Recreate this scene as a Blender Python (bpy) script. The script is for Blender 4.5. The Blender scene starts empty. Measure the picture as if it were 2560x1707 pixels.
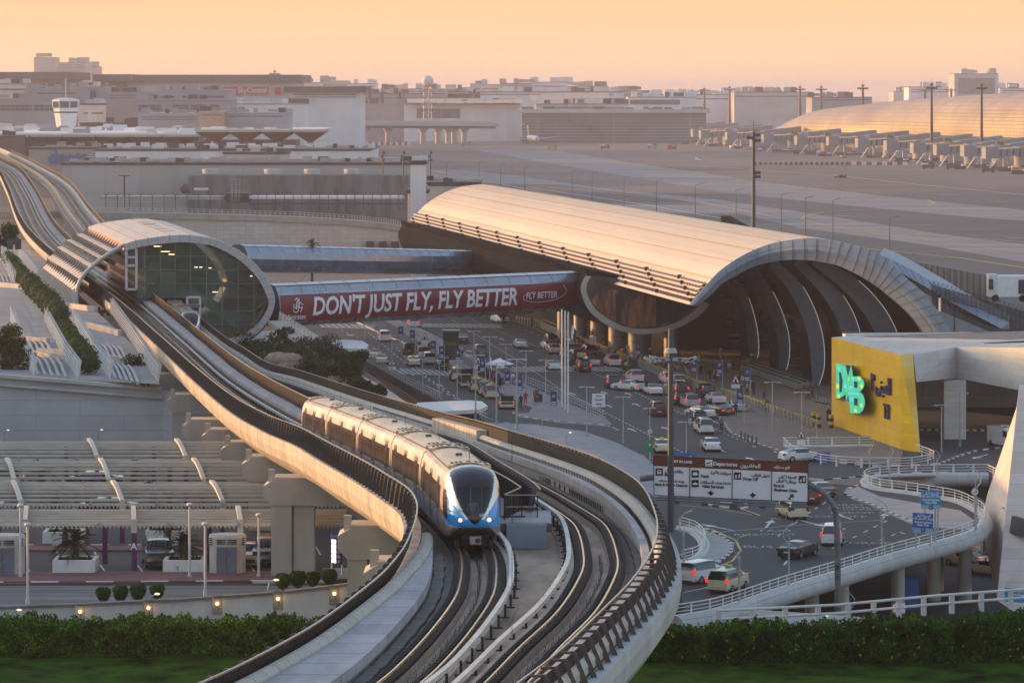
import bpy, bmesh, math, random
from mathutils import Vector, Matrix
from mathutils.geometry import tessellate_polygon
random.seed(7)
R = math.radians
sc = bpy.context.scene
C = sc.collection
F = 9251.0; VH = 231.0; HC = 40.0          # focal length in px of a 2560 wide picture, horizon row, camera height
def P(u, v, D):
 return Vector(((u-1280)*D/F, D, HC-(v-VH)*D/F))
def G(u, v, z=0.0):
 return P(u, v, (HC-z)*F/(v-VH))
def lerp(a, b, t): return a+(b-a)*t
def interp(tab, x):
 if x <= tab[0][0]:
  (x0, y0), (x1, y1) = tab[0], tab[1]
  return y0+(y1-y0)*(x-x0)/(x1-x0)
 n = len(tab)
 for i in range(n-1):
  if x <= tab[i+1][0]: break
 x0, y0 = tab[i]; x1, y1 = tab[i+1]
 if x > x1: return y1+(y1-y0)/(x1-x0)*(x-x1)
 m0 = (y1-y0)/(x1-x0) if i == 0 else (y1-tab[i-1][1])/(x1-tab[i-1][0])
 m1 = (y1-y0)/(x1-x0) if i+2 >= n else (tab[i+2][1]-y0)/(tab[i+2][0]-x0)
 h = x1-x0; t = (x-x0)/h
 return ((2*t**3-3*t*t+1)*y0+(t**3-2*t*t+t)*h*m0+(-2*t**3+3*t*t)*y1+(t**3-t*t)*h*m1)
# ---------------------------------------------------------------- materials
MATS = {}
def nd(nt, typ, **kw):
 n = nt.nodes.new(typ)
 for k, v in kw.items():
  if hasattr(n, k): setattr(n, k, v)
  else: n.inputs[k].default_value = v
 return n
def mat(name, col, rough=.6, metal=0.0, var=.12, scale=.5, bump=0.0, bscale=20, emit=None, estr=1.0, spec=.5,
  stretch=(1, 1, 1), brick=None, col2=None, wave=None, coat=0.0, alpha=None, detail=6):
 """procedural material: noise-varied colour, optional panel joints (brick) and ribs (wave)"""
 if name in MATS: return MATS[name]
 m = bpy.data.materials.new(name); m.use_nodes = True
 nt = m.node_tree; L = nt.links
 bs = nt.nodes['Principled BSDF']
 bs.inputs['Roughness'].default_value = rough
 bs.inputs['Metallic'].default_value = metal
 bs.inputs['Specular IOR Level'].default_value = spec
 bs.inputs['Coat Weight'].default_value = coat
 tc = nd(nt, 'ShaderNodeTexCoord')
 mp = nd(nt, 'ShaderNodeMapping'); mp.inputs['Scale'].default_value = stretch
 L.new(tc.outputs['Object'], mp.inputs['Vector'])
 c = (*col, 1)
 if col2 is None:
  col2 = tuple(max(0, x*(1-2.2*var)) for x in col)
 nz = nd(nt, 'ShaderNodeTexNoise'); nz.inputs['Scale'].default_value = scale; nz.inputs['Detail'].default_value = detail
 nz.inputs['Roughness'].default_value = .62
 L.new(mp.outputs[0], nz.inputs['Vector'])
 rmp = nd(nt, 'ShaderNodeValToRGB')
 rmp.color_ramp.elements[0].position = .34; rmp.color_ramp.elements[1].position = .62
 rmp.color_ramp.elements[0].color = (*col2, 1); rmp.color_ramp.elements[1].color = c
 L.new(nz.outputs['Fac'], rmp.inputs['Fac'])
 out = rmp.outputs['Color']
 hgt = None
 if brick:                                   # (axes, width, height, mortar, mortar colour, offset)
  ax, bw, bh, mo, mc, off = brick
  sx = nd(nt, 'ShaderNodeSeparateXYZ'); L.new(tc.outputs['Object'], sx.inputs[0])
  cx = nd(nt, 'ShaderNodeCombineXYZ')
  L.new(sx.outputs[ax[0]], cx.inputs[0]); L.new(sx.outputs[ax[1]], cx.inputs[1])
  bk = nd(nt, 'ShaderNodeTexBrick', offset=off)
  bk.inputs['Scale'].default_value = 1.0; bk.inputs['Brick Width'].default_value = bw
  bk.inputs['Row Height'].default_value = bh; bk.inputs['Mortar Size'].default_value = mo
  bk.inputs['Mortar Smooth'].default_value = .3
  bk.inputs['Color1'].default_value = (1, 1, 1, 1); bk.inputs['Color2'].default_value = (.86, .86, .86, 1)
  bk.inputs['Mortar'].default_value = (*mc, 1)
  L.new(cx.outputs[0], bk.inputs['Vector'])
  mx = nd(nt, 'ShaderNodeMix', data_type='RGBA', blend_type='MULTIPLY'); mx.inputs[0].default_value = 1
  L.new(out, mx.inputs[6]); L.new(bk.outputs['Color'], mx.inputs[7]); out = mx.outputs[2]
  hgt = bk.outputs['Fac']
 if wave:                                    # (axis, scale, strength)
  wv = nd(nt, 'ShaderNodeTexWave', bands_direction=wave[0]); wv.inputs['Scale'].default_value = wave[1]
  L.new(tc.outputs['Object'], wv.inputs['Vector'])
  wr = nd(nt, 'ShaderNodeMapRange'); wr.inputs[3].default_value = 1-wave[2]; wr.inputs[4].default_value = 1
  L.new(wv.outputs['Fac'], wr.inputs[0])
  mx = nd(nt, 'ShaderNodeMix', data_type='RGBA', blend_type='MULTIPLY'); mx.inputs[0].default_value = 1
  L.new(out, mx.inputs[6]); L.new(wr.outputs[0], mx.inputs[7]); out = mx.outputs[2]
 L.new(out, bs.inputs['Base Color'])
 rr = nd(nt, 'ShaderNodeMapRange'); rr.inputs[3].default_value = max(.02, rough-.12); rr.inputs[4].default_value = min(1, rough+.12)
 L.new(nz.outputs['Fac'], rr.inputs[0]); L.new(rr.outputs[0], bs.inputs['Roughness'])
 if bump > 0:
  n2 = nd(nt, 'ShaderNodeTexNoise'); n2.inputs['Scale'].default_value = bscale; n2.inputs['Detail'].default_value = 4
  L.new(mp.outputs[0], n2.inputs['Vector'])
  bp = nd(nt, 'ShaderNodeBump'); bp.inputs['Strength'].default_value = bump
  L.new(n2.outputs['Fac'], bp.inputs['Height']); L.new(bp.outputs[0], bs.inputs['Normal'])
 if emit:
  bs.inputs['Emission Color'].default_value = (*emit, 1); bs.inputs['Emission Strength'].default_value = estr
 if alpha is not None:
  bs.inputs['Alpha'].default_value = alpha
 MATS[name] = m
 return m
# ---------------------------------------------------------------- mesh builder
class MB:
 def __init__(s): s.v = []; s.f = []; s.m = []; s.mats = []; s.sm = []
 def mi(s, m):
  if m not in s.mats: s.mats.append(m)
  return s.mats.index(m)
 def poly(s, pts, m, smooth=False):
  i = len(s.v); s.v += [tuple(p) for p in pts]; s.f.append(tuple(range(i, i+len(pts)))); s.m.append(s.mi(m)); s.sm.append(smooth)
 def fill(s, pts, m):                        # concave polygon
  i = len(s.v); s.v += [tuple(p) for p in pts]
  for t in tessellate_polygon([[Vector(p) for p in pts]]):
   a, b, c = [Vector(pts[k]) for k in t]
   if (b-a).cross(c-a).z < 0: t = (t[0], t[2], t[1])
   s.f.append(tuple(i+k for k in t)); s.m.append(s.mi(m)); s.sm.append(False)
 def box(s, c, d, m, rz=0.0, M=None):        # centre, full size
  hx, hy, hz = d[0]/2, d[1]/2, d[2]/2
  cs, sn = math.cos(rz), math.sin(rz); i = len(s.v)
  for x, y, z in ((-1,-1,-1),(1,-1,-1),(1,1,-1),(-1,1,-1),(-1,-1,1),(1,-1,1),(1,1,1),(-1,1,1)):
   X, Y, Z = x*hx, y*hy, z*hz
   p = (c[0]+X*cs-Y*sn, c[1]+X*sn+Y*cs, c[2]+Z)
   if M is not None: p = tuple(M @ Vector(p))
   s.v.append(p)
  for f in ((3,2,1,0),(4,5,6,7),(0,1,5,4),(1,2,6,5),(2,3,7,6),(3,0,4,7)):
   s.f.append(tuple(i+k for k in f)); s.m.append(s.mi(m)); s.sm.append(False)
 def bb(s, x0, x1, y0, y1, z0, z1, m): s.box(((x0+x1)/2, (y0+y1)/2, (z0+z1)/2), (abs(x1-x0), abs(y1-y0), abs(z1-z0)), m)
 def grid(s, rows, m, closed=False, smooth=False, mf=None):
  i = len(s.v); n = len(rows[0])
  for r in rows: s.v += [tuple(p) for p in r]
  for a in range(len(rows)-1):
   for b in range(n if closed else n-1):
    b2 = (b+1) % n
    s.f.append((i+a*n+b, i+a*n+b2, i+(a+1)*n+b2, i+(a+1)*n+b))
    mm = m if mf is None else mf(a, b)
    s.m.append(s.mi(mm)); s.sm.append(smooth)
 def sweep(s, secs, m, smooth=False, caps=True):     # closed sections
  s.grid(secs, m, True, smooth)
  if caps:
   s.poly(list(reversed(secs[0])), m); s.poly(secs[-1], m)
 def tube(s, p0, p1, r0, m, r1=None, n=8, caps=True):
  p0, p1 = Vector(p0), Vector(p1); r1 = r0 if r1 is None else r1
  d = (p1-p0)
  if d.length < 1e-6: return
  d.normalize(); a = d.orthogonal().normalized(); b = d.cross(a)
  rs = []
  for p, r in ((p0, r0), (p1, r1)):
   rs.append([p+(a*math.cos(2*math.pi*k/n)+b*math.sin(2*math.pi*k/n))*r for k in range(n)])
  s.grid(rs, m, True, n > 5)
  if caps:
   s.poly(list(reversed(rs[0])), m); s.poly(rs[1], m)
 def path(s, pts, r, m, n=6):
  for a, b in zip(pts[:-1], pts[1:]): s.tube(a, b, r, m, n=n)
 def bar(s, p0, p1, w, h, m):                # box beam between points, width horizontal, height vertical
  p0, p1 = Vector(p0), Vector(p1); d = p1-p0
  sd = Vector((d.y, -d.x, 0))
  if sd.length < 1e-6: sd = Vector((1, 0, 0))
  sd.normalize(); up = d.normalized().cross(sd)*-1
  if up.length < 1e-6: up = Vector((0, 1, 0))
  up.normalize()
  rs = [[p+sd*x*w/2+up*z*h/2 for x, z in ((-1,-1),(1,-1),(1,1),(-1,1))] for p in (p0, p1)]
  s.sweep(rs, m)
 def ball(s, c, r, m, n=10, k=6, sq=(1, 1, 1)):
  rows = []
  for a in range(k+1):
   t = math.pi*a/k
   rows.append([(c[0]+r*sq[0]*math.sin(t)*math.cos(2*math.pi*b/n), c[1]+r*sq[1]*math.sin(t)*math.sin(2*math.pi*b/n), c[2]+r*sq[2]*math.cos(t)) for b in range(n)])
  s.grid(rows[::-1], m, True, True)
 def build(s, name, parent=None, world=True, label=None):
  me = bpy.data.meshes.new(name)
  off = Vector((0, 0, 0))
  if parent is not None and world:
   q = parent
   while q is not None: off = off+q.location; q = q.parent
  vs = [(x-off.x, y-off.y, z-off.z) for x, y, z in s.v] if off.length else s.v
  me.from_pydata(vs, [], s.f);
  for m in s.mats: me.materials.append(m)
  me.polygons.foreach_set('material_index', s.m)
  me.polygons.foreach_set('use_smooth', s.sm)
  me.validate(); me.update()
  o = bpy.data.objects.new(name, me); C.objects.link(o); o.parent = parent
  if label: o['label'] = label
  return o
def thing(name, label, cat, loc=(0, 0, 0), group=None, rz=0.0):
 o = bpy.data.objects.new(name, None); C.objects.link(o); o.location = loc; o.rotation_euler = (0, 0, rz)
 o.empty_display_size = .5
 o['label'] = label; o['category'] = cat
 if group: o['group'] = group
 return o
def tag(o, label, cat, group=None):
 o['label'] = label; o['category'] = cat
 if group: o['group'] = group
 return o
def struct(name, mb, kind='structure'):
 o = mb.build(name); o['kind'] = kind; return o
def copy_tree(o, loc=None, rz=None, label=None, parent=None, scale=None):
 c = o.copy(); C.objects.link(c); c.parent = parent
 if loc is not None: c.location = loc
 if rz is not None: c.rotation_euler = (0, 0, rz)
 if scale is not None: c.scale = scale
 if label: c['label'] = label
 for ch in o.children: copy_tree(ch, parent=c)
 return c
_depsgraph = None
def text_mb(txt, size, m, M, depth=.01, align='CENTER', bold=0.0, shear=0.0, xs=1.0):
 """lettering as a mesh builder; M places the flat text (x right, y up) in the world"""
 cu = bpy.data.curves.new('lettering', 'FONT'); cu.body = txt; cu.size = size; cu.align_x = align; cu.align_y = 'CENTER'
 cu.extrude = depth; cu.offset = bold; cu.shear = shear; cu.resolution_u = 3
 ob = bpy.data.objects.new('lettering', cu); C.objects.link(ob)
 bpy.context.view_layer.update()
 dg = bpy.context.evaluated_depsgraph_get()
 me = bpy.data.meshes.new_from_object(ob.evaluated_get(dg))
 mb = MB()
 mb.v = [tuple(M @ Vector((v.co.x*xs, v.co.y, v.co.z))) for v in me.vertices]
 mb.f = [tuple(p.vertices) for p in me.polygons]
 mb.mats = [m]; mb.m = [0]*len(mb.f); mb.sm = [False]*len(mb.f)
 bpy.data.objects.remove(ob); bpy.data.curves.remove(cu); bpy.data.meshes.remove(me)
 return mb
def merge(a, b):
 i = len(a.v); a.v += b.v
 mp = [a.mi(m) for m in b.mats]
 a.f += [tuple(i+k for k in f) for f in b.f]; a.m += [mp[k] for k in b.m]; a.sm += b.sm
 return a
def face_frame(o, right, up=(0, 0, 1)):
 r = Vector(right).normalized(); u = Vector(up).normalized(); n = r.cross(u).normalized(); u = n.cross(r)
 return Matrix.Translation(Vector(o)) @ Matrix((r, u, n)).transposed().to_4x4()
# ---------------------------------------------------------------- shared materials
conc = mat('concrete', (.42, .38, .33), .85, var=.10, scale=.35, bump=.1, bscale=6)
conc_l = mat('concrete_light', (.55, .51, .46), .8, var=.10, scale=.5, stretch=(1, 1, .3), bump=.08)
conc_d = mat('concrete_dark', (.2, .19, .18), .9, var=.2, scale=.6)
asph = mat('asphalt', (.040, .040, .043), .82, var=.16, scale=.09, bump=.15, bscale=9)
white = mat('white_paint', (.78, .77, .74), .5, var=.06, scale=1.5)
offw = mat('off_white_paint', (.68, .66, .62), .55, var=.08, scale=.8)
blackm = mat('black_metal', (.022, .023, .025), .45, var=.1, scale=3)
dgrey = mat('dark_grey_metal', (.07, .075, .08), .5, var=.1, scale=2)
steel = mat('steel', (.38, .39, .40), .4, metal=.6, var=.1, scale=2)
galv = mat('galvanised', (.40, .42, .44), .5, metal=.3, var=.1, scale=2)
glassd = mat('dark_glass', (.015, .018, .02), .08, var=.1, spec=.8)
yellow = mat('yellow_paint', (.62, .42, .03), .6, var=.1, scale=1)
redp = mat('red_paint', (.5, .03, .03), .5, var=.1)
bluep = mat('blue_sign', (.02, .13, .42), .5, var=.05)
rubber = mat('rubber', (.015, .015, .015), .8)
# ---------------------------------------------------------------- the metro line
ZT = [(100, 19.6), (150, 19.6), (171, 19.25), (200, 18.1), (230, 16.7), (257, 15.4), (300, 13.7), (350, 12.2), (400, 11.2), (443, 10.7), (510, 10.4), (600, 10.6), (700, 12.2), (800, 14), (900, 15.5), (1000, 16.5), (1200, 17.5), (1600, 18)]
def ZR(D): return interp(ZT, D)
DROP = [(100, 0), (190, 0), (215, .05), (260, .5), (300, 1.15), (350, 1.9), (400, 2.35), (480, 2.5), (560, 2.5), (640, 1.5), (760, 0), (1600, 0)]
def ZQ(D): return ZR(D)-interp(DROP, D)          # the right hand track runs lower beside the station
def solve(u, v, dz, zf=ZR):
 D = 200.0
 for _ in range(60): D = .5*D+.5*(HC-zf(D)-dz)*F/(v-VH)
 return D
def line(pts, zf=ZR):
 t = []
 for p in pts:
  u, v, dz = p[:3]; off = p[3] if len(p) > 3 else 0.0
  D = solve(u, v, dz, zf); t.append((D, (u-1280)*D/F+off))
 t.sort()
 return t
TL = line([(800, 1800, 0, .75), (940, 1707, 0, .75), (1000, 1656.5, 0, .75), (1076.5, 1575, 0, .75), (1137.8, 1490.7, 0, .75), (1152.5, 1440, 0, .75),
     (1153, 1391, 0, .75), (1141, 1362, 0, .75), (1052, 1128, 3.3, 1.3), (978, 1089, 3.3, 1.3), (894.6, 1053, 3.3, 1.3), (817, 1023.7, 3.3, 1.3),
     (754.8, 1003, 3.3, 1.3), (562.6, 971.6, 0, -.6), (435, 857, 0, -.6), (302, 739.5, 0, -.6),
     (109.7, 591.7, 0), (54.8, 485.6, 0), (22, 434, 0), (-15, 412, 0)])
TR = line([(1110, 1800, 0, .75), (1219, 1697, 0, .75), (1293, 1621, 0, .75), (1395, 1524, 0, .75), (1451.5, 1434.5, 0, .75), (1459, 1390, 0, .75), (1439, 1315.5, 0, .75),
     (1405, 1285, 0, .75), (1328, 1200.7, 0, -.75), (1150.6, 1086, .7, -1.95), (972, 1026.7, .7, -1.95), (778.6, 958, .7, -1.95), (652, 920.6, .7, -1.95),
     (499, 824, .7, -1.95), (204.8, 551.4, 0), (146, 471, 0), (73, 423.5, 0)], ZQ)
def cL(D): return interp(TL, D)
def cR(D): return interp(TR, D)
FENL = line([(420, 1742, .95), (506, 1705, .95), (603, 1661, .95), (756, 1580, .95), (832, 1531, .95), (917, 1468, .95), (960, 1434, .95), (993, 1399, 1.0), (1015, 1373, 1.05),
    (1037, 1327, 1.25), (1043, 1289, 1.5), (1039, 1258, 1.75), (1022, 1231, 1.9), (972, 1193, 2.1), (898, 1146, 2.2), (823, 1107, 2.2),
    (749, 1068, 2.2), (674, 1039, 2.2), (601, 1002, 2.2), (499, 926, 2.2), (435, 870, 2.2), (374, 816, 2.2), (300, 752, 2.2), (231, 699, 2.2)])
FENR = line([(1200, 1782, 1.1), (1293, 1707, 1.1), (1357, 1659, 1.1), (1418, 1608, 1.1), (1510, 1519, 1.1), (1571, 1459, 1.1), (1622, 1393, 1.1), (1642, 1340, 1.2), (1638, 1285, 1.4), (1606, 1226, 1.6),
    (1519.7, 1158.6, 1.85), (1424, 1122, 1.85), (1309, 1088, 1.85), (1195, 1053.5, 1.85), (1046, 1014.8, 1.85), (897.6, 973, 1.85), (748.8, 925.5, 1.85), (674, 907.6, 1.85), (613.7, 872, 1.85), (562.6, 841.5, 1.85), (496, 790.5, 1.85)], ZQ)
def dzL(D): return interp([(100, .95), (144, .97), (155, 1.15), (162, 1.55), (170, 1.9), (182, 2.15), (200, 2.2), (900, 2.2), (1500, 2.2)], D)
def dzR(D): return interp([(100, 1.1), (150, 1.1), (170, 1.45), (186, 1.85), (300, 1.85), (1500, 1.85)], D)
def wl(D):   # left fence x
 return interp(FENL, D) if D < FENL[-1][0]-1 else cL(D)+(interp(FENL, FENL[-1][0]-1)-cL(FENL[-1][0]-1))
def wr(D):
 return interp(FENR, D) if D < FENR[-1][0]-1 else cR(D)+(interp(FENR, FENR[-1][0]-1)-cR(FENR[-1][0]-1))
if __name__ == '__main__' and 0:
 pass
def Ds(a, b, st=None):
 out = []; d = a
 while d < b:
  out.append(d); d += st or (1.5 if d < 230 else 3 if d < 450 else 8)
 out.append(b); return out
def near(D):    # 1 in the foreground, 0 past the join
 return max(0, min(1, (178-D)/22))
rail_m = mat('rail_steel_glint', (.85, .58, .34), .24, metal=.85, var=.15, scale=3)  # steel tinted gold to stand in for the sun's shine on it
fast_m = mat('fastening_rubber', (.018, .016, .015), .7, var=.2, scale=4)
slab_m = mat('track_slab', (.44, .335, .245), .8, var=.24, scale=.55, stretch=(1, .35, 1), bump=.15, bscale=7)
walk_m = mat('walkway_concrete', (.46, .44, .45), .75, var=.13, scale=.9, stretch=(1, .3, 1), brick=('XY', 60, 2.4, .04, (.3, .3, .3), 0), bump=.06)
cover_m = mat('cable_cover', (.52, .48, .41), .7, var=.09, scale=1.5, brick=('XY', 60, 1.35, .03, (.35, .33, .3), 0))
gird_m = mat('girder_concrete', (.60, .52, .44), .72, var=.2, scale=1.0, stretch=(1, .7, .10), brick=('YZ', 6.5, 40, .06, (.28, .22, .18), 0), bump=.05)
mesh_m = mat('fence_mesh', (.05, .04, .032), .75, metal=0, spec=.15, var=.15, scale=2, brick=('YZ', 1.7, 9, .09, (.35, .35, .35), 0))
toprail_m = mat('fence_rail', (.46, .38, .30), .3, metal=.6, var=.1, scale=2)
beam_m = mat('power_rail_cover', (.62, .60, .54), .5, var=.1, scale=1.2, brick=('XY', 60, 3.1, .03, (.45, .4, .35), 0))
tray_m = mat('cable_tray_lid', (.17, .155, .14), .8, var=.2, scale=1.2, brick=('XY', 60, .55, .035, (.2, .2, .2), 0))
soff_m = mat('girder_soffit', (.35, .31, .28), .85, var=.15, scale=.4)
D0, D1 = 104.0, 1400.0
brk_m = mat('bracket_metal', (.075, .075, .08), .35, metal=.4, var=.1, scale=2)
pan_d = mat('fence_mesh_dark', (.016, .016, .018), .7, var=.1)
via = thing('metro_viaduct', 'long curving concrete metro viaduct with two railed tracks, black side fences and walkways', 'viaduct', (0, 104, 0))
def strip(secf, a, b, m, name=None, st=None, smooth=False, label=None, zf=ZR, caps=True, mb=None, par=None):
 secs = []
 for D in Ds(a, b, st):
  z = zf(D); secs.append([Vector((x, D, z+d)) for x, d in secf(D)])
 mb2 = mb or MB(); mb2.sweep(secs, m, smooth, caps)
 if name: return mb2.build(name, par or via, label=label)
 return mb2
def fL(D): return wl(D)-lerp(.18, .5, near(D))         # fence foot, left
def fR(D): return wr(D)+lerp(.18, .85, near(D))
def zfL(D): return dzL(D)-1.15
def zfR(D): return dzR(D)-1.15
NB = 185.0
# --- girders
def gl(D):
 x, z, c = fL(D), zfL(D), cL(D); n = near(D)
 xi = x+.5
 return [(x-.3, z-.08), (x-.3, z+.02), (xi, z+.02), (xi, -.55), (c+1.6, -.55), (c+1.6, -.8), (c+.6, lerp(-1.5, -2.0, n)), (c-1.2, lerp(-1.6, -2.1, n)), (x+1.0, lerp(-1.3, -1.9, n)), (x+.25, z-1.75), (x-.12, z-1.35), (x-.3, z-.7)]
strip(gl, D0, D1, gird_m, 'left_girder')
def gr(D):
 x, z, c = fR(D), zfR(D), cR(D); n = near(D)
 xi = x-lerp(.9, .75, n)
 return [(c-1.6, -.8), (c-1.6, -.55), (xi, -.55), (xi, z-.02), (x+.35, z-.02), (x+.38, z-.5), (x+.28, z-1.2), (x-.25, lerp(z-1.7, z-1.95, n)), (c+1.0, lerp(-1.7, -2.3, n)), (c-.6, lerp(-1.7, -2.2, n))]
strip(gr, D0, D1, mat('girder_outer', (.56, .55, .53), .75, var=.12, scale=.5, stretch=(1, .6, .2), brick=('YZ', 11.0, 40, .03, (.35, .33, .3), 0)), 'right_girder', zf=ZQ)
strip(lambda D: [(cL(D)+1.6, -.85), (cL(D)+1.6, -.555), (cR(D)-1.6, -.555), (cR(D)-1.6, -.85)], D0, 204, slab_m, 'track_slab')
# --- track beds (a thin wearing slab on each girder), rails, fastenings
for cf, zf in ((cL, ZR), (cR, ZQ)):
 strip(lambda D: [(cf(D)-1.75, -.552), (cf(D)-1.75, -.50), (cf(D)+1.75, -.50), (cf(D)+1.75, -.552)], D0, D1, slab_m, 'track_bed', zf=zf)
 for s in (-1, 1):
  o = s*.745
  r = strip(lambda D: [(cf(D)+o-.075, -.14), (cf(D)+o-.036, -.03), (cf(D)+o-.036, 0), (cf(D)+o+.036, 0), (cf(D)+o+.036, -.03), (cf(D)+o+.075, -.14)], D0, D1, rail_m, 'rail', zf=zf)
  pl = strip(lambda D: [(cf(D)+o-.42, -.5), (cf(D)+o-.36, -.2), (cf(D)+o+.36, -.2), (cf(D)+o+.42, -.5)], D0, D1, mat('plinth', (.36, .28, .21), .8, var=.15, scale=1.2), zf=zf)
  pl.build('plinth', via)
  fb = strip(lambda D: [(cf(D)+o-.34, -.2), (cf(D)+o-.34, -.16), (cf(D)+o+.34, -.16), (cf(D)+o+.34, -.2)], D0, 560, fast_m, zf=zf)
  D = D0+.1
  while D < 300:
   for q in (-1, 1):
    fb.box((cf(D)+o+q*.27, D, zf(D)-.11), (.2, .12, .14), fast_m)
   D += .36 if D < 200 else .6
  f = fb.build('rail_fastening', via); f['kind'] = 'stuff'
# --- power rails
for cf, s, zf in ((cL, 1, ZR), (cR, -1, ZQ)):
 mb = strip(lambda D: [(cf(D)+s*1.40-.10, .18), (cf(D)+s*1.40-.10, .36), (cf(D)+s*1.40+.10, .36), (cf(D)+s*1.40+.10, .18)], D0, D1, beam_m, zf=zf)
 D = D0+1
 while D < 420:
  mb.box((cf(D)+s*1.58, D, zf(D)-.02), (.1, .16, .55), blackm); mb.box((cf(D)+s*1.5, D, zf(D)-.26), (.5, .12, .06), blackm); D += 2.9
 mb.build('power_rail', via)
 strip(lambda D: [(cf(D)+s*1.18, -.5), (cf(D)+s*1.18, -.12), (cf(D)+s*1.36, -.12), (cf(D)+s*1.36, -.5)], D0, 210, conc, 'kerb_upstand', zf=zf)
# --- cable trays
for cf, s, zf in ((cL, -1, ZR), (cR, 1, ZQ)):
 mb = MB()
 for a, b, h in ((1.06, 1.48, -.40), (1.52, 1.98, -.28)):
  secs = []
  for i, D in enumerate(Ds(D0, 560, 1.1)):
   j = .035*math.sin(i*1.9); z = zf(D)+h+.02*math.sin(i*2.7)
   secs.append([Vector((cf(D)+s*a+j, D, z-.2)), Vector((cf(D)+s*a+j, D, z)), Vector((cf(D)+s*b+j, D, z)), Vector((cf(D)+s*b+j, D, z-.2))][::s])
  mb.sweep(secs, tray_m)
 mb.build('cable_tray', via)
mb = MB()
secs = []
for i, D in enumerate(Ds(176, 560, 1.4)):
 z = ZR(D)-.3; c = cL(D)
 secs.append([Vector((c+1.0+.05*math.sin(i*2.2), D, z-.2)), Vector((c+1.0+.05*math.sin(i*2.2), D, z)), Vector((c+1.28, D, z)), Vector((c+1.28, D, z-.2))])
mb.sweep(secs, tray_m); mb.build('cable_tray', via)
# --- walkways: left near, middle, right
strip(lambda D: [(cL(D)-2.02, -.15), (cL(D)-2.02, .25), (fL(D)+1.05, .25), (fL(D)+1.05, -.15)][::-1], D0, 168, walk_m, 'walkway')
strip(lambda D: [(cL(D)-2.2, -.55), (cL(D)-2.2, -.15), (fL(D)+.5, -.15), (fL(D)+.5, -.55)][::-1], D0, 168, conc, 'walkway_web')
def cov(x0, x1, b, h):
 w = x1-x0
 return [(x0, b), (x0+.02*w, b+.65*h), (x0+.22*w, b+.95*h), (x0+.5*w, b+h), (x0+.8*w, b+.93*h), (x0+w, b+.55*h), (x1, b)]
strip(lambda D: cov(fL(D)+.42, fL(D)+1.04, .1, .42)[::-1], D0, 170, cover_m, 'cable_cover')
strip(lambda D: [(cL(D)+1.85, .45), (cL(D)+1.85, .8), (cL(D)+2.98, .8), (cL(D)+2.98, .45)], 176, 560, walk_m, 'walkway')
strip(lambda D: [(cL(D)+2.0, -.7), (cL(D)+2.0, .45), (cL(D)+2.9, .45), (cL(D)+2.9, -.7)], 176, 560, conc_d, 'walkway_web')
strip(lambda D: [(cL(D)+1.85, .3), (cL(D)+1.85, .7), (cL(D)+2.98, .7), (cL(D)+2.98, .3)], 575, D1, walk_m, 'walkway')
hw = lambda D: lerp(.7, .35, near(D))
def wk(D):
 x1 = fR(D)-1.0; x0 = min(cR(D)+1.8, x1-.35)
 return [(x0, hw(D)-.42), (x0, hw(D)), (x1, hw(D)), (x1, hw(D)-.42)]
strip(wk, D0, D1, walk_m, 'walkway', zf=ZQ)
def wk2(D):
 x1 = fR(D)-1.0; x0 = min(cR(D)+1.95, x1-.2)
 return [(x0, -.55), (x0, hw(D)-.42), (x1, hw(D)-.42), (x1, -.55)]
mb = strip(wk2, D0, D1, conc, zf=ZQ)
D = 172
while D < 300:
 x = cR(D)+1.93
 mb.box((x, D, ZQ(D)-.13), (.06, .28, .34), blackm); D += .8 if int((D-172)/9) % 4 else 2.4
mb.build('walkway_web', via)
mb = strip(lambda D: cov(fR(D)-.82, fR(D)-.12, hw(D)-.35, lerp(.75, .62, near(D))), D0, D1, cover_m, zf=ZQ)
D = 160
while D < 330:
 mb.box((fR(D)-.92, D, ZQ(D)+hw(D)+.05), (.05, .05, .3), blackm); D += .7
mb.build('cable_cover', via)
for a, b in ((262, 276), (276.3, 290)):     # tall casings over the cover
 strip(lambda D: [(fR(D)-.98, .3), (fR(D)-.98, 1.42), (fR(D)-.2, 1.42), (fR(D)-.2, .3)], a, b, gird_m, 'cable_casing', zf=ZQ)
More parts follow.
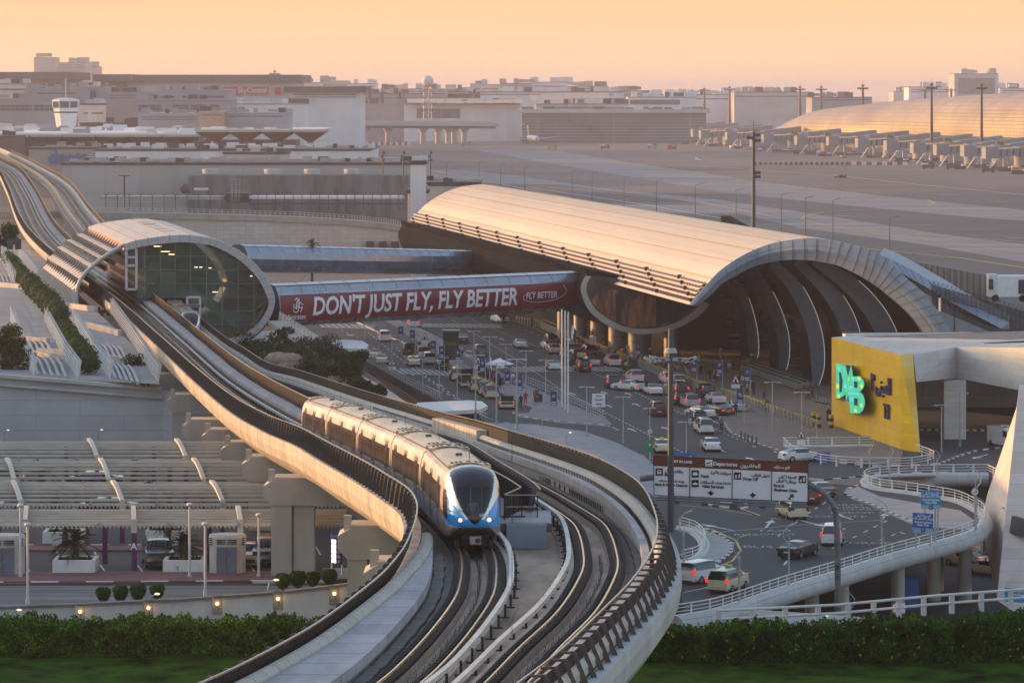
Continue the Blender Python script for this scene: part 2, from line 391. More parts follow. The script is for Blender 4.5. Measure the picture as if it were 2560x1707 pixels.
# --- fences
def fence(xt, xf, zt, zfo, a, b, zf, name, step=1.7, panel=True, sgn=1, pend=1e9):
 """top rail at xt, foot at xf: inverted-L brackets outside, mesh panel between"""
 fr = MB(); D = a
 nb = 0
 while D < b:
  n = near(D); z = zf(D); x0, x1 = xf(D), xt(D); zt_, zb = z+zt(D), z+zfo(D)
  xb = lerp(x0, x1, .35)
  w = .09
  prof = [(x0-sgn*.18, zb), (x0-sgn*.16, zb+.06), (xb-sgn*.04, zt_-.06), (xb+sgn*.04, zt_+.02), (x1, zt_+.0), (x1, zt_-.07), (xb+sgn*.08, zt_-.09), (x0+sgn*.04, zb)]
  if sgn < 0: prof = prof[::-1]
  fr.sweep([[Vector((x, D-w/2, zz)) for x, zz in prof], [Vector((x, D+w/2, zz)) for x, zz in prof]], brk_m)
  nb += 1; D += step
 mb = strip(lambda D: [(xt(D)-.035, zt(D)-.01), (xt(D)-.035, zt(D)+.05), (xt(D)+.035, zt(D)+.05), (xt(D)+.035, zt(D)-.01)], a, b, toprail_m, zf=zf)
 if panel:
  def pan(D):
   x0, x1 = xf(D), xt(D); xb = lerp(x0, x1, .5)
   return [(x0+sgn*.10, zfo(D)+.08), (xb+sgn*.04, zt(D)-.12), (xb+sgn*.07, zt(D)-.12), (x0+sgn*.13, zfo(D)+.08)][::sgn]
  if sgn < 0: strip(pan, a, b, mesh_m, zf=zf, mb=mb)
  else:
   if a < 160: strip(pan, a, 160, mesh_m, zf=zf, mb=mb)
   strip(pan, max(a, 160), b, pan_d, zf=zf, mb=mb)
 f = mb.build(name, via)
 fr.build('bracket_frame', f)['kind'] = 'stuff'
 return f
fence(wl, fL, dzL, zfL, D0, 1300, ZR, 'parapet_fence', 1.6, sgn=1)
fence(wr, fR, dzR, zfR, D0, 1300, ZQ, 'parapet_fence', 1.7, sgn=-1)
FRLt = line([(600, 905, 1.85), (644, 928.5, 1.85), (808, 988, 1.85), (1144.7, 1097.4, 1.85), (1240, 1150, 1.85), (1324.5, 1200.7, 1.85), (1351, 1224, 1.85)], ZQ)
def wq(D): return interp(FRLt, D) if D < FRLt[-1][0]-1 else cR(D)-2.4
def mid_fence(cf, off, lean, dz, a, b, zf, step, m, nm='walkway_fence'):
 xt = lambda D: cf(D)+off
 mb = strip(lambda D: [(xt(D)-.035, dz), (xt(D)-.035, dz+.06), (xt(D)+.035, dz+.06), (xt(D)+.035, dz)], a, b, toprail_m, zf=zf)
 strip(lambda D: [(xt(D)+lean-.015, dz-1.1), (xt(D)-.015, dz), (xt(D)+.015, dz), (xt(D)+lean+.015, dz-1.1)], a, b, m, zf=zf, mb=mb)
 D = a
 while D < b:
  z = zf(D); mb.bar((xt(D)+lean, D, z+dz-1.15), (xt(D), D, z+dz), .07, .07, blackm); D += step
 return mb.build(nm, via)
mid_fence(cL, 3.05, .1, 1.9, 179, 555, ZR, 1.6, mesh_m)
fence(wq, lambda D: wq(D)-.55, lambda D: 1.85, lambda D: .5, FRLt[0][0], 480, ZQ, 'parapet_fence', 1.35, panel=True, sgn=1)
mid_fence(cL, 3.05, .1, 1.9, 578, 1300, ZR, 3, mesh_m)
mid_fence(cR, -2.5, -.5, 1.7, 578, 1300, ZQ, 3, blackm)
strip(lambda D: [(wq(D)-.65, -.8), (wq(D)-.85, .3), (wq(D)-.75, .5), (wq(D)+.1, .5), (wq(D)+.1, -.8)], 186, 1300, gird_m, 'inner_girder_web', zf=ZQ)
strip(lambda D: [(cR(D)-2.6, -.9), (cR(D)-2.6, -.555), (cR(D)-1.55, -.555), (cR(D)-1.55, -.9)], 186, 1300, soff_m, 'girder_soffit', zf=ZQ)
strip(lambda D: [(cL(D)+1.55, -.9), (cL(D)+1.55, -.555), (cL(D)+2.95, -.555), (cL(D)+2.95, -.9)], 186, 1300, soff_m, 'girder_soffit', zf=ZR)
# --- end of the middle walkway: pier block, cap, gate
zb = ZR(174)
b = MB(); b.bb(-.26, 1.62, 173.2, 175.5, zb-.5, zb+.62, mat('grey_plaster', (.27, .31, .35), .8, var=.06, scale=.6)); b.build('end_block', via)
b = MB(); b.bb(-.72, 1.86, 173.6, 179, zb+.22, zb+.64, walk_m)
b.build('end_platform', via)
g = MB()
for z in (1.9, 1.35): g.bar((-.35, 174.2, zb+z), (1.25, 174.2, zb+z), .04, .04, steel)
for x in (-.3, .45, 1.2): g.bar((x, 174.2, zb+.84), (x, 174.2, zb+1.9), .05, .05, blackm)
for k in range(12): g.bar((.5+k*.06, 174.2, zb+.84), (.5+k*.06, 174.2, zb+1.35), .012, .012, dgrey)
g.build('end_gate', via)
b = MB()
pts = [(179, cL(179)+3.05), (176.5, .05), (174.3, -.35)]
for (d0, x0), (d1, x1) in zip(pts[:-1], pts[1:]):
 b.bar((x0, d0, ZR(d0)+1.92), (x1, d1, ZR(d1)+1.92), .06, .06, toprail_m)
 for k in range(4):
  t = k/3; b.bar((lerp(x0, x1, t), lerp(d0, d1, t), ZR(d0)+.8), (lerp(x0, x1, t), lerp(d0, d1, t), ZR(d0)+1.9), .08, .08, blackm)
 b.poly([(x0, d0, ZR(d0)+.85), (x1, d1, ZR(d1)+.85), (x1, d1, ZR(d1)+1.88), (x0, d0, ZR(d0)+1.88)], mesh_m)
b.build('walkway_fence', via)
# --- small lineside things in the foreground
b = MB()
for cf in (cL, cR):
 D = 108.0
 while D < 168:
  b.box((cf(D)+.05*math.sin(D*3), D, ZR(D)-.36), (.02, .02, .3), blackm)
  b.bar((cf(D), D, ZR(D)-.42), (cf(D)+.12, D+.35, ZR(D)-.2), .015, .015, blackm); D += .9
 b.path([Vector((cf(d)+.04*math.sin(d*2), d, ZR(d)-.44)) for d in range(108, 170, 2)], .02, blackm, 4)
b.build('trackside_cable', via)['kind'] = 'stuff'
# --- piers
pier_m = mat('pier_concrete', (.50, .46, .39), .85, var=.1, scale=.5, stretch=(1, 1, .2), bump=.05)
def solve_u(u, off):
 best = None; D = 170.0
 while D < 640:
  e = abs(1280+(cL(D)+off)*F/D-u)
  if best is None or e < best[0]: best = (e, D)
  D += .5
 return best[1]
def pier(D, w=2.6, split=False, base=0.0, off=-3.7, depth=2.4, head=True):
 m = MB(); c = cL(D); z = ZR(D)
 x0 = c+off; zt = z-2.9
 if split:
  m.bb(x0, x0+w*.48, D, D+depth, base, zt, pier_m); m.bb(x0+w*.53, x0+w, D+.15, D+depth-.15, base, zt, pier_m)
  m.bb(x0+.1, x0+w-.1, D+.4, D+depth-.4, base, zt-.1, pier_m)
 else:
  m.bb(x0, x0+w, D, D+depth, base, zt, pier_m)
 p = m.build('pier', via)
 if head:
  h = MB()
  y0, y1 = D-.1, D+depth+.1
  x2 = c+1.8
  prof = [(x0+.05, z-3.0), (x0-.55, z-2.3), (x0-.65, z-1.5), (x0-.1, z-1.45), (x0+.55, z-.8+zfL(D)*0), (x2, z-.95), (x2, z-2.5), (x2-1.2, z-3.0)]
  prof = [(x0+.05, z-3.0), (x0-.5, z-2.45), (x0-.5, z-1.75), (x0+.15, z-1.35), (x0+.15, z-1.2), (x2, z-1.2), (x2, z-2.6), (x2-1.2, z-3.0)]
  h.sweep([[Vector((x, y0, zz)) for x, zz in prof], [Vector((x, y1, zz)) for x, zz in prof]], pier_m)
  h.bb(x0-.2, x0+.2, y0+.3, y0+.7, z-1.5, z-.7, pier_m)
  h.build('crosshead', p)
for u, w, sp, base, dd in ((868, 2.2, True, 6, 196), (678, 2.75, True, 8.5, 240.3), (621, 1.75, False, 8.5, 266), (568, 1.65, False, 8.5, 285), (518, 1.6, False, 8, 303), (470, 1.6, False, 2, 318)):
 pier(dd, w, sp, base, off=(u-1280)*dd/F-cL(dd))
pier(174, 1.6, False, 0, off=-4.3)
for u in (430, 386, 356, 336, 308, 283, 262, 246):
 D = solve_u(u, -3.7); pier(D, 1.6, False, 0)
for D in (600, 640, 690, 740, 790, 850, 920, 1000, 1080): pier(D, 1.8, False, 0, off=-3.2)
for D in (176, 205, 236, 268, 310, 360):
 m = MB(); m.bb(cR(D)-.9, cR(D)+.9, D, D+2.2, 0, ZQ(D)-1.6, pier_m); m.build('pier', via)
for D in (650, 720, 800, 900):
 m = MB(); m.bb(cR(D)-1, cR(D)+1, D, D+2.2, 0, ZQ(D)-1.6, pier_m); m.build('pier', via)
# ---------------------------------------------------------------- trains
tr_silver = mat('train_silver', (.74, .66, .59), .32, metal=.8, var=.02, scale=.3, coat=.0)
tr_roof = mat('train_roof_glare', (.62, .47, .33), .30, metal=.45, var=.2, scale=1.0, stretch=(1, .25, 1))  # golden base colour stands in for sky glare on the roof
tr_blue = mat('train_blue', (.03, .34, .80), .22, var=.04, coat=.6)
tr_lblue = mat('train_pale_blue', (.30, .42, .60), .3, var=.06, coat=.4)
tr_black = mat('train_black', (.008, .009, .013), .12, var=.05, coat=.5)
tr_win = mat('train_window', (.085, .05, .032), .16, metal=.1, var=.15, scale=.6, spec=.9)
tr_door = mat('train_door', (.44, .40, .40), .25, metal=.3, var=.1)
gait_m = mat('gangway_rubber', (.03, .03, .032), .7)
screen_m = mat('windscreen_glass', (.02, .05, .05), .05, var=.1, spec=.9, alpha=.42)
lamp_m = mat('headlamp_lit', (.9, .85, .7), .3, emit=(1, .86, .62), estr=.6)
SEC = [(1.22, .38), (1.31, .62), (1.35, 1.1), (1.355, 1.7), (1.34, 2.35), (1.27, 2.9), (1.12, 3.25), (.85, 3.46), (.45, 3.58), (0, 3.62)]
SEC = SEC+[(-x, z) for x, z in SEC[-2::-1]]
def sec_at(z):
 for (a, b), (c, d) in zip(SEC[:9], SEC[1:10]):
  if b <= z <= d: return lerp(a, c, (z-b)/(d-b))
 return SEC[0][0]
def side_strip(mb, y0, y1, z0, z1, m, off=.012, both=True):
 zs = sorted(set([z0, z1]+[z for _, z in SEC[:9] if z0 < z < z1]))
 for s in ((-1, 1) if both else (-1,)):
  rows = [[(s*(sec_at(z)+off), y, z) for z in zs] for y in (y0, y1)]
  if s > 0: rows = rows[::-1]
  mb.grid(rows[::-1], m)
def carriage_body(Lc, front=0.0):
 """rear at y=+Lc, front at y=0 (travelling towards -y); 'front' metres are left to the nose"""
 parts = {}
 b = MB(); sx2 = [[(x, y, z) for x, z in SEC][::-1] for y in (front, Lc*.3, Lc*.6, Lc-.18)]
 b.grid(sx2, tr_silver, True, True, mf=lambda a, k: tr_roof if 6 <= k <= 11 else tr_silver); b.poly(sx2[0][::-1], tr_silver); b.poly(sx2[-1], tr_silver)
 b.bb(-1.05, 1.05, front+.3, Lc-.4, -.05, .45, blackm)
 for y in (front+1.6, front+3.0, Lc-3.2, Lc-1.8):
  for s in (-1, 1): b.tube((s*.65, y, .42), (s*.8, y, .42), .42, blackm, n=14)
 parts['carriage'] = b
 w_ = MB(); nw = 9; y = front+.5; y1 = Lc-.7; seg = (y1-y)/nw
 side_strip(w_, y, y1, 1.58, 2.62, tr_win, .008)
 for k in range(1, nw): side_strip(w_, y+k*seg-.035, y+k*seg+.035, 1.6, 2.6, tr_black, .014)
 parts['window_band'] = w_
 s_ = MB(); side_strip(s_, front+.05, Lc-.2, .62, 1.28, tr_lblue, .006); side_strip(s_, front+.05, Lc-.2, 1.36, 1.42, tr_blue, .006)
 parts['side_stripe'] = s_
 doors = []
 for k in range(3):
  yc = lerp(front+2.2, Lc-2.4, k/2)
  for s in (-1, 1):
   d = MB();
   for z0, z1, mm, o in ((.75, 2.95, tr_door, .020), (1.5, 2.75, tr_win, .026)):
    for q in (-1, 1):
     ys = sorted((yc+q*.04, yc+q*.72)); pad = 0 if mm is tr_door else .12
     rows = [[(s*(sec_at(z)+o), yy, z) for z in sorted(set([z0, z1]+[z for _, z in SEC[:9] if z0 < z < z1]))] for yy in (ys[0]+pad*.6, ys[1]-pad*.6)]
     d.grid(rows if s > 0 else rows[::-1], mm)
   doors.append(d)
 parts['door'] = doors
 r = MB()
 def roofstrip(y0, y1, xw, z, m):
  n = 8
  rows = [[(x, yy, z-.10*(x/1.1)**2-.02-.16*max(0, abs(x)-.75)) for x in [(-xw+2*xw*k/n) for k in range(n+1)]] for yy in (y0, y1)]
  r.grid(rows[::-1], m);
  r.poly([rows[0][0], rows[0][-1], (xw, y0, z-.3), (-xw, y0, z-.3)], m)
 ac = [Lc-2.0] + ([front+.25] if front == 0 else [front+.2])
 for y0 in ac:
  roofstrip(y0, y0+1.5, 1.0, 3.70, tr_roof)
  for x in (-.75, -.55, -.35, .35, .55, .75):
   for k in range(4): r.box((x, y0+.4+k*.22, 3.68-.1*(x/1.1)**2), (.13, .11, .03), blackm)
  r.box((0, y0+.75, 3.70), (.22, .3, .02), blackm)
 r.box((0, Lc*.55, 3.66), (.3, .3, .1), dgrey); r.tube((.3, Lc*.4, 3.6), (.3, Lc*.4, 3.9), .02, dgrey)
 for x in (-.95, .95): r.bar((x, front+.2, 3.42), (x, Lc-.3, 3.42), .04, .03, dgrey)
 parts['roof_unit'] = r
 g = MB(); sc2 = [(x*.93, .35+(z-.35)*.965) for x, z in SEC][::-1]
 g.sweep([[(x, Lc-.2, z) for x, z in sc2], [(x, Lc+.22, z) for x, z in sc2]], gait_m)
 parts['gangway'] = g
 return parts
def nose_parts(Ln=2.9):
 """front shell: y from Ln (joint) to 0 (tip)"""
 zc = 1.75; out = []
 n = 120; K = 44
 ring = SEC+[(-1.22, .38), (1.22, .38)]
 lens = [0];
 for (a, b), (c, d) in zip(SEC[:-1], SEC[1:]): lens.append(lens[-1]+math.hypot(c-a, d-b))
 pts = []
 tot = lens[-1]
 m1 = int(n*.8)
 for i in range(m1):
  s = tot*i/(m1-1)
  for k in range(len(lens)-1):
   if lens[k] <= s <= lens[k+1]+1e-9: break
  t = (s-lens[k])/(lens[k+1]-lens[k]); pts.append((lerp(SEC[k][0], SEC[k+1][0], t), lerp(SEC[k][1], SEC[k+1][1], t)))
 for i in range(1, n-m1+1):
  t = i/(n-m1+1); pts.append((lerp(-1.22, 1.22, t), .38))
 rows = []
 for k in range(K+1):
  r = 1-k/K
  r = r**.75
  row = []
  for x, z in pts:
   X, Z = x*r, zc+(z-zc)*r
   p = 3.0
   y = Ln*(1-r**p)**(1/p)
   lean = max(0, min(1, (Z-.9)/2.7)); y *= 1-.33*lean**1.4
   if Z < .9: y *= 1-.08*((.9-Z)/.5)
   row.append((X, Ln-y, Z))
  rows.append(row)
 def region(X, Y, Z):
  ax = abs(X)
  hb = 1.0*max(0, 1-(max(0, 3.3-Z)/2.25)**1.75)**.75 if Z < 3.3 else 1.0*max(0, 1-(Z-3.3)/.36)**.5
  if Y < 2.1 and Z > 1.06 and ax < hb:
   if 1.55 < Z < 2.72 and ax < min(.80, hb-.09): return screen_m
   return tr_black
  if Z < .92+.06*ax: return tr_silver
  if ax > 1.18 and 1.2 < Z < 2.6 and Y < 1.9 and Y > .55 and Z > 1.2+(Y-.55)*.2: return tr_win
  bl = 1.30+1.35*max(0, ax-.42)
  if Z < bl and Y < 2.3: return tr_blue
  return tr_silver
 mb = MB()
 base = len(mb.v)
 for r in rows: mb.v += r
 n2 = len(pts)
 for a in range(K):
  for b in range(n2):
   b2 = (b+1) % n2
   f = (a*n2+b, a*n2+b2, (a+1)*n2+b2, (a+1)*n2+b)
   cx = [sum(mb.v[i][j] for i in f)/4 for j in range(3)]
   mb.f.append(f); mb.m.append(mb.mi(region(*cx))); mb.sm.append(True)
 return mb
def person_pose(): pass
def make_train(cars, label, loc_list, group, rider=False):
 """cars: list of (front point, rear point, has nose)"""
 root = thing('metro_train', label, 'train', loc_list[0][0], group)
 made = {}
 for i, (A, B, nose) in enumerate(loc_list):
  d = (B-A); Lc = d.length; d.normalize()
  yaw = math.atan2(-d.x, d.y); pitch = math.asin(d.z)
  Ln = 2.9 if nose else 0.0
  pr = carriage_body(Lc, Ln)
  body = pr['carriage'].build('carriage', root, world=False)
  body.location = A-loc_list[0][0]; body.rotation_euler = (pitch, 0, yaw)
  for nm in ('window_band', 'side_stripe', 'roof_unit', 'gangway'): pr[nm].build(nm, body, world=False)
  for dd in pr['door']: dd.build('door', body, world=False)
  if nose:
   nose_parts(Ln).build('nose_shell', body, world=False)
   for s in (-1, 1):
    h = MB(); h.tube((s*.66, .24, 1.28), (s*.66, .16, 1.28), .145, tr_black, n=20); h.tube((s*.66, .17, 1.28), (s*.66, .13, 1.28), .10, lamp_m, n=20)
    h.tube((s*.66, .2, 1.28), (s*.66, .15, 1.28), .125, steel, n=20)
    h.build('headlight', body, world=False)
   c = MB(); c.bb(-.62, .62, .02, 1.6, .1, .62, tr_black); c.box((0.0, -.12, .38), (.5, .35, .34), steel); c.tube((.1, -.28, .38), (.1, -.36, .38), .12, blackm, n=16)
   c.box((-.14, -.31, .38), (.14, .06, .16), galv); c.bar((0, -.05, .3), (0, .6, .3), .2, .2, blackm)
   for s in (-1, 1): c.bb(s*.8-.09, s*.8+.09, .5, .8, -.02, .35, blackm)
   c.build('coupler', body, world=False)
   cb = MB(); cb.bb(-1.1, 1.1, 2.6, 2.65, .6, 3.2, mat('cab_interior', (.04, .09, .09), .6)); cb.bb(-1.0, 1.0, 1.0, 2.6, .9, 1.0, dgrey)
   cb.bb(-.9, .9, .75, 1.1, .9, 1.45, dgrey)
   cb.bar((-.1, 1.2, 1), (-.1, 1.2, 2.9), .04, .04, steel); cb.bar((.45, 1.6, 1), (.45, 1.6, 3), .04, .04, steel)
   cb.build('cab', body, world=False)
   if rider:
    t = text_mb('5006', .21, white, face_frame((.40, -.02, 1.50), (1, 0, 0), (0, .25, 1)), .004)
    t.build('fleet_number', body, world=False)
    wp = MB(); wp.bar((-.75, .30, 1.75), (-.2, .0, 1.5), .03, .02, tr_black); wp.build('wiper', body, world=False)
 return root
def trackpt(D, cf=cL, zf=ZR): return Vector((cf(D), D, zf(D)))
jd = [solve(u, v, 3.3) for u, v in ((1052, 1128), (978, 1089), (894.6, 1053), (817, 1023.7), (754.8, 1003))]
print('joints', [round(x, 1) for x in jd])
segs = [(167.6, jd[0])]+list(zip(jd[:-1], jd[1:]))
cars = []
for i, (a, b) in enumerate(segs): cars.append((trackpt(a+.1), trackpt(b-.1), i == 0))
train1 = make_train(None, 'silver and blue five car metro train on the curved viaduct with lit headlights', cars, 'metro trains on the viaduct', True)
f2 = 478.0
cars2 = [(trackpt(f2, cR, ZQ), trackpt(f2+15.5, cR, ZQ), True), (trackpt(f2+15.7, cR, ZQ), trackpt(f2+31, cR, ZQ), False)]
train2 = make_train(None, 'blue topped metro train coming out of the glass station opening', cars2, 'metro trains on the viaduct')
# ---------------------------------------------------------------- metro station shell
DS = 510.0
panel_w = mat('ring_panel', (.46, .47, .48), .45, metal=.25, var=.06, scale=.4)
roof_s = mat('station_roof', (.64, .54, .44), .5, metal=.15, var=.06, scale=.25, stretch=(1, .2, 1), bump=.02)
ribm = mat('louver_fin', (.20, .20, .20), .6, var=.1)
glz = mat('station_glass', (.05, .15, .12), .05, var=.3, scale=.15, spec=.9, alpha=.6)
mull = mat('mullion', (.13, .15, .145), .5)
whitef = mat('white_frame', (.62, .63, .64), .5)
brz = mat('bronze_screen', (.22, .12, .07), .35, metal=.5, var=.2, scale=.6, wave=('Y', .35, .5))  # dark wall colour tinted with the orange evening light falling on it
teal = mat('interior_teal', (.20, .40, .33), .7, var=.15, scale=.2)
inter = mat('interior_dark', (.045, .085, .07), .7, var=.3, scale=.12)
lit = mat('lit_lamp', (1, .85, .6), .5, emit=(1, .72, .38), estr=5)
def S(u, v, D=DS): return P(u, v, D)
EX = Vector((-.188, .982, 0)).normalized()
LS = 66.0
st = thing('metro_station', 'oval tube shaped metro station with louvred side and green glass end wall', 'station', (-46, DS, 0))
def smooth_pts(pts, k=6):
 out = []; n = len(pts)
 for i in range(n-1):
  p0 = Vector(pts[max(0, i-1)]); p1 = Vector(pts[i]); p2 = Vector(pts[i+1]); p3 = Vector(pts[min(n-1, i+2)])
  for j in range(k):
   t = j/k; out.append(.5*((2*p1)+(-p0+p2)*t+(2*p0-5*p1+4*p2-p3)*t*t+(-p0+3*p1-3*p2+p3)*t**3))
 out.append(Vector(pts[-1])); return out
ro = [(311, 609.7), (340, 601), (369, 595.8), (424, 588.8), (475, 587.8), (530, 595.8), (562, 608), (600, 628), (636, 657), (667, 694), (685, 734), (687, 760), (676, 792.5), (650, 827), (618, 847), (570, 862), (500, 872)]
ri = [(314, 627), (343, 619), (373, 613.5), (424, 607), (473, 606), (522, 612), (551, 622), (586, 641), (619, 667), (648, 700), (666, 736), (672, 760), (660, 788), (636, 818), (606, 835), (565, 848), (500, 858)]
rl = [(311, 612), (272, 634), (234, 663), (206, 692), (192, 726), (193, 760), (203, 790), (222, 815), (260, 845)]
OUT = smooth_pts([S(*p) for p in ro]); INN = smooth_pts([S(*p) for p in ri]); LEF = smooth_pts([S(*p) for p in rl], 5)
m = MB()
fw = Vector((0, -.5, 0));
m.grid([[p+fw for p in OUT], [p+fw for p in INN]][::-1], panel_w); m.grid([[p+fw for p in OUT], OUT], panel_w); m.grid([INN, [p+fw for p in INN]], panel_w)
m.build('end_ring', st)
m = MB()
for k in range(0, len(OUT), 3):
 a, b = OUT[k]+fw*1.03, INN[k]+fw*1.03; m.bar(a, b, .05, .05, mull)
m.build('panel_joint', st)
m = MB(); m.path(LEF, .28, panel_w, 8); m.build('end_rim', st)
cut = 16*6
m = MB()
rows = []
for k in range(0, 13):
 rows.append([p+EX*(LS*k/12) for p in OUT])
m.grid(rows, roof_s, smooth=True); m.grid([[q-Vector((0, 0, .25)) for q in r] for r in rows][::-1], inter)
e = OUT[0]; m.grid([[e, e+Vector((-.05, 0, -.9))], [e+EX*LS, e+EX*LS+Vector((-.05, 0, -.9))]], mat('roof_edge', (.5, .28, .18), .5))
m.build('roof', st)
m = MB()
for k in range(6, 50, 6):
 p = OUT[k]; m.bar(p+Vector((0, 0, .04)), p+EX*LS+Vector((0, 0, .04)), .12, .08, mat('roof_seam', (.38, .30, .24), .6))
for k in range(5):
 p = OUT[19]+EX*(14+9*k); m.bar(p+Vector((-.4, 0, .1)), p+Vector((1.5, 0, .1)), .5, .06, dgrey if k == 3 else roof_s)
m.build('roof_seam', st)
lips = [(183, 725), (196, 696), (224, 667.5), (250, 646), (278, 630.5), (309, 612)]
Lp = [S(*p) for p in lips]
for k in range(5):
 a, b = Lp[k], Lp[k+1]; d = (b-a).normalized(); nrm = Vector((d.z, 0, -d.x))       # inward
 M_ = a.lerp(b, .64)+nrm*.55
 m = MB(); n = 15
 m.grid([[a+EX*(LS*i/n), M_+EX*(LS*i/n)] for i in range(n+1)], roof_s)
 m.grid([[a+EX*(LS*i/n)+nrm*.14, M_+EX*(LS*i/n)+nrm*.14] for i in range(n+1)][::-1], ribm)
 m.grid([[a+nrm*.14, a], [a+EX*LS+nrm*.14, a+EX*LS]], roof_s)
 m.grid([[M_+nrm*1.3, b+nrm*1.6], [M_+nrm*1.3+EX*LS, b+nrm*1.6+EX*LS]], ribm); m.grid([[M_, M_+nrm*1.3], [M_+EX*LS, M_+nrm*1.3+EX*LS]], ribm)
 lv = m.build('louver', st)
 for i in range(n+1):
  f = MB(); o = EX*(LS*i/n); c = a.lerp(M_, .45)
  f.poly([c+o, M_+o, b+o+nrm*.1], ribm); f.poly([c+o+EX*.12, b+o+nrm*.1+EX*.12, M_+o+EX*.12], ribm)
  f.bar(c+o, b+o+nrm*.1, .1, .1, galv)
  f.bar(a+o+d*.02-nrm*.02, M_+o-nrm*.02, .05, .05, conc)
  f.build('louver_fin', lv)
low = smooth_pts([S(183, 728), S(187, 760), S(200, 792), S(221, 815), S(262, 846)], 4)
m = MB()
for i in range(17):
 o = EX*(LS*i/16); pp = [p+o for p in low]
 for a, b in zip(pp[:-1], pp[1:]): m.bar(a, b, .22, .3, offw)
m.build('side_rib', st)
m = MB(); m.grid([[p+Vector((.5, 0, 0))+EX*(LS*i/4) for p in low] for i in range(5)], conc_d); m.build('side_panel', st)
m = MB()
x0 = cL(DS)+2.0
a = Vector((x0, DS+1.0, ZR(DS)-.6)); h = Vector((0, 0, 8.2))
m.grid([[a, a+h], [a+EX*LS, a+EX*LS+h]][::-1], brz)
m.bb(x0-.25, x0+.1, DS+1, DS+1.2, ZR(DS)-.5, ZR(DS)+.8, conc_d)
m.build('platform_screen', st)
m = MB()
for i in range(16): m.box(tuple(a+EX*(2+LS*i/18)+Vector((-.1, 0, 1.7))), (.25, .9, .35), brz)
m.build('screen_light_box', st)
m = MB(); m.grid([[S(236, 660)+EX*1, S(300, 628)+EX*1], [S(236, 660)+EX*LS, S(300, 628)+EX*LS]], inter); m.build('ceiling', st)
m = MB()
uu = [341+39.4*k-20 for k in range(0, 10)]
def ring_v(u, side):
 best = None
 for p in INN:
  pu = 1280+p.x*F/p.y; pv = VH+(HC-p.z)*F/p.y
  if (pv < 735) == (side == 't'):
   if best is None or abs(pu-u) < best[0]: best = (abs(pu-u), pv)
 return best[1]
us = [341, 361.5, 401, 437.6, 477, 516.5, 556, 595.5, 635, 671]
vs = [600, 640, 674.5, 709, 743.5, 777, 811, 860]
def clipq(u0, u1, v0, v1):
 t0, t1 = ring_v(u0, 't'), ring_v(u1, 't'); b0, b1 = ring_v(u0, 'b'), ring_v(u1, 'b')
 if u0 < 480: b0 = 860
 if u1 < 480: b1 = 860
 q = [(u0, min(v1, b0)), (u1, min(v1, b1)), (u1, max(v0, t1)), (u0, max(v0, t0))]
 if q[0][1] <= q[3][1]+.5 and q[1][1] <= q[2][1]+.5: return None
 return q
fr = MB()
for i in range(len(us)-1):
 for j in range(len(vs)-1):
  u0, u1, v0, v1 = us[i], us[i+1], vs[j], vs[j+1]
  if 380 < (u0+u1)/2 < 470 and v0 >= 743: continue
  q = clipq(u0, u1, v0, v1)
  if not q: continue
  pp = [S(u, max(v, 590), DS+.6) for u, v in q]
  if (pp[2]-pp[1]).length < .05 and (pp[3]-pp[0]).length < .05: continue
  m.poly(pp, glz)
  fr.bar(pp[0], pp[1], .12, .1, mull); fr.bar(pp[1], pp[2], .12, .1, mull)
gw = m.build('glass_wall', st); fr.build('mullion', gw)
for u0, u1, v0, v1 in ((316, 341, 621, 723), (468, 500, 743, 800)):
 m = MB()
 for a, b in (((u0, v0), (u0, v1)), ((u1, v0), (u1, v1)), ((u0, v0), (u1, v0)), ((u0, (v0+v1)/2-8), (u1, (v0+v1)/2-8)), ((u0, v1), (u1, v1)), ((u0, v0+22), (u1, v0+22))):
  m.bar(S(*a, DS+.1), S(*b, DS+.1), .3, .3, whitef)
 m.poly([S(u0, v1, DS+.3), S(u1, v1, DS+.3), S(u1, v0, DS+.3), S(u0, v0, DS+.3)], glz)
 m.build('door_frame', st)
m = MB()
def slab(u0, v0, u1, v1, h, D0_, D1_, mm):
 a, b = S(u0, v0, D0_), S(u1, v1, D0_)
 for d in (0,):
  m.poly([a, b, b+Vector((0, 0, h)), a+Vector((0, 0, h))], mm)
  m.poly([a+Vector((0, 0, h)), b+Vector((0, 0, h)), b+Vector((0, D1_-D0_, h)), a+Vector((0, D1_-D0_, h))], mm)
slab(343, 743, 480, 743, 1.1, DS+4, DS+30, teal)
slab(480, 743, 590, 820, 1.3, DS+4, DS+8, teal); slab(590, 802, 625, 802, .8, DS+4, DS+12, teal)
slab(400, 741, 436, 741, 3.4, DS+6, DS+8, teal)
slab(475, 700, 640, 735, .5, DS+20, DS+24, inter); slab(343, 675, 520, 672, .4, DS+25, DS+40, inter)
bk = [q+EX*60 for q in INN]
m.fill([(q.x, -q.z, 0) for q in bk], inter) if False else m.poly([q-Vector((0, 0, .2)) for q in bk], inter)
for u in (357, 371, 386): m.tube(S(u, 720, DS+9), S(u, 640, DS+9), .18, brz)
m.build('interior', st)
m = MB()
for u, v, w_ in ((394, 616, 1.3), (413, 629, 1.6), (430, 636, 1.2), (490, 668, .5), (502, 668, .5), (525, 670, .5), (538, 730, .9), (610, 652, .5), (628, 690, .4)):
 p = S(u, v, DS+3.5); m.box(tuple(p), (w_*.8, .3, .08), lit)
m.build('ceiling_lamp', st)
m = MB()   # plinth walls under the shell
m.grid([[S(224, 818), S(224, 900)], [S(224, 818)+EX*LS, S(224, 818)+EX*LS+Vector((0, 0, -9))]], conc)
m.bb(-60, -34, DS+1.2, DS+40, 0, 4.6, conc_l)
m.bb(-60.2, -52.5, DS-.2, DS+1, 0, 8.2, conc_l)
m.build('podium', st)
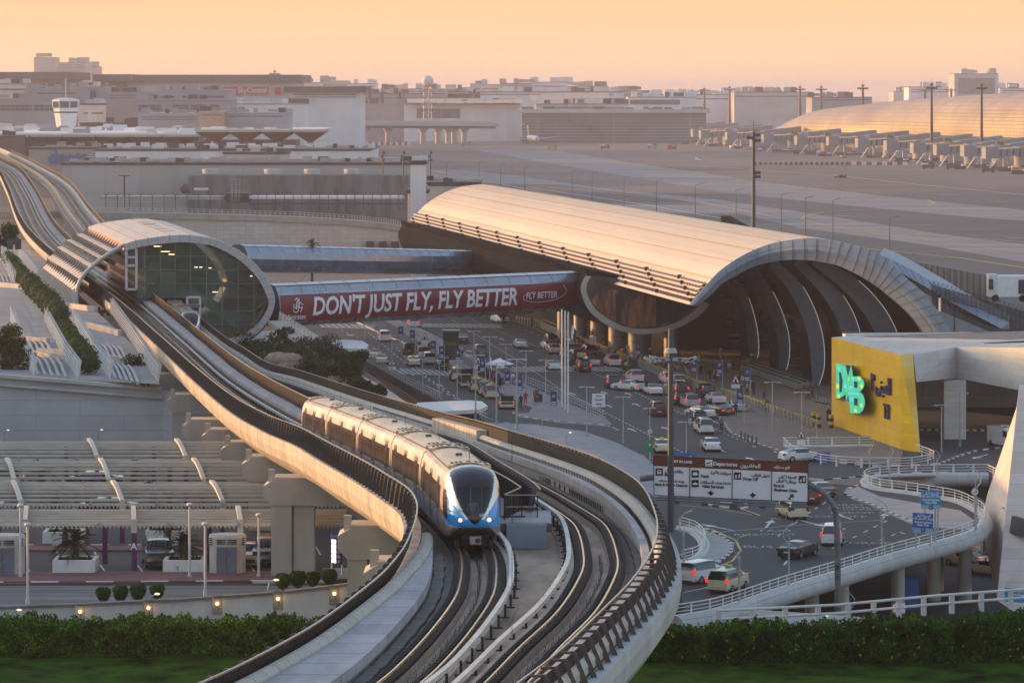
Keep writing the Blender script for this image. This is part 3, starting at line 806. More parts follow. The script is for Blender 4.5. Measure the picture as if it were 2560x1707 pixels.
# ---------------------------------------------------------------- footbridges
silv = mat('bridge_cladding', (.33, .36, .40), .28, metal=.55, var=.08, scale=.3)
silv_l = mat('bridge_top', (.60, .60, .60), .35, metal=.4, var=.06)
crim = mat('crimson_banner', (.17, .007, .018), .45, var=.08, scale=.4)
bwhite = mat('banner_white', (.74, .74, .76), .5, var=.03)
def bridge(name, label, A, B, prof, seg):
 """prof: (y offset toward viewer, z, material) around the tube"""
 root = thing(name, label, 'footbridge', tuple(A), 'enclosed footbridges over the road')
 d = (B-A); L_ = d.length; dr = d.normalized(); side = Vector((dr.y, -dr.x, 0)).normalized()
 rows = [[p+side*y+Vector((0, 0, z)) for y, z, _ in prof] for p in (A, B)]
 m = MB()
 for i in range(len(prof)-1):
  m.grid([[rows[0][i], rows[0][i+1]], [rows[1][i], rows[1][i+1]]], prof[i][2], smooth=False)
 for r in rows: m.poly(r, dgrey)
 m.build('bridge_hull', root)
 j = MB(); t = seg
 while t < L_:
  for i in range(len(prof)-1):
   if i in (7,): continue
   a, b = [A+dr*t+side*(y*1.004)+Vector((0, 0, z)) for y, z, _ in (prof[i], prof[i+1])]
   if prof[i][0] > -.5: j.bar(a, b, .05, .05, mull)
  t += seg
 j.build('panel_joint', root)
 return root, dr, side, L_
A1, B1 = P(668, 810, 513), P(1428, 772, 557); A1.z = 7.7; B1.z = 7.35
HS = 1.13
hh = 5.2
prof = [(-1.8, 0, silv), (-2.3, 2, silv), (-1.9, 4.2, silv_l), (-.9, 5.05, silv_l), (.4, 5.15, silv_l), (1.3, 4.9, blackm), (1.48, 4.75, silv), (1.95, 3.95, silv), (2.15, 3.4, silv), (2.3, 2.4, silv), (2.22, 1.4, silv), (1.9, .5, silv), (1.3, -.1, dgrey), (-1.8, 0, dgrey)]
prof = [(y*HS, z*HS, mm) for y, z, mm in prof]
fb, dr, side, L1 = bridge('footbridge', 'silver enclosed footbridge carrying the long crimson banner with white slogan', A1, B1, prof, 4.6)
bx = [(y*HS, z*HS) for y, z in [(1.93, .45), (2.24, 1.4), (2.32, 2.4), (2.18, 3.4), (2.03, 3.75)]]
m = MB(); rr = []
for t in (.2, L1*.5, L1-1.2): rr.append([A1+dr*t+side*(y+.05)+Vector((0, 0, z)) for y, z in bx])
m.grid(rr, crim, smooth=True); bn = m.build('banner', fb)
def on_banner(txt, t, z, size, xs=1.0, shear=0.0, bold=0.0, al='CENTER'):
 """lettering wrapped on the bulging banner face"""
 M0 = Matrix.Identity(4)
 tm = text_mb(txt, size, bwhite, M0, .006, al, bold, shear, xs)
 bm = bmesh.new(); vs = [bm.verts.new(v) for v in tm.v]
 for f in tm.f:
  try: bm.faces.new([vs[i] for i in f])
  except ValueError: pass
 h = -2.0
 while h < 2.0:
  bmesh.ops.bisect_plane(bm, geom=bm.verts[:]+bm.edges[:]+bm.faces[:], plane_co=(0, h, 0), plane_no=(0, 1, 0)); h += .2
 bm.verts.index_update(); tm.v = [tuple(v.co) for v in bm.verts]; tm.f = [tuple(v.index for v in f.verts) for f in bm.faces]
 tm.m = [0]*len(tm.f); tm.sm = [False]*len(tm.f); bm.free()
 out = []
 for x, y, zz in tm.v:
  h = z+y
  yy = None
  for (a, b), (c, d) in zip(bx[:-1], bx[1:]):
   if b <= h <= d: yy = lerp(a, c, (h-b)/(d-b))
  if yy is None: yy = bx[0][0] if h < bx[0][1] else bx[-1][0]
  p = A1+dr*(t+x)+side*(yy+.085+zz)+Vector((0, 0, h)); out.append(tuple(p))
 tm.v = out; return tm
tm = on_banner("DON'T JUST FLY, FLY BETTER", L1*.432, 2.4, 3.5, .90, .14, .085)
xs_ = [((Vector(p)-A1).dot(dr)) for p in tm.v]; w0 = max(xs_)-min(xs_)
print('slogan width', w0, 'bridge', L1)
tm.build('lettering', bn)
on_banner("FLY BETTER", L1*.85, 2.5, 1.35, .95, .12, .01).build('lettering', bn)
on_banner("Emirates", L1*.05+.2, 1.15, 1.0, 1.0, 0, .01).build('lettering', bn)
m = MB()
pp = []
for k in range(30):
 t = k/29*2*math.pi*.82+math.pi*.62
 pp.append((L1*.85+4.0*math.cos(t)+(k/29)**3*2.0, 2.3+.85*math.sin(t)+(k/29)**4*1.0))
def onb(t, z):
 yy = bx[0][0]
 for (a, b), (c, d) in zip(bx[:-1], bx[1:]):
  if b <= z <= d: yy = lerp(a, c, (z-b)/(d-b))
 return A1+dr*t+side*(yy+.1)+Vector((0, 0, z))
m.path([onb(t, z) for t, z in pp], .035, bwhite, 4)
cx0 = L1*.05+.2       # flowing calligraphic emblem
for pts in ([(-.9, 2.0), (-.7, 1.65), (-.2, 1.6), (.1, 1.8), (.2, 2.2)], [(-.2, 2.0), (-.3, 2.6), (0, 3.0), (.1, 2.6), (0, 2.1)], [(.3, 3.3), (.35, 2.7), (.3, 2.2), (.7, 2.1), (.9, 2.3), (.8, 1.9), (.5, 1.6)],
   [(-.75, 2.6), (-.8, 2.2), (-.4, 2.15), (-.15, 2.4)], [(.5, 2.8), (.8, 2.6), (1.0, 2.5)], [(-.5, 3.1), (-.1, 3.35), (.2, 3.0)]):
 m.path([onb(cx0+x*.95, z*1.13) for x, z in pts], .07, bwhite, 5)
m.build('emblem', bn)
A2, B2 = P(592, 699, 578), P(1310, 690, 682); A2.z = 11.9; B2.z = 6.3
silv = mat('bridge_cladding_blue', (.22, .29, .40), .25, metal=.5, var=.12, scale=.3)
prof2 = [(-1.8, 0, silv), (-2.3, 2, silv), (-1.9, 4.0, silv_l), (-.6, 4.9, silv_l), (.6, 4.95, silv_l), (1.3, 4.72, blackm), (1.45, 4.55, silv), (2.0, 3.6, silv), (2.25, 2.4, silv), (2.1, 1.2, silv), (1.5, .3, silv_l), (1.2, .05, dgrey), (-1.8, 0, dgrey)]
prof2 = [(y*.88, z*.88, mm) for y, z, mm in prof2]
bridge('footbridge', 'plain silver enclosed footbridge behind the bannered one', A2, B2, prof2, 4.3)
# ---------------------------------------------------------------- departures terminal vault
DT = 495.0
clad = mat('rim_cladding', (.22, .27, .33), .45, metal=.1, var=.09, scale=.25)
troof = mat('terminal_roof', (.68, .55, .40), .5, metal=.1, var=.05, scale=.15, stretch=(1, .15, 1), wave=None, bump=.02)
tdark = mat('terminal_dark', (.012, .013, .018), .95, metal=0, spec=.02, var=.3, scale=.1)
tglass = mat('terminal_glass', (.010, .012, .016), .9, var=.3, scale=.2, spec=.03, brick=('YZ', 3, 2.2, .05, (.3, .3, .3), 0))
ribc = mat('arch_rib_cladding', (.15, .18, .23), .5, metal=.1, var=.12, scale=.3)
fint = mat('arch_fin_tan', (.62, .44, .33), .55, var=.06)
AX = Vector((-46.2, 286, 0)); AL = AX.length; AX.normalize()
def T(u, v, D=DT): return P(u, v, D)
tm_ = thing('terminal_building', 'huge vaulted airport terminal with tan ribbed roof and grey rimmed arch', 'terminal', (30, DT, 0))
to = [(1722.5, 761), (1758, 720), (1795, 680), (1839, 648), (1883, 625), (1930, 608), (1980, 599), (2030, 595.5), (2085, 601), (2128, 610), (2166, 621), (2199, 635), (2235, 665), (2263, 693), (2300, 724), (2332, 761), (2358, 797), (2380, 838), (2396, 885), (2402, 935), (2398, 1000)]
ti = [(1742, 764.5), (1773, 739), (1806, 708), (1840, 688), (1880, 667), (1930, 654), (1980, 649), (2029, 651), (2070, 658), (2100, 666), (2146, 688), (2172, 703), (2194, 717), (2212, 732), (2238, 753), (2266.7, 779), (2292, 808), (2310.6, 838), (2322, 885), (2326, 935), (2322, 1000)]
def Trim(u): return DT-max(0, (u-1900))*.03
TO = smooth_pts([T(u, v, Trim(u)) for u, v in to], 5); TI = smooth_pts([T(u, v, Trim(u)) for u, v in ti], 5)
fw = Vector((0, -.8, 0))
m = MB()
mid = [(a+b)*.5+Vector((0, -.35, 0)) for a, b in zip(TO, TI)]
m.grid([[p+fw for p in TO], [p+fw for p in mid], [p+fw for p in TI]][::-1], clad)
m.grid([[p+fw for p in TO], TO], clad); m.grid([[p+Vector((0, 3, 0)) for p in TI], [p+fw for p in TI]], clad)
rim = m.build('arch_rim', tm_)
m = MB()
for k in range(0, len(TO), 3):
 m.bar(TO[k]+fw*1.02, mid[k]+fw*1.04, .06, .06, mull); m.bar(mid[k]+fw*1.04, TI[k]+fw*1.02, .06, .06, mull)
for t in (.33, .66):
 pp = [a.lerp(b, t)+fw+Vector((0, -.25, 0)) for a, b in zip(TO, TI)]
 m.path(pp, .03, mull, 4)
m.build('panel_joint', tm_)
k0 = 4
m = MB(); rows = []
nseg = 60
crest = TO[k0:]
for i in range(nseg+1):
 rows.append([p+AX*(AL*i/nseg) for p in crest])
m.grid(rows, troof, smooth=True)
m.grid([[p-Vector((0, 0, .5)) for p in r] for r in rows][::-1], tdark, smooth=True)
rf = m.build('roof', tm_)
m = MB()
seam = mat('terminal_roof_seam', (.45, .31, .22), .6)
for k in (k0+4, k0+10, k0+16, k0+23, k0+30): m.bar(TO[k]+Vector((0, 0, .03)), TO[k]+AX*AL+Vector((0, 0, .03)), .22, .06, seam)
m.build('roof_seam', rf)
m = MB()
seam2 = mat('roof_rib_seam', (.60, .48, .38), .6)
for i in range(1, 150):
 o = AX*(AL*i/150)
 m.path([p+o+Vector((0, 0, .0)) for p in TO[k0:40:4]], .05, seam2, 4)
m.build('standing_seam', rf)
lp = [(1722.5, 761), (1732, 746.5), (1739.5, 735), (1746, 724.5), (1752.5, 714), (1760, 703)]
Lp = [T(*p) for p in lp]
for k in range(5):
 a, b = Lp[k], Lp[k+1]; d = (b-a).normalized(); nrm = Vector((d.z, 0, -d.x))
 M_ = b+nrm*1.15
 c0 = a.lerp(b, .50)+nrm*.15
 m = MB(); n = 60
 m.grid([[a+AX*(AL*i/n), c0+AX*(AL*i/n)] for i in range(n+1)], troof)
 m.grid([[c0+AX*(AL*i/n), M_+AX*(AL*i/n)] for i in range(n+1)], fint)
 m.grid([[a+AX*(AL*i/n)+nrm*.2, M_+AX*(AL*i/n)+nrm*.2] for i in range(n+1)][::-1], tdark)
 m.grid([[a+nrm*.2, a], [a+AX*AL+nrm*.2, a+AX*AL]], fint)
 lv = m.build('louver', tm_)
 f = MB()
 for i in range(150):
  o = AX*(AL*i/150)
  f.poly([c0+o, M_+o, b+o+nrm*.08], fint); f.poly([c0+o+AX*.1, b+o+nrm*.08+AX*.1, M_+o+AX*.1], fint)
  if i % 12 == k*2 % 12: f.box(tuple(b.lerp(c0, .4)+o+AX*.5), (.6, .7, .5), blackm)
 f.build('louver_fin', lv)['kind'] = 'stuff'
def rib(D, cl, name='arch_rib'):
 cps = smooth_pts([Vector((u, v, w_)) for u, v, w_ in cl], 6)
 a = []; b = []
 for i, p in enumerate(cps):
  q0 = cps[max(0, i-1)]; q1 = cps[min(len(cps)-1, i+1)]
  t = Vector((q1.x-q0.x, q1.y-q0.y, 0)).normalized(); nn = Vector((t.y, -t.x, 0))
  w2 = p.z*1.22; a.append(P(p.x+nn.x*w2, p.y+nn.y*w2, D)); b.append(P(p.x-nn.x*w2, p.y-nn.y*w2, D))
 m = MB(); dd = Vector((0, 1.6, 0))
 inn = [p+Vector((-.9, 6.0, 0)) for p in b]
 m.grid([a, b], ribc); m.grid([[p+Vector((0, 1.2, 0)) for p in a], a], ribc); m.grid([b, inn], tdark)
 r = m.build(name, tm_)
 j = MB()
 for k in range(2, len(a), 3): j.bar(a[k]-Vector((0, .05, 0)), b[k]-Vector((0, .05, 0)), .05, .05, mull)
 j.build('panel_joint', r)
 e = MB(); e.path([p-Vector((0, .1, 0)) for p in a[len(a)//4:]], .045, mat('edge_light', (.8, .8, .78), .4, emit=(1, .95, .88), estr=.25), 4)
 e.build('edge_strip', r)
 return r
ribs = [(554, [(1838, 700, 6), (1858, 740, 9), (1873, 790, 10.5), (1882, 840, 11), (1884, 880, 10), (1879, 912, 6)]),
  (532, [(1880, 672, 8), (1915, 725, 11), (1942, 785, 12), (1957, 840, 12.5), (1960, 890, 11), (1955, 935, 7)]),
  (505, [(1930, 656, 10), (1985, 715, 14), (2020, 780, 15), (2040, 850, 15), (2044, 920, 13), (2036, 980, 3)]),
  (501, [(1990, 652, 10), (2060, 712, 16), (2105, 775, 18), (2130, 840, 18), (2142, 910, 17), (2146, 1000, 15)]),
  (497, [(2035, 652, 8), (2120, 708, 17), (2180, 770, 20), (2218, 838, 21), (2235, 910, 20), (2240, 1000, 18)])]
for D, cl in ribs: rib(D, cl)
m = MB()
q0, q1 = G(1905, 880), G(1480, 812)
m.bb(44, 46, 505, 780, 0, 14, tdark); m.bb(24, 60, 575, 577, 0, 12.0, tglass)
m.grid([[(27+8, 572, 0), (27+8, 572, 10.8)], [(27+8-AX.x*0-44, 780, 0), (27+8-44, 780, 10.8)]], tglass)
m.build('hall_wall', tm_)
m = MB()
for z, y in ((3.2, 562), (1.1, 540), (5.6, 570)): m.bar((33, y, z), (46, y, z), .3, .35, dgrey); m.bar((33, y, z-.9), (46, y, z-.9), .06, .06, steel)
m.bar((30, 574, 9), (46, 545, 5.5), .3, .25, steel)
m.build('gallery_rail', tm_)
colm = mat('column_cladding', (.30, .29, .29), .4, metal=.3, var=.08, brick=('XZ', 3, 2.1, .03, (.3, .3, .3), 0))
for u0, u1, vb in ((1571, 1629, 889), (1521, 1571, 876), (1476, 1521, 866), (1434, 1468, 855), (1393, 1425, 845), (1660, 1700, 905)):
 a, b = G(u0, vb), G(u1, vb); r = (b.x-a.x)/2
 m = MB(); m.tube((a.x+r, a.y+r, 0), (a.x+r, a.y+r, 9.5), r, colm, n=24); m.build('column', tm_)
m = MB(); m.bb(13.5, 36, 566, 640, 8.9, 10.4, dgrey); m.bb(7.5, 24, 580, 700, 6.4, 9.6, tdark); m.build('canopy_deck', tm_)
sc_o = [(1466, 690), (1455, 708), (1452, 726), (1459, 751), (1473, 777), (1494, 797), (1517, 812), (1538, 822), (1563, 830), (1590, 834.5), (1615, 835), (1643, 832.5), (1670, 827), (1697, 819), (1724, 805), (1750, 788), (1775, 760)]
sc_i = [(1478, 690), (1468, 708), (1466, 726), (1473, 747), (1487, 770), (1506, 787), (1526, 800), (1546, 810), (1568, 817.5), (1591, 821.5), (1614, 822), (1640, 820), (1664, 815), (1688, 807), (1712, 794), (1736, 776), (1756, 752)]
SO = smooth_pts([P(u, v, 548) for u, v in sc_o], 3); SI = smooth_pts([P(u, v, 548) for u, v in sc_i], 3)
m = MB(); m.grid([SO, SI][::-1], mat('screen_rim', (.5, .47, .42), .45, metal=.3, var=.08)); m.grid([SO, [p+Vector((0, 20, 0)) for p in SO]], ribc)
m.build('screen_rim', tm_)
m = MB()
pic = [p+Vector((0, .2, 0)) for p in SI]
cen = P(1606, 700, 548.2)
wall_c = mat('picture_ground', (.115, .085, .065), .7, var=.3, scale=.25)
for a, b in zip(pic[:-1], pic[1:]): m.poly([a, b, cen], wall_c)
pc = m.build('picture_panel', tm_)
m = MB()
cl1 = mat('picture_cloth', (.48, .17, .085), .7, var=.45, scale=.45, stretch=(2.5, 1, .35)); cl2 = mat('picture_shade', (.03, .028, .04), .7, var=.3)
def pp_(pts, mm, d=548.12): m.fill([tuple(P(u, v, d)) for u, v in pts], mm) if False else m.poly([P(u, v, d) for u, v in pts], mm)
pp_([(1478, 752), (1500, 728), (1538, 722), (1560, 738), (1568, 765), (1564, 812), (1535, 803), (1505, 784)], cl1)
pp_([(1568, 816), (1573, 765), (1598, 738), (1650, 745), (1690, 760), (1705, 792), (1665, 812), (1600, 820)], cl1, 548.14)
pp_([(1538, 735), (1550, 733), (1552, 805), (1540, 805)], cl2, 548.08); pp_([(1640, 742), (1735, 745), (1735, 770), (1690, 802), (1640, 815)], cl2, 548.1)
pp_([(1486, 700), (1520, 700), (1524, 716), (1500, 724), (1487, 716)], cl2, 548.08)
m.build('picture_figure', pc)
m = MB(); sec = [P(u, v, 549) for u, v in sc_o]+[P(1775, 735, 549), P(1460, 672, 549)]
m.sweep([[p+AX*t for p in sec] for t in (0, 210)], tdark); m.build('upper_hall', tm_)
wt = [(2199, 636), (2234, 651), (2275, 672), (2322, 699), (2370, 727), (2413, 753.6), (2470, 784), (2521.6, 808), (2523, 822)]
wb = [(2230, 668), (2266, 690), (2295, 706), (2330, 726), (2372, 752), (2415, 776), (2470, 804), (2504, 822), (2505, 823)]
W1 = [P(u, v, 500-(u-2199)*.04) for u, v in wt]; W2 = [P(u, v, 497-(u-2199)*.04) for u, v in wb]
m = MB(); m.grid([W1, W2][::-1], clad); m.grid([[p+Vector((2, 14, .3)) for p in W1], W1], clad); m.grid([W2, [p+Vector((0, 22, -.6)) for p in W2]], mat('wing_soffit_glow', (.28, .14, .08), .25, metal=.5, var=.3, scale=.1))  # soffit colour carries the orange reflection seen under the wing
wg = m.build('roof_wing', tm_)
m = MB()
for k in range(0, 8):
 for t in (0, .5): m.bar(W1[k].lerp(W1[k+1], t)-Vector((0, .05, 0)), W2[k].lerp(W2[k+1], t)-Vector((0, .05, 0)), .06, .06, mull)
m.tube(P(2350, 778, 478), P(2350, 745, 478), .15, offw)
m.build('panel_joint', wg)
# ---------------------------------------------------------------- yellow wall and its cream building
yel = mat('yellow_tile', (.88, .53, .008), .32, var=.07, scale=.3, brick=('XZ', 2.4, 1.0, .025, (.8, .75, .6), .5), coat=.3, bump=.04, bscale=1.2)
cream = mat('cream_tile', (.66, .63, .59), .6, var=.07, scale=.2, brick=('XZ', 2.2, .62, .02, (.72, .70, .68), .5), bump=.03, bscale=1)
yw = thing('sign_wall', 'bright yellow tiled wall with glowing green and blue sign letters', 'sign wall', tuple(G(2150, 1100)))
DY = 430.0
A = G(2079, 1063); A = P(2079, 1063, A.y)
B = G(2287, 1136)
yt = [P(2079, 843, A.y), P(2248, 887, B.y+6)]
a0, b0 = A, Vector((G(2250, 1125).x, G(2250, 1125).y, 0))
z_a = HC-(843-VH)*a0.y/F; z_b = HC-(887-VH)*b0.y/F
c0 = Vector((P(2282, 887, b0.y+3).x, b0.y+3.0, 0)); cb = G(2308, 1135)
m = MB()
m.poly([a0, b0, Vector((P(2250, 887, b0.y).x, b0.y, z_b)), Vector((a0.x, a0.y, z_a))], yel)
m.poly([b0, Vector((cb.x, cb.y+2, -1)), Vector((c0.x, c0.y, z_b)), Vector((P(2250, 887, b0.y).x, b0.y, z_b))], yel)
m.poly([Vector((a0.x, a0.y, z_a)), Vector((P(2250, 887, b0.y).x, b0.y, z_b)), Vector((c0.x, c0.y, z_b)), Vector((a0.x+3.2, a0.y+2.5, z_a))], conc_l)
m.poly([Vector((a0.x, a0.y, 0)), Vector((a0.x, a0.y, z_a)), Vector((a0.x+3, a0.y+3, z_a)), Vector((a0.x+3, a0.y+3, 0))], yel)
m.build('tiled_face', yw)
rt = (b0-a0).normalized()
nrm = rt.cross(Vector((0, 0, 1))).normalized()
if nrm.y > 0: nrm = -nrm
def onw(u, v, off=.1):       # pixel on the wall plane
 d = Vector(((u-1280)/F, 1, -(v-VH)/F)); o = Vector((0, 0, HC)); q = a0+nrm*off
 t = (q-o).dot(nrm)/d.dot(nrm); return o+d*t
navy = mat('navy_letter', (.03, .02, .12), .3, var=.05)
lgreen = mat('sign_green_lit', (.05, .6, .35), .4, emit=(.06, .85, .5), estr=.26)
lcyan = mat('sign_cyan_lit', (.1, .7, .8), .4, emit=(.25, .95, .9), estr=.26)
lyel = mat('sign_yellow_lit', (.8, .9, .1), .4, emit=(.85, 1, .15), estr=.26)
lblue = mat('sign_side_blue', (.03, .10, .22), .4)
fh = Vector((rt.x, rt.y, rt.z))
def letter(pts_list, name, front, depth=.9, back=lblue):
 m = MB()
 for pts in pts_list:
  f = [onw(u, v, depth) for u, v in pts]; g = [onw(u, v, .05) for u, v in pts]
  n = len(pts)
  mb2 = MB(); ff = [tuple(p) for p in f]
  i = len(m.v); m.v += ff
  for t in tessellate_polygon([[Vector(p) for p in ff]]): m.f.append(tuple(i+k for k in t)); m.m.append(m.mi(front)); m.sm.append(False)
  for k in range(n): m.poly([g[k], g[(k+1) % n], f[(k+1) % n], f[k]], back)
 return m.build(name, yw)
def z(x, y): return (1700+x/2.735, 600+y/2.735)
def arc(cx, cy, rx, ry, a0_, a1_, n=8): return [(cx+rx*math.cos(R(a0_+(a1_-a0_)*k/n)), cy+ry*math.sin(R(a0_+(a1_-a0_)*k/n))) for k in range(n+1)]
letter([[z(*p) for p in [(1067, 842)]+arc(1105, 960, 42, 112, -80, 80)+[(1067, 1085)]]], 'sign_letter', lgreen)
letter([[z(*p) for p in [(1128, 850), (1172, 856), (1182, 925), (1188, 1108), (1136, 1104), (1122, 960)]]], 'sign_letter', lgreen, 1.0)
letter([[z(*p) for p in [(1158, 930)]+arc(1205, 985, 55, 56, -70, 70, 6)+arc(1212, 1110, 52, 78, -60, 75, 6)+[(1165, 1182), (1150, 1060)]]], 'sign_letter', lgreen, 1.3)
m = MB()
for pts in ([(1088, 905), (1100, 905), (1112, 960), (1104, 1040), (1090, 1040)],):
 m.poly([onw(*z(*p), .94) for p in pts], navy)
for pts in ([(1130, 852), (1168, 858), (1148, 930)], [(1140, 1100), (1184, 1106), (1160, 1010)]): m.poly([onw(*z(*p), 1.04) for p in pts], navy)
for pts in ([(1190, 965), (1212, 968), (1212, 1010), (1190, 1008)], [(1190, 1080), (1214, 1082), (1214, 1130), (1190, 1128)]): m.poly([onw(*z(*p), 1.34) for p in pts], navy)
for (x, y, o) in ((1085, 880, .95), (1075, 1000, .95), (1085, 1068, .95), (1130, 1000, 1.05), (1160, 950, 1.05), (1180, 950, 1.36), (1225, 945, 1.36), (1240, 1000, 1.36), (1175, 1090, 1.36), (1238, 1130, 1.36), (1200, 1165, 1.36), (1165, 1010, 1.36)):
 m.poly([onw(*z(x+dx, y+dy), o) for dx, dy in ((-9, -14), (8, -12), (9, 14), (-8, 12))], lyel if (x+y) % 3 else lcyan)
for pts in ([(1152, 1038), (1225, 1046), (1225, 1060), (1152, 1052)],): m.poly([onw(*z(*p), 1.37) for p in pts], lcyan)
m.build('sign_light', yw)
def wtxt(txt, u, v, size, mm, off=.2, dep=.12, xs=1.0, bold=.03):
 o = onw(u, v, off); t = text_mb(txt, size, mm, face_frame(o, (rt.x, rt.y, 0)), dep, 'CENTER', bold, 0, xs); return t.build('lettering', yw)
wtxt('\uFEF0\uFEE8\uFE92\uFEE4\uFEDF\u0627'[::1] if False else '٣ \uFEF0\uFEE8\uFE92\uFEE4\uFEDF\uFE8D', 2202, 963, 2.6, navy, bold=.02)
wtxt('T3', 2216, 1030, 2.4, navy, xs=.9, bold=.03)
cb_ = thing('parking_building', 'cream stone clad building with open covered bays behind the yellow wall', 'building', tuple(G(2400, 1090)))
def Q(u, v, D): return P(u, v, D)
dF = b0.y+3
m = MB()
m.poly([Q(2283, 887, dF), Q(2390, 867, dF+12), Q(2390, 945, dF+12), Q(2291, 955, dF)][::-1], cream)          # fascia left
m.poly([Q(2390, 867, dF+12), Q(2600, 870, dF-4), Q(2600, 985, dF-4), Q(2390, 945, dF+12)][::-1], cream)
m.build('fascia', cb_)
m = MB()
m.poly([Q(2079, 843, a0.y+.3), Q(2283, 887, dF), Q(2390, 867, dF+12), Q(2600, 870, dF-4), Q(2620, 838, dF+60), Q(2110, 841, a0.y+18)], conc_l)
m.bar(Q(2110, 842, a0.y+16), Q(2620, 836, dF+60), .6, .8, offw); m.bar(Q(2560, 853, dF+30), Q(2290, 862, dF+30), .6, .3, offw); m.bar(Q(2460, 868, dF+24), Q(2620, 858, dF+24), .5, 1.0, dgrey)
m.build('roof', cb_)
m = MB()
a, b = G(2360, 1098), G(2415, 1098)
m.bb(a.x, b.x, a.y, a.y+4, 0, HC-(950-VH)*a.y/F, cream); m.build('pillar', cb_)
m = MB()
wa = mat('bay_wall', (.13, .13, .13), .8, var=.12, scale=.2, brick=('XZ', 3, 1.6, .03, (.5, .5, .5), 0))
y = G(2300, 1085).y+8
m.bb(42, 98, 470, 471, 0, 9.5, wa); m.bb(44, 98, 455, 471, 9.2, 9.5, conc_d)
m.build('bay_wall', cb_)
tw = thing('cream_building', 'tall leaning cream tiled wall at the right edge above the road loop', 'building', tuple(G(2540, 1500, -7)))
m = MB()
peach = mat('peach_tile', (.72, .60, .52), .6, var=.06, scale=.2, brick=('YZ', 2.2, .9, .02, (.7, .7, .7), .5), bump=.03, bscale=1)
d0, d1 = 330, 352
p0, p1, p2, p3 = Q(2550, 962, d1), Q(2700, 962, d1), Q(2600, 1560, d0), Q(2500, 1480, d0)
m.poly([Q(2548, 962, 350), Q(2800, 962, 350), Q(2800, 1700, 322), Q(2492, 1500, 334), Q(2508, 1300, 342)][::-1], peach)
m.poly([Q(2548, 962, 350), Q(2508, 1300, 342), Q(2492, 1500, 334), Q(2452, 1300, 372), Q(2470, 1230, 372), Q(2560, 962, 372)], peach)
m.build('tiled_wall', tw)
m = MB(); m.bar(Q(2530, 1310, 339), Q(2600, 1330, 337), .5, 1.6, dgrey); m.build('slot_window', tw)
# ---------------------------------------------------------------- ground, roads, paths
apr = mat('apron_ground', (.17, .135, .12), .8, var=.26, scale=.009, detail=10, brick=('XY', 45, 45, .5, (.72, .72, .72), 0))
apr2 = mat('apron_dark', (.075, .075, .078), .75, var=.3, scale=.02, stretch=(.4, 2, 1), detail=9)
taxi = mat('taxiway', (.23, .225, .235), .75, var=.24, scale=.03, stretch=(.3, 2, 1), detail=9)
grass = mat('lawn_grass', (.03, .088, .006), .95, spec=.03, var=.4, scale=.5, bump=.4, bscale=9)
brickp = mat('paving_brown', (.19, .15, .125), .8, var=.15, scale=.5, brick=('XY', 3.0, 3.0, .03, (.7, .7, .7), .5))
brickr = mat('paving_red', (.21, .10, .10), .85, var=.15, scale=.6, brick=('XY', 1.2, 1.2, .03, (.75, .75, .75), .5))
paveg = mat('paving_grey', (.27, .28, .30), .8, var=.1, scale=.4, brick=('XY', .9, .9, .02, (.8, .8, .8), .5))
mk_w = mat('marking_white', (.62, .61, .58), .6, var=.15, scale=1)
mk_y = mat('marking_yellow', (.58, .40, .07), .6, var=.15, scale=1)
mk_l = mat('marking_lettering', (.40, .40, .40), .7, var=.25, scale=2)
kerb_b = mat('kerb_black', (.03, .03, .035), .7)
kerb_w = mat('kerb_white', (.60, .59, .57), .7)
def poly_ground(name, pts, z, m, th=None):
 mb = MB(); P_ = [G(u, v, z) for u, v in pts]
 mb.fill([(p.x, p.y, z) for p in P_], m)
 if th:
  n = len(P_)
  for k in range(n):
   a, b = P_[k], P_[(k+1) % n]; mb.poly([(a.x, a.y, z), (b.x, b.y, z), (b.x, b.y, z-th), (a.x, a.y, z-th)], m)
 return struct(name, mb)
mb = MB(); mb.bb(-6000, 6000, 40, 20000, -9, -7.6, mat('terrain', (.10, .095, .09), .9, var=.2, scale=.02)); struct('ground', mb)
mb = MB(); mb.fill([(-4000, 640, -.02), (-60, 640, -.02), (-30, 600, -.02), (30, 600, -.02), (47, 540, -.02), (75, 520, -.02), (4000, 520, -.02), (4000, 9000, -.02), (-4000, 9000, -.02)], apr); struct('airfield_apron', mb)
z0 = 0.01
poly_ground('airfield_shoulder', [(900, 500), (1500, 478), (2000, 492), (2560, 470), (2700, 470), (2700, 830), (2250, 830), (1500, 620), (900, 560)], z0, apr2)
poly_ground('taxiway', [(980, 425), (1150, 458), (1400, 462), (1700, 500), (2000, 570), (2300, 610), (2700, 680), (2700, 628), (2350, 585), (2100, 545), (1800, 500), (1500, 470), (1300, 440), (1150, 425)], z0+.03, taxi)
poly_ground('taxiway', [(1180, 375), (1400, 378), (1560, 405), (1900, 455), (2250, 495), (2560, 525), (2700, 540), (2700, 560), (2450, 545), (2100, 512), (1800, 480), (1500, 430)], z0+.03, taxi)
poly_ground('taxiway', [(1450, 510), (1800, 515), (2060, 545), (2100, 560), (1850, 535), (1480, 530)], z0+.05, taxi)
def gline(name, pts, w, m, z=.08, kind='structure'):
 mb = MB(); P_ = [G(u, v, z) for u, v in pts]
 for a, b in zip(P_[:-1], P_[1:]):
  d = (b-a);
  if d.length < .01: continue
  d.normalize(); s = Vector((d.y, -d.x, 0))*w/2
  mb.poly([a-s, a+s, b+s, b-s][::-1], m)
 for k in range(len(mb.f)):
  pass
 o = mb.build(name); o['kind'] = kind; return o
gline('taxiway_marking', [(1080, 437), (1250, 455), (1500, 480), (1750, 505), (1950, 545), (2150, 578), (2400, 610), (2700, 650)], .9, mk_y, .09)
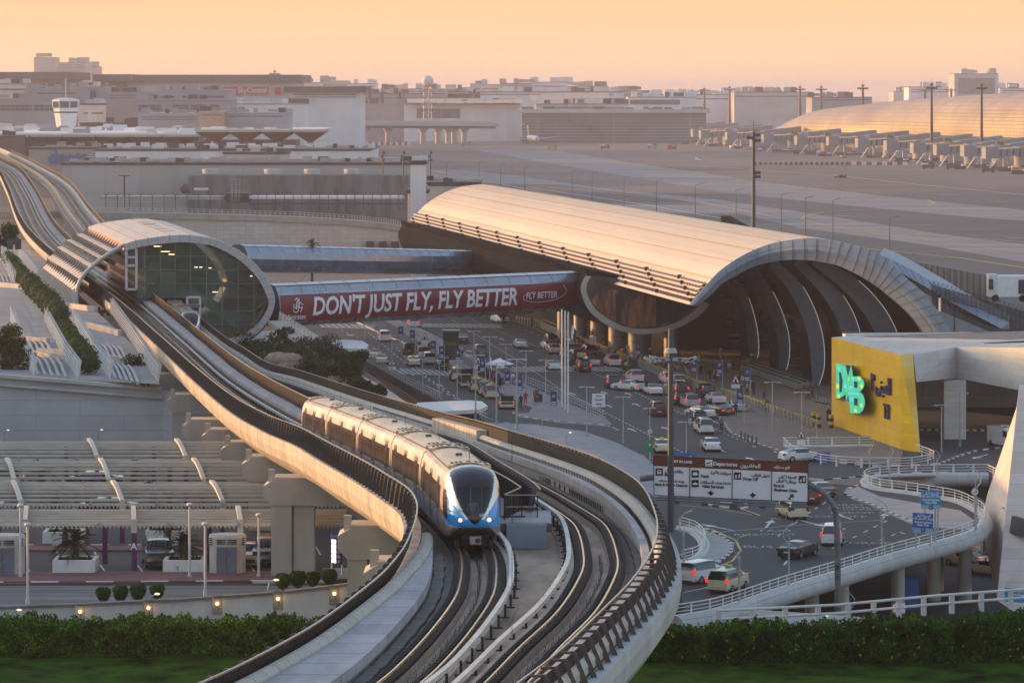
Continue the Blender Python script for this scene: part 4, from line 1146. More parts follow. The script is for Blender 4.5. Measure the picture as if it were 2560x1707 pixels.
gline('taxiway_marking', [(1000, 410), (1300, 470), (1600, 530), (1880, 572), (2100, 615), (2400, 645), (2700, 690)], .9, mk_y, .09)
gline('taxiway_marking', [(2700, 620), (2500, 600), (2200, 580), (2050, 560), (2005, 548), (2010, 540), (2060, 530), (2200, 522), (2320, 514), (2337, 508), (2320, 500), (2200, 490), (2000, 470), (1700, 425), (1500, 402), (1478, 400)], .8, mk_y, .1)
gline('taxiway_marking', [(1240, 400), (1500, 405), (1800, 418), (2100, 440), (2300, 462), (2700, 500)], 1.0, mk_w, .09)
gline('taxiway_marking', [(1330, 470), (1600, 510), (1800, 545)], .8, mk_w, .1)
for u, v, w_ in ((1950, 668, 60), (2040, 686, 60), (2150, 706, 70), (2270, 720, 80), (2400, 725, 80), (1800, 650, 50), (2290, 563, 80), (2100, 540, 45), (2370, 487, 50), (2030, 454, 40), (1940, 438, 30), (2540, 595, 40), (1760, 418, 30), (1480, 400, 25), (1180, 440, 20), (1905, 524, 50), (1730, 512, 50), (1350, 440, 25), (2500, 505, 40), (1560, 500, 30)):
 gline('apron_marking', [(u-w_/2, v), (u+w_/2, v)], 1.6 if (u % 3) else 2.6, mk_y if u % 2 == 0 else mk_w, .11)
deckpts = [(1640, 1352), (1705, 1392), (1700, 1470), (1714, 1541), (1775, 1533), (1845, 1512.7), (1967, 1472), (2090, 1435), (2212, 1396), (2314, 1368), (2396, 1345), (2437, 1329), (2457, 1312.7), (2461, 1292), (2441, 1276), (2396, 1255.5), (2335, 1243), (2253, 1231), (2192, 1223), (2161, 1210.6), (2171, 1198), (2212, 1192), (2335, 1188), (2469, 1188), (2518, 1210), (2640, 1230), (2700, 1060), (2250, 1010), (2100, 880), (1900, 850), (1700, 812), (1500, 790), (1300, 770), (900, 760), (640, 775), (700, 830), (872, 880), (1100, 1005), (1250, 1115), (1420, 1200), (1560, 1290)]
deck = poly_ground('departures_road', deckpts, 0.0, asph, 1.2)
fore = [(1660, 905), (1700, 930), (1800, 975), (1700, 900)]
kerbline = [(1290, 795), (1360, 800), (1420, 822), (1500, 858), (1600, 905), (1640, 935), (1700, 950), (1810, 1010), (1795, 1040), (1830, 1085), (1900, 1112), (1970, 1135), (2100, 1152), (2220, 1166), (2250, 1166)]
poly_ground('forecourt_paving', kerbline+[(2262, 1100), (2080, 1064), (2075, 850), (1900, 830), (1700, 790), (1350, 775)], .13, brickp, .14)
def kerb(name, pts, z=0.0, h=.16, w=.3, L_=1.0, two=True):
 mb = MB(); P_ = [G(u, v, z) for u, v in pts]; acc = 0; i = 0
 P_ = [Vector((p.x, p.y, z)) for p in P_]
 for a, b in zip(P_[:-1], P_[1:]):
  n = max(1, int((b-a).length/L_))
  for k in range(n):
   p, q = a.lerp(b, k/n), a.lerp(b, (k+1)/n); i += 1
   mb.bar(p+Vector((0, 0, h/2)), q+Vector((0, 0, h/2)), w, h, (kerb_w if i % 2 else kerb_b) if two else conc_l)
 return struct(name, mb)
kerb('kerb', kerbline, L_=1.1)
isl1 = [(860, 785), (960, 795), (1010, 830), (1090, 880), (1150, 930), (1290, 1000), (1330, 1018), (1322, 1032), (1285, 1033), (1300, 1042), (1400, 1056), (1480, 1062), (1525, 1066), (1530, 1060), (1515, 1045), (1400, 1000), (1270, 940), (1180, 890), (1110, 850), (1050, 820), (985, 795)]
poly_ground('island_paving', isl1, .14, mat('island_paving', (.22, .20, .20), .8, var=.12, scale=.4), .15)
kerb('kerb', [(1284, 1033), (1300, 1042), (1345, 1050), (1400, 1056), (1480, 1062), (1527, 1066)], L_=1.0)
kerb('kerb', [(890, 805), (960, 838), (1010, 858), (1040, 880)], L_=1.0, two=False)
isl2 = [(1205, 1055), (1330, 1060), (1460, 1078), (1540, 1105), (1610, 1140), (1660, 1185), (1700, 1220), (1720, 1240), (1640, 1240), (1560, 1200), (1420, 1150), (1300, 1105)]
poly_ground('island_paving', isl2, .14, paveg, .15)
isl3 = [(1690, 1262), (1700, 1262), (1860, 1262), (1874, 1270), (1850, 1275), (1720, 1268)]
kerb('kerb', [(1765, 1262), (1800, 1268), (1850, 1274), (1868, 1269), (1864, 1262), (1800, 1257)], L_=1.0)
isl4 = [(1690, 1312), (1745, 1318), (1800, 1338), (1830, 1360), (1826, 1385), (1800, 1402), (1765, 1418), (1742, 1412), (1760, 1390), (1762, 1360), (1740, 1335), (1690, 1322)]
poly_ground('island_paving', isl4, .14, mat('path_concrete', (.34, .33, .32), .85, var=.1, scale=.3), .15)
kerb('kerb', [(1745, 1316), (1800, 1338), (1831, 1362), (1827, 1385), (1800, 1404), (1765, 1420)], L_=1.0)
isl5 = [(2161, 1223), (2200, 1240), (2300, 1258), (2400, 1275), (2435, 1300), (2425, 1322), (2300, 1316), (2245, 1292), (2180, 1262), (2130, 1245), (2115, 1236), (2120, 1225), (2145, 1215)]
poly_ground('island_paving', isl5, .14, mat('path_concrete', (.34, .33, .32)), .15)
kerb('kerb', [(2145, 1215), (2120, 1224), (2114, 1236), (2130, 1246), (2180, 1263), (2245, 1292), (2282, 1305)], L_=1.0)
kerb('kerb', [(2022, 1199), (2060, 1201), (2120, 1196), (2200, 1186), (2330, 1183), (2370, 1182)], L_=1.0)
kerb('kerb', [(2100, 1158), (2180, 1166), (2300, 1164), (2350, 1160), (2400, 1140), (2440, 1128), (2500, 1120)], L_=1.0)
poly_ground('forecourt_paving', [(2022, 1199), (2060, 1201), (2200, 1188), (2330, 1184), (2340, 1190), (2212, 1193), (2165, 1203), (2145, 1214), (2060, 1208)], .12, brickp, .12)
for (u0, v0, u1, v1, n) in ((800, 818, 935, 822, 8), (1055, 818, 1255, 820, 14), (995, 934, 1130, 940, 9), (1280, 930, 1560, 928, 18)):
 a, b = G(u0, v0, .02), G(u1, v1, .02)
 mb = MB(); L_ = (b-a).length; d = (b-a).normalized(); f = Vector((0, 1, 0))
 mb.poly([a, b, b+f*11, a+f*11], mat('hump_grey', (.16, .16, .165), .8, var=.1))
 for k in range(n*2):
  p = a+d*(L_*(k+.15)/(n*2)); q = a+d*(L_*(k+.6)/(n*2))
  up = Vector((0, 0, .012))
  if k % 2 == 0: mb.poly([p+up+f*1.6+d*.4, q+up+f*1.6+d*.4, q+up+f*10-d*1.2, p+up+f*10-d*1.2], mk_w)
  mb.poly([p+up, q+up+d*.6, q+up+f*1.2, p+up+f*1.2], mk_y)
 struct('zebra_crossing', mb)
def dashes(pts, on=2.5, off=4.5, w=.16, m=mk_w, z=.012, name='lane_marking'):
 mb = MB(); P_ = [Vector((G(u, v).x, G(u, v).y, z)) for u, v in pts]
 for a, b in zip(P_[:-1], P_[1:]):
  L_ = (b-a).length; d = (b-a).normalized(); s = Vector((d.y, -d.x, 0))*w/2; t = 0
  while t < L_-on*.5:
   p, q = a+d*t, a+d*min(L_, t+on); mb.poly([p-s, p+s, q+s, q-s], m); t += on+off
 struct(name, mb)
dashes([(1130, 800), (1300, 905), (1420, 985), (1600, 1075), (1800, 1180)], 1.2, 1.2)
dashes([(1180, 800), (1350, 870), (1640, 1005), (1850, 1100)], 1.2, 1.2)
dashes([(1240, 795), (1450, 880), (1700, 1010), (1880, 1100), (2000, 1160)], 2.5, 4)
dashes([(1650, 960), (1780, 1050), (1900, 1125)], 2.5, 4)
dashes([(920, 830), (1010, 905), (1120, 985), (1220, 1045), (1400, 1090), (1700, 1160)], 2.2, 3.5)
dashes([(990, 870), (1070, 945), (1160, 1005)], 2.2, 3.5)
dashes([(700, 800), (830, 860)], 2.2, 3.5); dashes([(770, 790), (900, 845)], 2.2, 3.5)
dashes([(1945, 1340), (2000, 1295), (2060, 1258), (2080, 1240)], 1.5, 2.5, .18); dashes([(2080, 1370), (2160, 1330), (2220, 1300)], 1.5, 2.5, .18)
dashes([(1710, 1480), (1760, 1470), (1830, 1440), (1960, 1412), (1990, 1372)], 3, 6, .18)
dashes([(2200, 1350), (2250, 1330), (2300, 1345)], 1.2, 2.5, .18); dashes([(1800, 1330), (1990, 1312), (2200, 1300)], 14, .4, .12)
gline('lane_marking', [(1700, 1308), (1780, 1322), (1840, 1350), (1852, 1375), (1830, 1402), (1770, 1425)], .2, mk_y, .012)
gline('lane_marking', [(1850, 1270), (1880, 1280), (1900, 1288)], .2, mk_y, .012); gline('lane_marking', [(1700, 1262), (1800, 1272), (1880, 1286)], .16, mk_y, .014)
gline('lane_marking', [(1250, 792), (1340, 822), (1400, 850)], .2, mk_y, .012); gline('lane_marking', [(1520, 1062), (1548, 1076)], .2, mk_y, .012)
def arrow(u, v, du, dv, L_=3.2):
 a = G(u, v); b = G(u+du, v+dv); d = Vector((b.x-a.x, b.y-a.y, 0)).normalized(); s = Vector((d.y, -d.x, 0)); a = Vector((a.x, a.y, .013)); mb = MB()
 mb.poly([a-s*.12, a+s*.12, a+s*.12+d*L_*.62, a-s*.12+d*L_*.62], mk_w); mb.poly([a-s*.5+d*L_*.62, a+s*.5+d*L_*.62, a+d*L_], mk_w)
 struct('arrow_marking', mb)
for u, v in ((1108, 966), (1035, 938), (1300, 925), (1440, 988), (1520, 985), (1580, 988), (1530, 1018), (1600, 1015), (1590, 1078), (1675, 1075), (1890, 1152), (1815, 1130), (1180, 880), (1260, 850), (880, 840)): arrow(u, v, -16, -6, 4.2)
for u, v, du, dv in ((1835, 1326, -40, -8), (1915, 1318, 12, -14), (2205, 1300, 6, -12), (2130, 1298, -30, -10), (2000, 1300, 20, 5), (2470, 1135, -20, 6)): arrow(u, v, du, dv, 6)
def road_text(txt, u, v, size, dy=(0, 1), sx=1.0):
 a = G(u, v, .014); r = Vector((dy[1], -dy[0], 0)); M = Matrix.Translation((a.x, a.y, .016)) @ Matrix(((r.x, dy[0], 0), (r.y, dy[1], 0), (0, 0, 1))).to_4x4()
 t = text_mb(txt, size*.62, mk_l, M, .0, 'CENTER', 0.0, 0, sx)
 t.v = [(x, a.y+(y-a.y)*1.9, z) for x, y, z in t.v]; o = t.build('road_lettering'); o['kind'] = 'structure'
for txt, u, v, s in (('BUS', 1895, 1366, 1.9), ('BUS', 1865, 1336, 1.6), ('TAXI', 1935, 1326, 1.7), ('ONLY', 1945, 1335, 1.5), ('FIRST', 2120, 1262, 1.7), ('BUSINESS', 2140, 1268, 1.5), ('CLASS', 2150, 1273, 1.5), ('DROP OFF', 2175, 1281, 1.6), ('DROP OFF', 2075, 1291, 1.8), ('DROP OFF', 2215, 1357, 1.7), ('BUS', 1955, 1296, 1.5)):
 road_text(txt, u, v, s, sx=1.35)
ld = poly_ground('lower_road', [(1650, 1420), (1700, 1640), (2700, 1640), (2760, 1250), (2400, 1180), (2100, 1190)], -7.0, asph, .4)
tubec = mat('edge_beam', (.50, .50, .48), .7, var=.1, scale=.6, brick=('XZ', 3.4, 60, .03, (.6, .6, .6), 0))
def deck_edge(pts, side=1, rail=True, r=.75, label='white tubular edge railing', h=1.1, st_=1.6, zz=0.0, beam=True, curb=.35):
 P_ = smooth_pts([Vector((G(u, v, zz).x, G(u, v, zz).y, zz)) for u, v in pts], 6)
 root = thing('railing', label, 'railing', tuple(P_[0]))
 out = [P_[0]];
 for a, b in zip(P_[:-1], P_[1:]):
  n = max(1, int((b-a).length/1.2))
  for k in range(1, n+1): out.append(a.lerp(b, k/n))
 if beam:
  m = MB(); m.path([p+Vector((0, -.25, -.45)) for p in out], r, tubec, 12); m.build('edge_beam', root)
  m = MB()
  for a, b in zip(out[:-1], out[1:]): m.bar(a+Vector((0, .1, curb/2-.1)), b+Vector((0, .1, curb/2-.1)), .7, curb, offw)
  m.build('kerb_upstand', root)
 m = MB()
 m.path([p+Vector((0, 0, h)) for p in out], .055, offw, 6);
 for q in (.75, .5): m.path([p+Vector((0, 0, h*q)) for p in out], .035, offw, 5)
 m.build('rail', root)
 acc = 0; nbal = 0; m = MB(); last = out[0]
 for a, b in zip(out[:-1], out[1:]):
  acc += (b-a).length
  if acc >= st_:
   acc = 0; d = (b-a).normalized()
   c = b; w_ = .30
   m.sweep([[c+d*x+Vector((0, y, zq)) for x, zq in ((-w_*.5, 0), (w_*.5, 0), (.07, h), (-.07, h))] for y in (-.05, .05)], offw); nbal += 1
   if nbal < 99: m.build('baluster', root); m = MB()
 if m.v: m.build('baluster', root)['kind'] = 'stuff'
 return root
deck_edge([(1690, 1547), (1775, 1533), (1845, 1512.7), (1967, 1472), (2090, 1435), (2212, 1396), (2314, 1368), (2396, 1345), (2437, 1329), (2457, 1312), (2461, 1292), (2441, 1276), (2396, 1255), (2335, 1243), (2253, 1231), (2192, 1223), (2161, 1210), (2171, 1198), (2212, 1192), (2335, 1188), (2469, 1187)], label='long white tubular railing curling round the hairpin deck edge')
deck_edge([(2470, 1188), (2518, 1210), (2560, 1225)], beam=False, label='short white railing at the top of the ramp by the leaning wall')
deck_edge([(1704, 1408), (1745, 1396), (1762, 1372), (1757, 1350), (1735, 1332), (1700, 1322)], label='white curved railing round the small opening by the viaduct')
deck_edge([(1958, 1118), (2060, 1118), (2180, 1116)], label='white railing on the beam beside the yellow wall', st_=2.6)
deck_edge([(1958, 1118), (1985, 1140), (2040, 1158), (2120, 1168), (2220, 1170), (2290, 1168), (2335, 1155), (2290, 1135)], beam=False, label='white railing curving below the yellow wall', st_=2.6)
for k, (u, v0) in enumerate(((2030, 1600), (2105, 1600), (2245, 1532), (2343, 1475), (2413, 1500), (2335, 1500))):
 D = (HC+7)*F/(max(v0, 1400)-VH); p = P(u, v0, D); m = MB(); m.tube((p.x, p.y, -7), (p.x, p.y, -1.1), .62, conc_l, n=18)
 tag(m.build('deck_pier'), 'round concrete pier number %s under the curving road deck' % ('one', 'two', 'three', 'four', 'five', 'six')[k] if False else ['round concrete pier farthest left under the white railed deck', 'round yellowish pier just right of the sign gantry pole', 'round concrete pier under the middle of the white railed deck', 'round concrete pier beside the blue kiosk below the deck', 'round pier under the tip of the hairpin deck', 'round pier half hidden behind the kiosk under the deck'][k], 'pier', 'round piers under the road deck')
m = MB()
ra = [P(1796, 1547, 236), P(2100, 1532, 240), P(2330, 1510, 243), P(2600, 1490, 246)]
m.path(ra, .09, offw, 8); m.path([p+Vector((0, 0, .55)) for p in ra], .09, offw, 8)
for k in range(12):
 t = k/11*3; i = min(2, int(t)); p = ra[i].lerp(ra[i+1], t-i); m.bar(p+Vector((0, 0, -.7)), p+Vector((0, 0, .6)), .35, .12, offw)
tag(m.build('railing'), 'two rail white tube railing running along behind the right hedge', 'railing')
# ---------------------------------------------------------------- car park level and near ground
cz = 8.5
poly_ground('car_park_surface', [(-60, 1462), (-60, 1120), (700, 1120), (900, 1300), (900, 1462)], cz, asph, 1.0)
poly_ground('footway_paving', [(-60, 1458), (-60, 1427), (900, 1427), (900, 1450)], cz+.13, brickr, .13)
poly_ground('footway_paving', [(-60, 1374), (-60, 1358), (430, 1358), (560, 1372), (700, 1374)], cz+.13, brickr, .13)
kerb('kerb', [(-60, 1460), (900, 1455)], cz, .16, .35, 1.75)
kerb('kerb', [(-60, 1366), (700, 1366)], cz, .16, .3, 1.3)
poly_ground('service_road', [(-60, 1462), (900, 1457), (900, 1530), (-60, 1545)], cz-.02, mat('worn_asphalt', (.075, .078, .082), .8, var=.3, scale=.5, stretch=(.25, 3, 1), col2=(.17, .17, .17)), .3)
mb = MB()
for k in range(26):
 u = -40+k*93.5
 a = G(u+12, 1411, cz+.01);
 for v0, v1, du in ((1411, 1428, 10), (1366, 1386, -12)):
  a, b = G(u+du, v0, cz+.012), G(u+du+12, v1, cz+.012)
  if a.x > -13: continue
  mb.poly([a-Vector((.06, 0, 0)), a+Vector((.06, 0, 0)), b+Vector((.06, 0, 0)), b-Vector((.06, 0, 0))], mk_w)
struct('bay_marking', mb)
mb = MB(); n = 30
rows = []
for j in range(13):
 y = 60+j*12.2
 rows.append([(-60+i*4.6, y, 8.75+.12*math.sin(i*.7+j)) for i in range(28)])
mb.grid(rows, grass, smooth=True)
struct('lawn', mb)
mb = MB(); mb.bb(-60, 5, 205.5, 209, 7, 8.85, grass); mb.bb(-60, -8, 209, 226, 7, 8.2, mat('terrain', (.1, .1, .1))); mb.bb(5, 66, 206, 210, -7, 8.85, grass); struct('bank', mb)
wm = mat('retaining_wall', (.62, .59, .53), .8, var=.1, scale=.6, stretch=(1, 1, .4), bump=.05)
rw = thing('retaining_wall', 'long cream retaining wall with small glowing lamps above the left hedge', 'wall', (-30, 220, 8))
topw = [(-60, 1521), (200, 1512), (450, 1500), (620, 1488), (720, 1480), (862, 1463), (900, 1458)]
W = [P(u, v, 222-max(0, u)*.008) for u, v in topw]
m = MB()
m.grid([[Vector((p.x, p.y, 7.2)) for p in W], W], wm); m.grid([W, [p+Vector((0, .5, 0)) for p in W]], wm)
m.grid([[p+Vector((0, .5, 0)) for p in W], [Vector((p.x, p.y+.5, 7.2)) for p in W]], wm)
m.build('wall_face', rw)
m = MB()
for a, b in zip(W[:-1], W[1:]): m.bar(a+Vector((0, .2, .03)), b+Vector((0, .2, .03)), .7, .12, conc_d)
m.build('coping', rw)
bulb = mat('lit_bulb', (1, .8, .4), .5, emit=(1, .62, .22), estr=7)
for u, v in ((13, 1537), (200, 1528), (371, 1519), (543, 1508), (695, 1496), (836, 1483)):
 D = 222-u*.008-.25; p = P(u, v, D)
 m = MB(); m.box((p.x, p.y+.17, p.z-.1), (.62, .05, 1.15), mat('lamp_recess', (.33, .30, .25), .8)); m.build('recess_panel', rw)
 m = MB(); m.ball(tuple(p), .085, bulb, 10, 6); m.path([p+Vector((.0, .0, -.1)), p+Vector((.06, .05, -.25)), p+Vector((.02, .15, -.35))], .02, blackm, 5); m.build('wall_lamp', rw)
bbd = thing('sunblocker', 'tall added billboard on two posts beyond the left edge of the view', 'sunblocker', (-95, 485, 0))  # added unseen panel: keeps the low sun off the yellow wall
m = MB(); m.bb(-95.4, -94.8, 462, 507, 19.6, 32, offw); m.build('panel', bbd)
m = MB(); m.tube((-95.8, 470, 0), (-95.8, 470, 30), .5, galv); m.tube((-95.8, 498, 0), (-95.8, 498, 30), .5, galv); m.build('post', bbd)
nb = thing('office_building', 'added unseen block shading the car park and the foreground', 'building', (-95, 250, 0))  # added out of view to block low sun from car park and near track
m = MB();
m.bb(-110, -70, 60, 176, 0, 24.5, conc_l); m.bb(-112, -78, 176, 420, 0, 18.6, conc_l)
m.build('wall', nb)
# ---------------------------------------------------------------- background buildings
bw1 = mat('far_wall_cream', (.60, .56, .52), .8, var=.08, scale=.05, brick=('XZ', 14, 6, .12, (.78, .78, .78), 0))
bw2 = mat('far_wall_grey', (.38, .365, .37), .8, var=.1, scale=.04, brick=('XZ', 9, 5, .1, (.75, .75, .75), 0))
bw3 = mat('far_wall_white', (.78, .76, .75), .7, var=.05, scale=.04, brick=('XZ', 6, 30, .08, (.85, .85, .85), 0))
bwd = mat('far_dark', (.07, .065, .065), .7, var=.2, scale=.05)
bwin = mat('far_window', (.10, .10, .12), .3, var=.2, scale=.1, brick=('XZ', 2.5, 1.6, .25, (2.2, 2.2, 2.2), 0))
tilew = mat('wall_grid_tile', (.62, .56, .49), .75, var=.07, scale=.06, brick=('XZ', 1.7, 1.0, .05, (.68, .68, .68), 0))
def bldg(label, u0, u1, vt, D, depth, m, zb=0.0, wins=(), roof=None, roofm=bwd, name='building', group='distant airport buildings', extras=()):
 a, b = P(u0, vt, D), P(u1, vt, D)
 root = thing(name, label, 'building', ((a.x+b.x)/2, D, zb), group)
 mb = MB(); mb.bb(a.x, b.x, D, D+depth, zb, a.z, m); mb.build('wall', root)
 mb = MB(); o = roof if roof else .3
 mb.bb(a.x-o, b.x+o, D-o, D+depth+o, a.z+.05, a.z+.05+(.8 if not roof else roof), roofm); mb.build('roof', root)
 if not wins and u1-u0 > 55 and D > 1700:
  wins = [(lerp(u0, u1, .06), lerp(u0, u1, .94), vt+4+k*6, vt+6.5+k*6) for k in range(1+int(u0) % 2+(D > 3500))]
 for (x0, x1, v0, v1) in wins:
  p, q = P(x0, v0, D), P(x1, v1, D)
  mb = MB(); mb.bb(p.x, q.x, D-.15, D+.1, q.z, p.z, bwin); mb.build('window', root)
 rnd = random.Random(int(u0*7+vt))
 n = int(max(3, (u1-u0)/18))
 for k in range(n):
  mb = MB(); x = lerp(a.x, b.x, rnd.random()); s = D/1500
  mb.box((x, D+depth*rnd.random()*.7+3, a.z+1.0*s+.6), (rnd.uniform(1.5, 5)*s, 3*s, rnd.uniform(1, 2.6)*s), m if rnd.random() < .7 else bwd)
  mb.build('rooftop_plant', root)
 return root
bldg('tall blocky tower block far left, faded in haze', 85, 136, 145, 5200, 60, bw2)
bldg('wide stepped block beside the tall hazy tower', 136, 212, 158, 5250, 60, bw2)
bldg('low stepped block right of the hazy tower', 213, 243, 168, 5200, 60, bw2)
bldg('tall gridded hotel block on the far right horizon', 2386, 2496, 186, 4600, 60, bw1, wins=[(2395, 2487, 196, 236)])
bldg('pale low block left of the hazy hotel', 2272, 2384, 219, 4700, 60, bw3)
bldg('low hazy block just right of the hotel', 2500, 2620, 222, 4700, 60, bw3)
bldg('pale block furthest left of the hazy hotel', 2234, 2274, 230, 4800, 60, bw1)
for i, (a, b, v, D, l) in enumerate(((745, 800, 208, 4300, 'small hazy block right of the red signed building'), (800, 870, 204, 4400, 'stepped hazy block over the hangar roof'), (870, 940, 211, 4300, 'hazy block with small dome left of the radar'),
  (1190, 1255, 213, 4500, 'long hazy block right of the radar ball'), (1250, 1330, 210, 4450, 'hazy block with an antenna mast on its roof'), (1330, 1420, 207, 4500, 'tallest hazy block in the middle skyline'), (1420, 1520, 217, 4500, 'hazy block sloping off right in the middle skyline'), (1520, 1640, 228, 4400, 'low long hazy block behind the mid masts'),
  (1790, 1900, 232, 3900, 'low hazy office behind the tall masts'), (1835, 2030, 232, 3700, 'wide hazy office row left of the curved concourse'), (2030, 2180, 245, 3500, 'dark low roof just left of the curved concourse'), (1640, 1840, 238, 3800, 'grey hangar row behind the middle masts'), (960, 1200, 224, 3900, 'long pale warehouse behind the radar tower'), (905, 1200, 236, 3300, 'low grey sheds in front of the pale warehouse'), (1120, 1560, 232, 3300, 'long dark roofed hangar in the middle distance'))):
 bldg(l, a, b, v, D, 70, (bw1, bw2, bw3)[i % 3], wins=[(a+6, b-6, v+8, v+11)] if i % 2 else ())
sk = bldg('big white hall with dark overhanging roof and red wall sign', 300, 735, 206, 2500, 120, bw3, wins=[(262, 300, 214, 232)] if 0 else [(425, 445, 216, 226), (450, 462, 216, 226), (508, 530, 216, 226)], roof=5.0, roofm=mat('far_roof_brown', (.16, .13, .12), .7))
red_s = mat('red_sign', (.55, .05, .06), .5, var=.03)
mb = MB(); a, b = P(540, 217, 2499), P(672, 236, 2499); mb.bb(a.x, b.x, 2497.6, 2499, b.z, a.z, red_s); p, q = P(686, 217, 2499), P(702, 236, 2499); mb.bb(p.x, q.x, 2497.6, 2499, q.z, p.z, red_s); sg = mb.build('wall_sign', sk)
text_mb('Emirates SkyCentral', 5.0, white, face_frame(((a.x+b.x)/2-1.5, 2497.4, (a.z+b.z)/2), (1, 0, 0)), .05, 'CENTER', .06, 0, .88).build('lettering', sg)
bldg('brown glazed corner wing of the red signed hall', 252, 310, 205, 2480, 80, mat('brown_glass', (.20, .13, .10), .4, var=.2, scale=.05, brick=('XZ', 8, 9, .3, (2, 1.8, 1.6), 0)), roof=5, roofm=mat('far_roof_brown', (.16, .13, .12), .7))
bldg('white shed wing with dark eave right of the red signed hall', 725, 900, 232, 2450, 90, bw3, roof=4, roofm=bwd)
bldg('hall with dark overhanging roof at the far left edge', -40, 165, 200, 2400, 90, bw2, wins=[(-30, 150, 196+12, 216)], roof=5, roofm=mat('far_roof_brown', (.16, .13, .12), .7))
for i, (a, b, v, D, l, m_, w_) in enumerate(((-20, 92, 212, 2200, 'cream stepped office at the left edge', bw1, [(-10, 80, 222, 226)]), (60, 200, 225, 2100, 'lilac office block behind the control tower', bw2, [(70, 190, 232, 236)]), (200, 265, 219, 2150, 'grey block with a red crane right of the control tower', bw2, [(205, 240, 228, 250)]),
  (265, 400, 234, 2050, 'cluttered plant roof block left of the white office', bw2, []), (392, 572, 229, 2000, 'grey office with a parapet below the red sign', bw2, [(400, 560, 240, 245)]), (345, 575, 252, 1950, 'long office with wide dark windows in the middle left', bw2, [(346, 370, 262, 278), (372, 405, 262, 278), (432, 470, 262, 276), (476, 520, 262, 276), (525, 548, 262, 276)]),
  (-20, 145, 250, 1900, 'low lilac office at the left edge with dark openings', bw2, [(-15, 80, 262, 278), (84, 140, 262, 278)]), (345, 500, 288, 1800, 'low grey store row left of the copper fronted shed', bw2, []), (498, 560, 283, 1750, 'small copper fronted shed', mat('copper_wall', (.42, .27, .17), .6), []), (560, 716, 286, 1760, 'grey panelled shed with corner frames', bw2, []),
  (575, 760, 262, 2300, 'white flank of the cargo terminal', bw3, [(580, 680, 250, 252)]), (900, 1100, 262, 3020, 'grey store behind the road bridge', bw2, [(1040, 1150, 274, 290)]),
  (1010, 1300, 262, 3000, 'white hall with a saw tooth roof behind the radar', bw3, [(1042, 1150, 272, 296)]), (1340, 1570, 262, 3050, 'pale glass hall with orange lit roof lights', bw3, [(1380, 1560, 268, 300)]),
  (1305, 1765, 283, 2920, 'long low glazed concourse with cream roof', mat('concourse_glass', (.13, .15, .16), .3, var=.2, scale=.03, brick=('XZ', 60, 2.4, .3, (2.4, 2.3, 2.2), 0)), []), (1570, 1740, 245, 3120, 'white office with a green glass end', bw3, [(1575, 1700, 250, 262)]))):
 bldg(l, a, b, v, D, 50, m_, wins=w_, roof=(3.0 if 'cream roof' in l else None), roofm=(bw1 if 'cream roof' in l else bw2))
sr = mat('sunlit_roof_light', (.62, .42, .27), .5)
mb = MB()
for k in range(12):
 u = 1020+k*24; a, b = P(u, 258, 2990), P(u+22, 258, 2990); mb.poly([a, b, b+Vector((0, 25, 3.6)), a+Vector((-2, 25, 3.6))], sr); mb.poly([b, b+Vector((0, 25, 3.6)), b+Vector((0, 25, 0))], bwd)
tag(mb.build('roof_light'), 'row of sunlit saw tooth roof lights behind the radar tower', 'roof light')
mb = MB()
for k in range(7):
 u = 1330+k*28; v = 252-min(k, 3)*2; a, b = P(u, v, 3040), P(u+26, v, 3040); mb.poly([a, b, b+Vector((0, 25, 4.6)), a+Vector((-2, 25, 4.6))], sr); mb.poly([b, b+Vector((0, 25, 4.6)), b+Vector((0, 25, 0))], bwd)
tag(mb.build('roof_light'), 'row of sunlit roof lights on the pale glass hall', 'roof light')
bldg('white office block with small windows right of the control tower', 195, 346, 263, 2080, 40, bw3, wins=[(209, 220, 282, 285), (229, 258, 282, 285), (266, 277, 282, 285)])
bldg('low brown plant store in front of the white office', 200, 370, 311, 1990, 30, bwd)
wt_ = thing('waffle_roof_terminal', 'old concrete terminal with deep dark inverted pyramid eaves', 'terminal', (-150, 1300, 0))
wc = mat('waffle_concrete', (.42, .38, .34), .8, var=.1, scale=.05); wdk = mat('waffle_brown', (.10, .075, .06), .8, var=.2, scale=.05)
mb = MB()
def vz(v, D): return HC-(v-VH)*D/F
D = 1550
for k in range(-1, 6):
 u = k*83-8; a, b = P(u, 337, D), P(u+79, 337, D); z1 = vz(343, D); z2 = vz(357, D)
 mb.bb(a.x, b.x, D, D+40, z1, a.z, wc)
 mb.poly([(a.x, D, z1), (b.x, D, z1), ((a.x+b.x)/2+3, D+10, z2), ((a.x+b.x)/2-3, D+10, z2)][::-1], wdk)
 mb.poly([(b.x, D, z1), (b.x+.6, D+1, z1), (b.x+.3, D+10, z2)], bwd)
a, b = P(-90, 342, D), P(490, 342, D)
mb.bb(a.x, b.x, D+10, D+40, z2, z1, bwd)
D = 1500
for k in range(0, 4):
 u = 488+k*81; a, b = P(u, 325, D), P(u+78, 325, D); z1 = vz(331, D); z2 = vz(355, D); q = (a.x+b.x)/2
 mb.bb(a.x, b.x, D, D+40, z1, a.z, wc)
 for (p0, p1) in (((a.x, D), (b.x, D)),): mb.poly([(a.x, D, z1), (b.x, D, z1), (q+1.2, D+12, z2), (q-1.2, D+12, z2)][::-1], wdk)
 mb.poly([(a.x, D, z1), (q-1.2, D+12, z2), (q-1.2, D+26, z2), (a.x, D+40, z1)], bwd); mb.poly([(b.x, D, z1), (b.x, D+40, z1), (q+1.2, D+26, z2), (q+1.2, D+12, z2)], bwd)
 mb.tube((q, D+19, 0), (q, D+19, z2), 1.3, wc)
mb.build('waffle_roof', wt_)
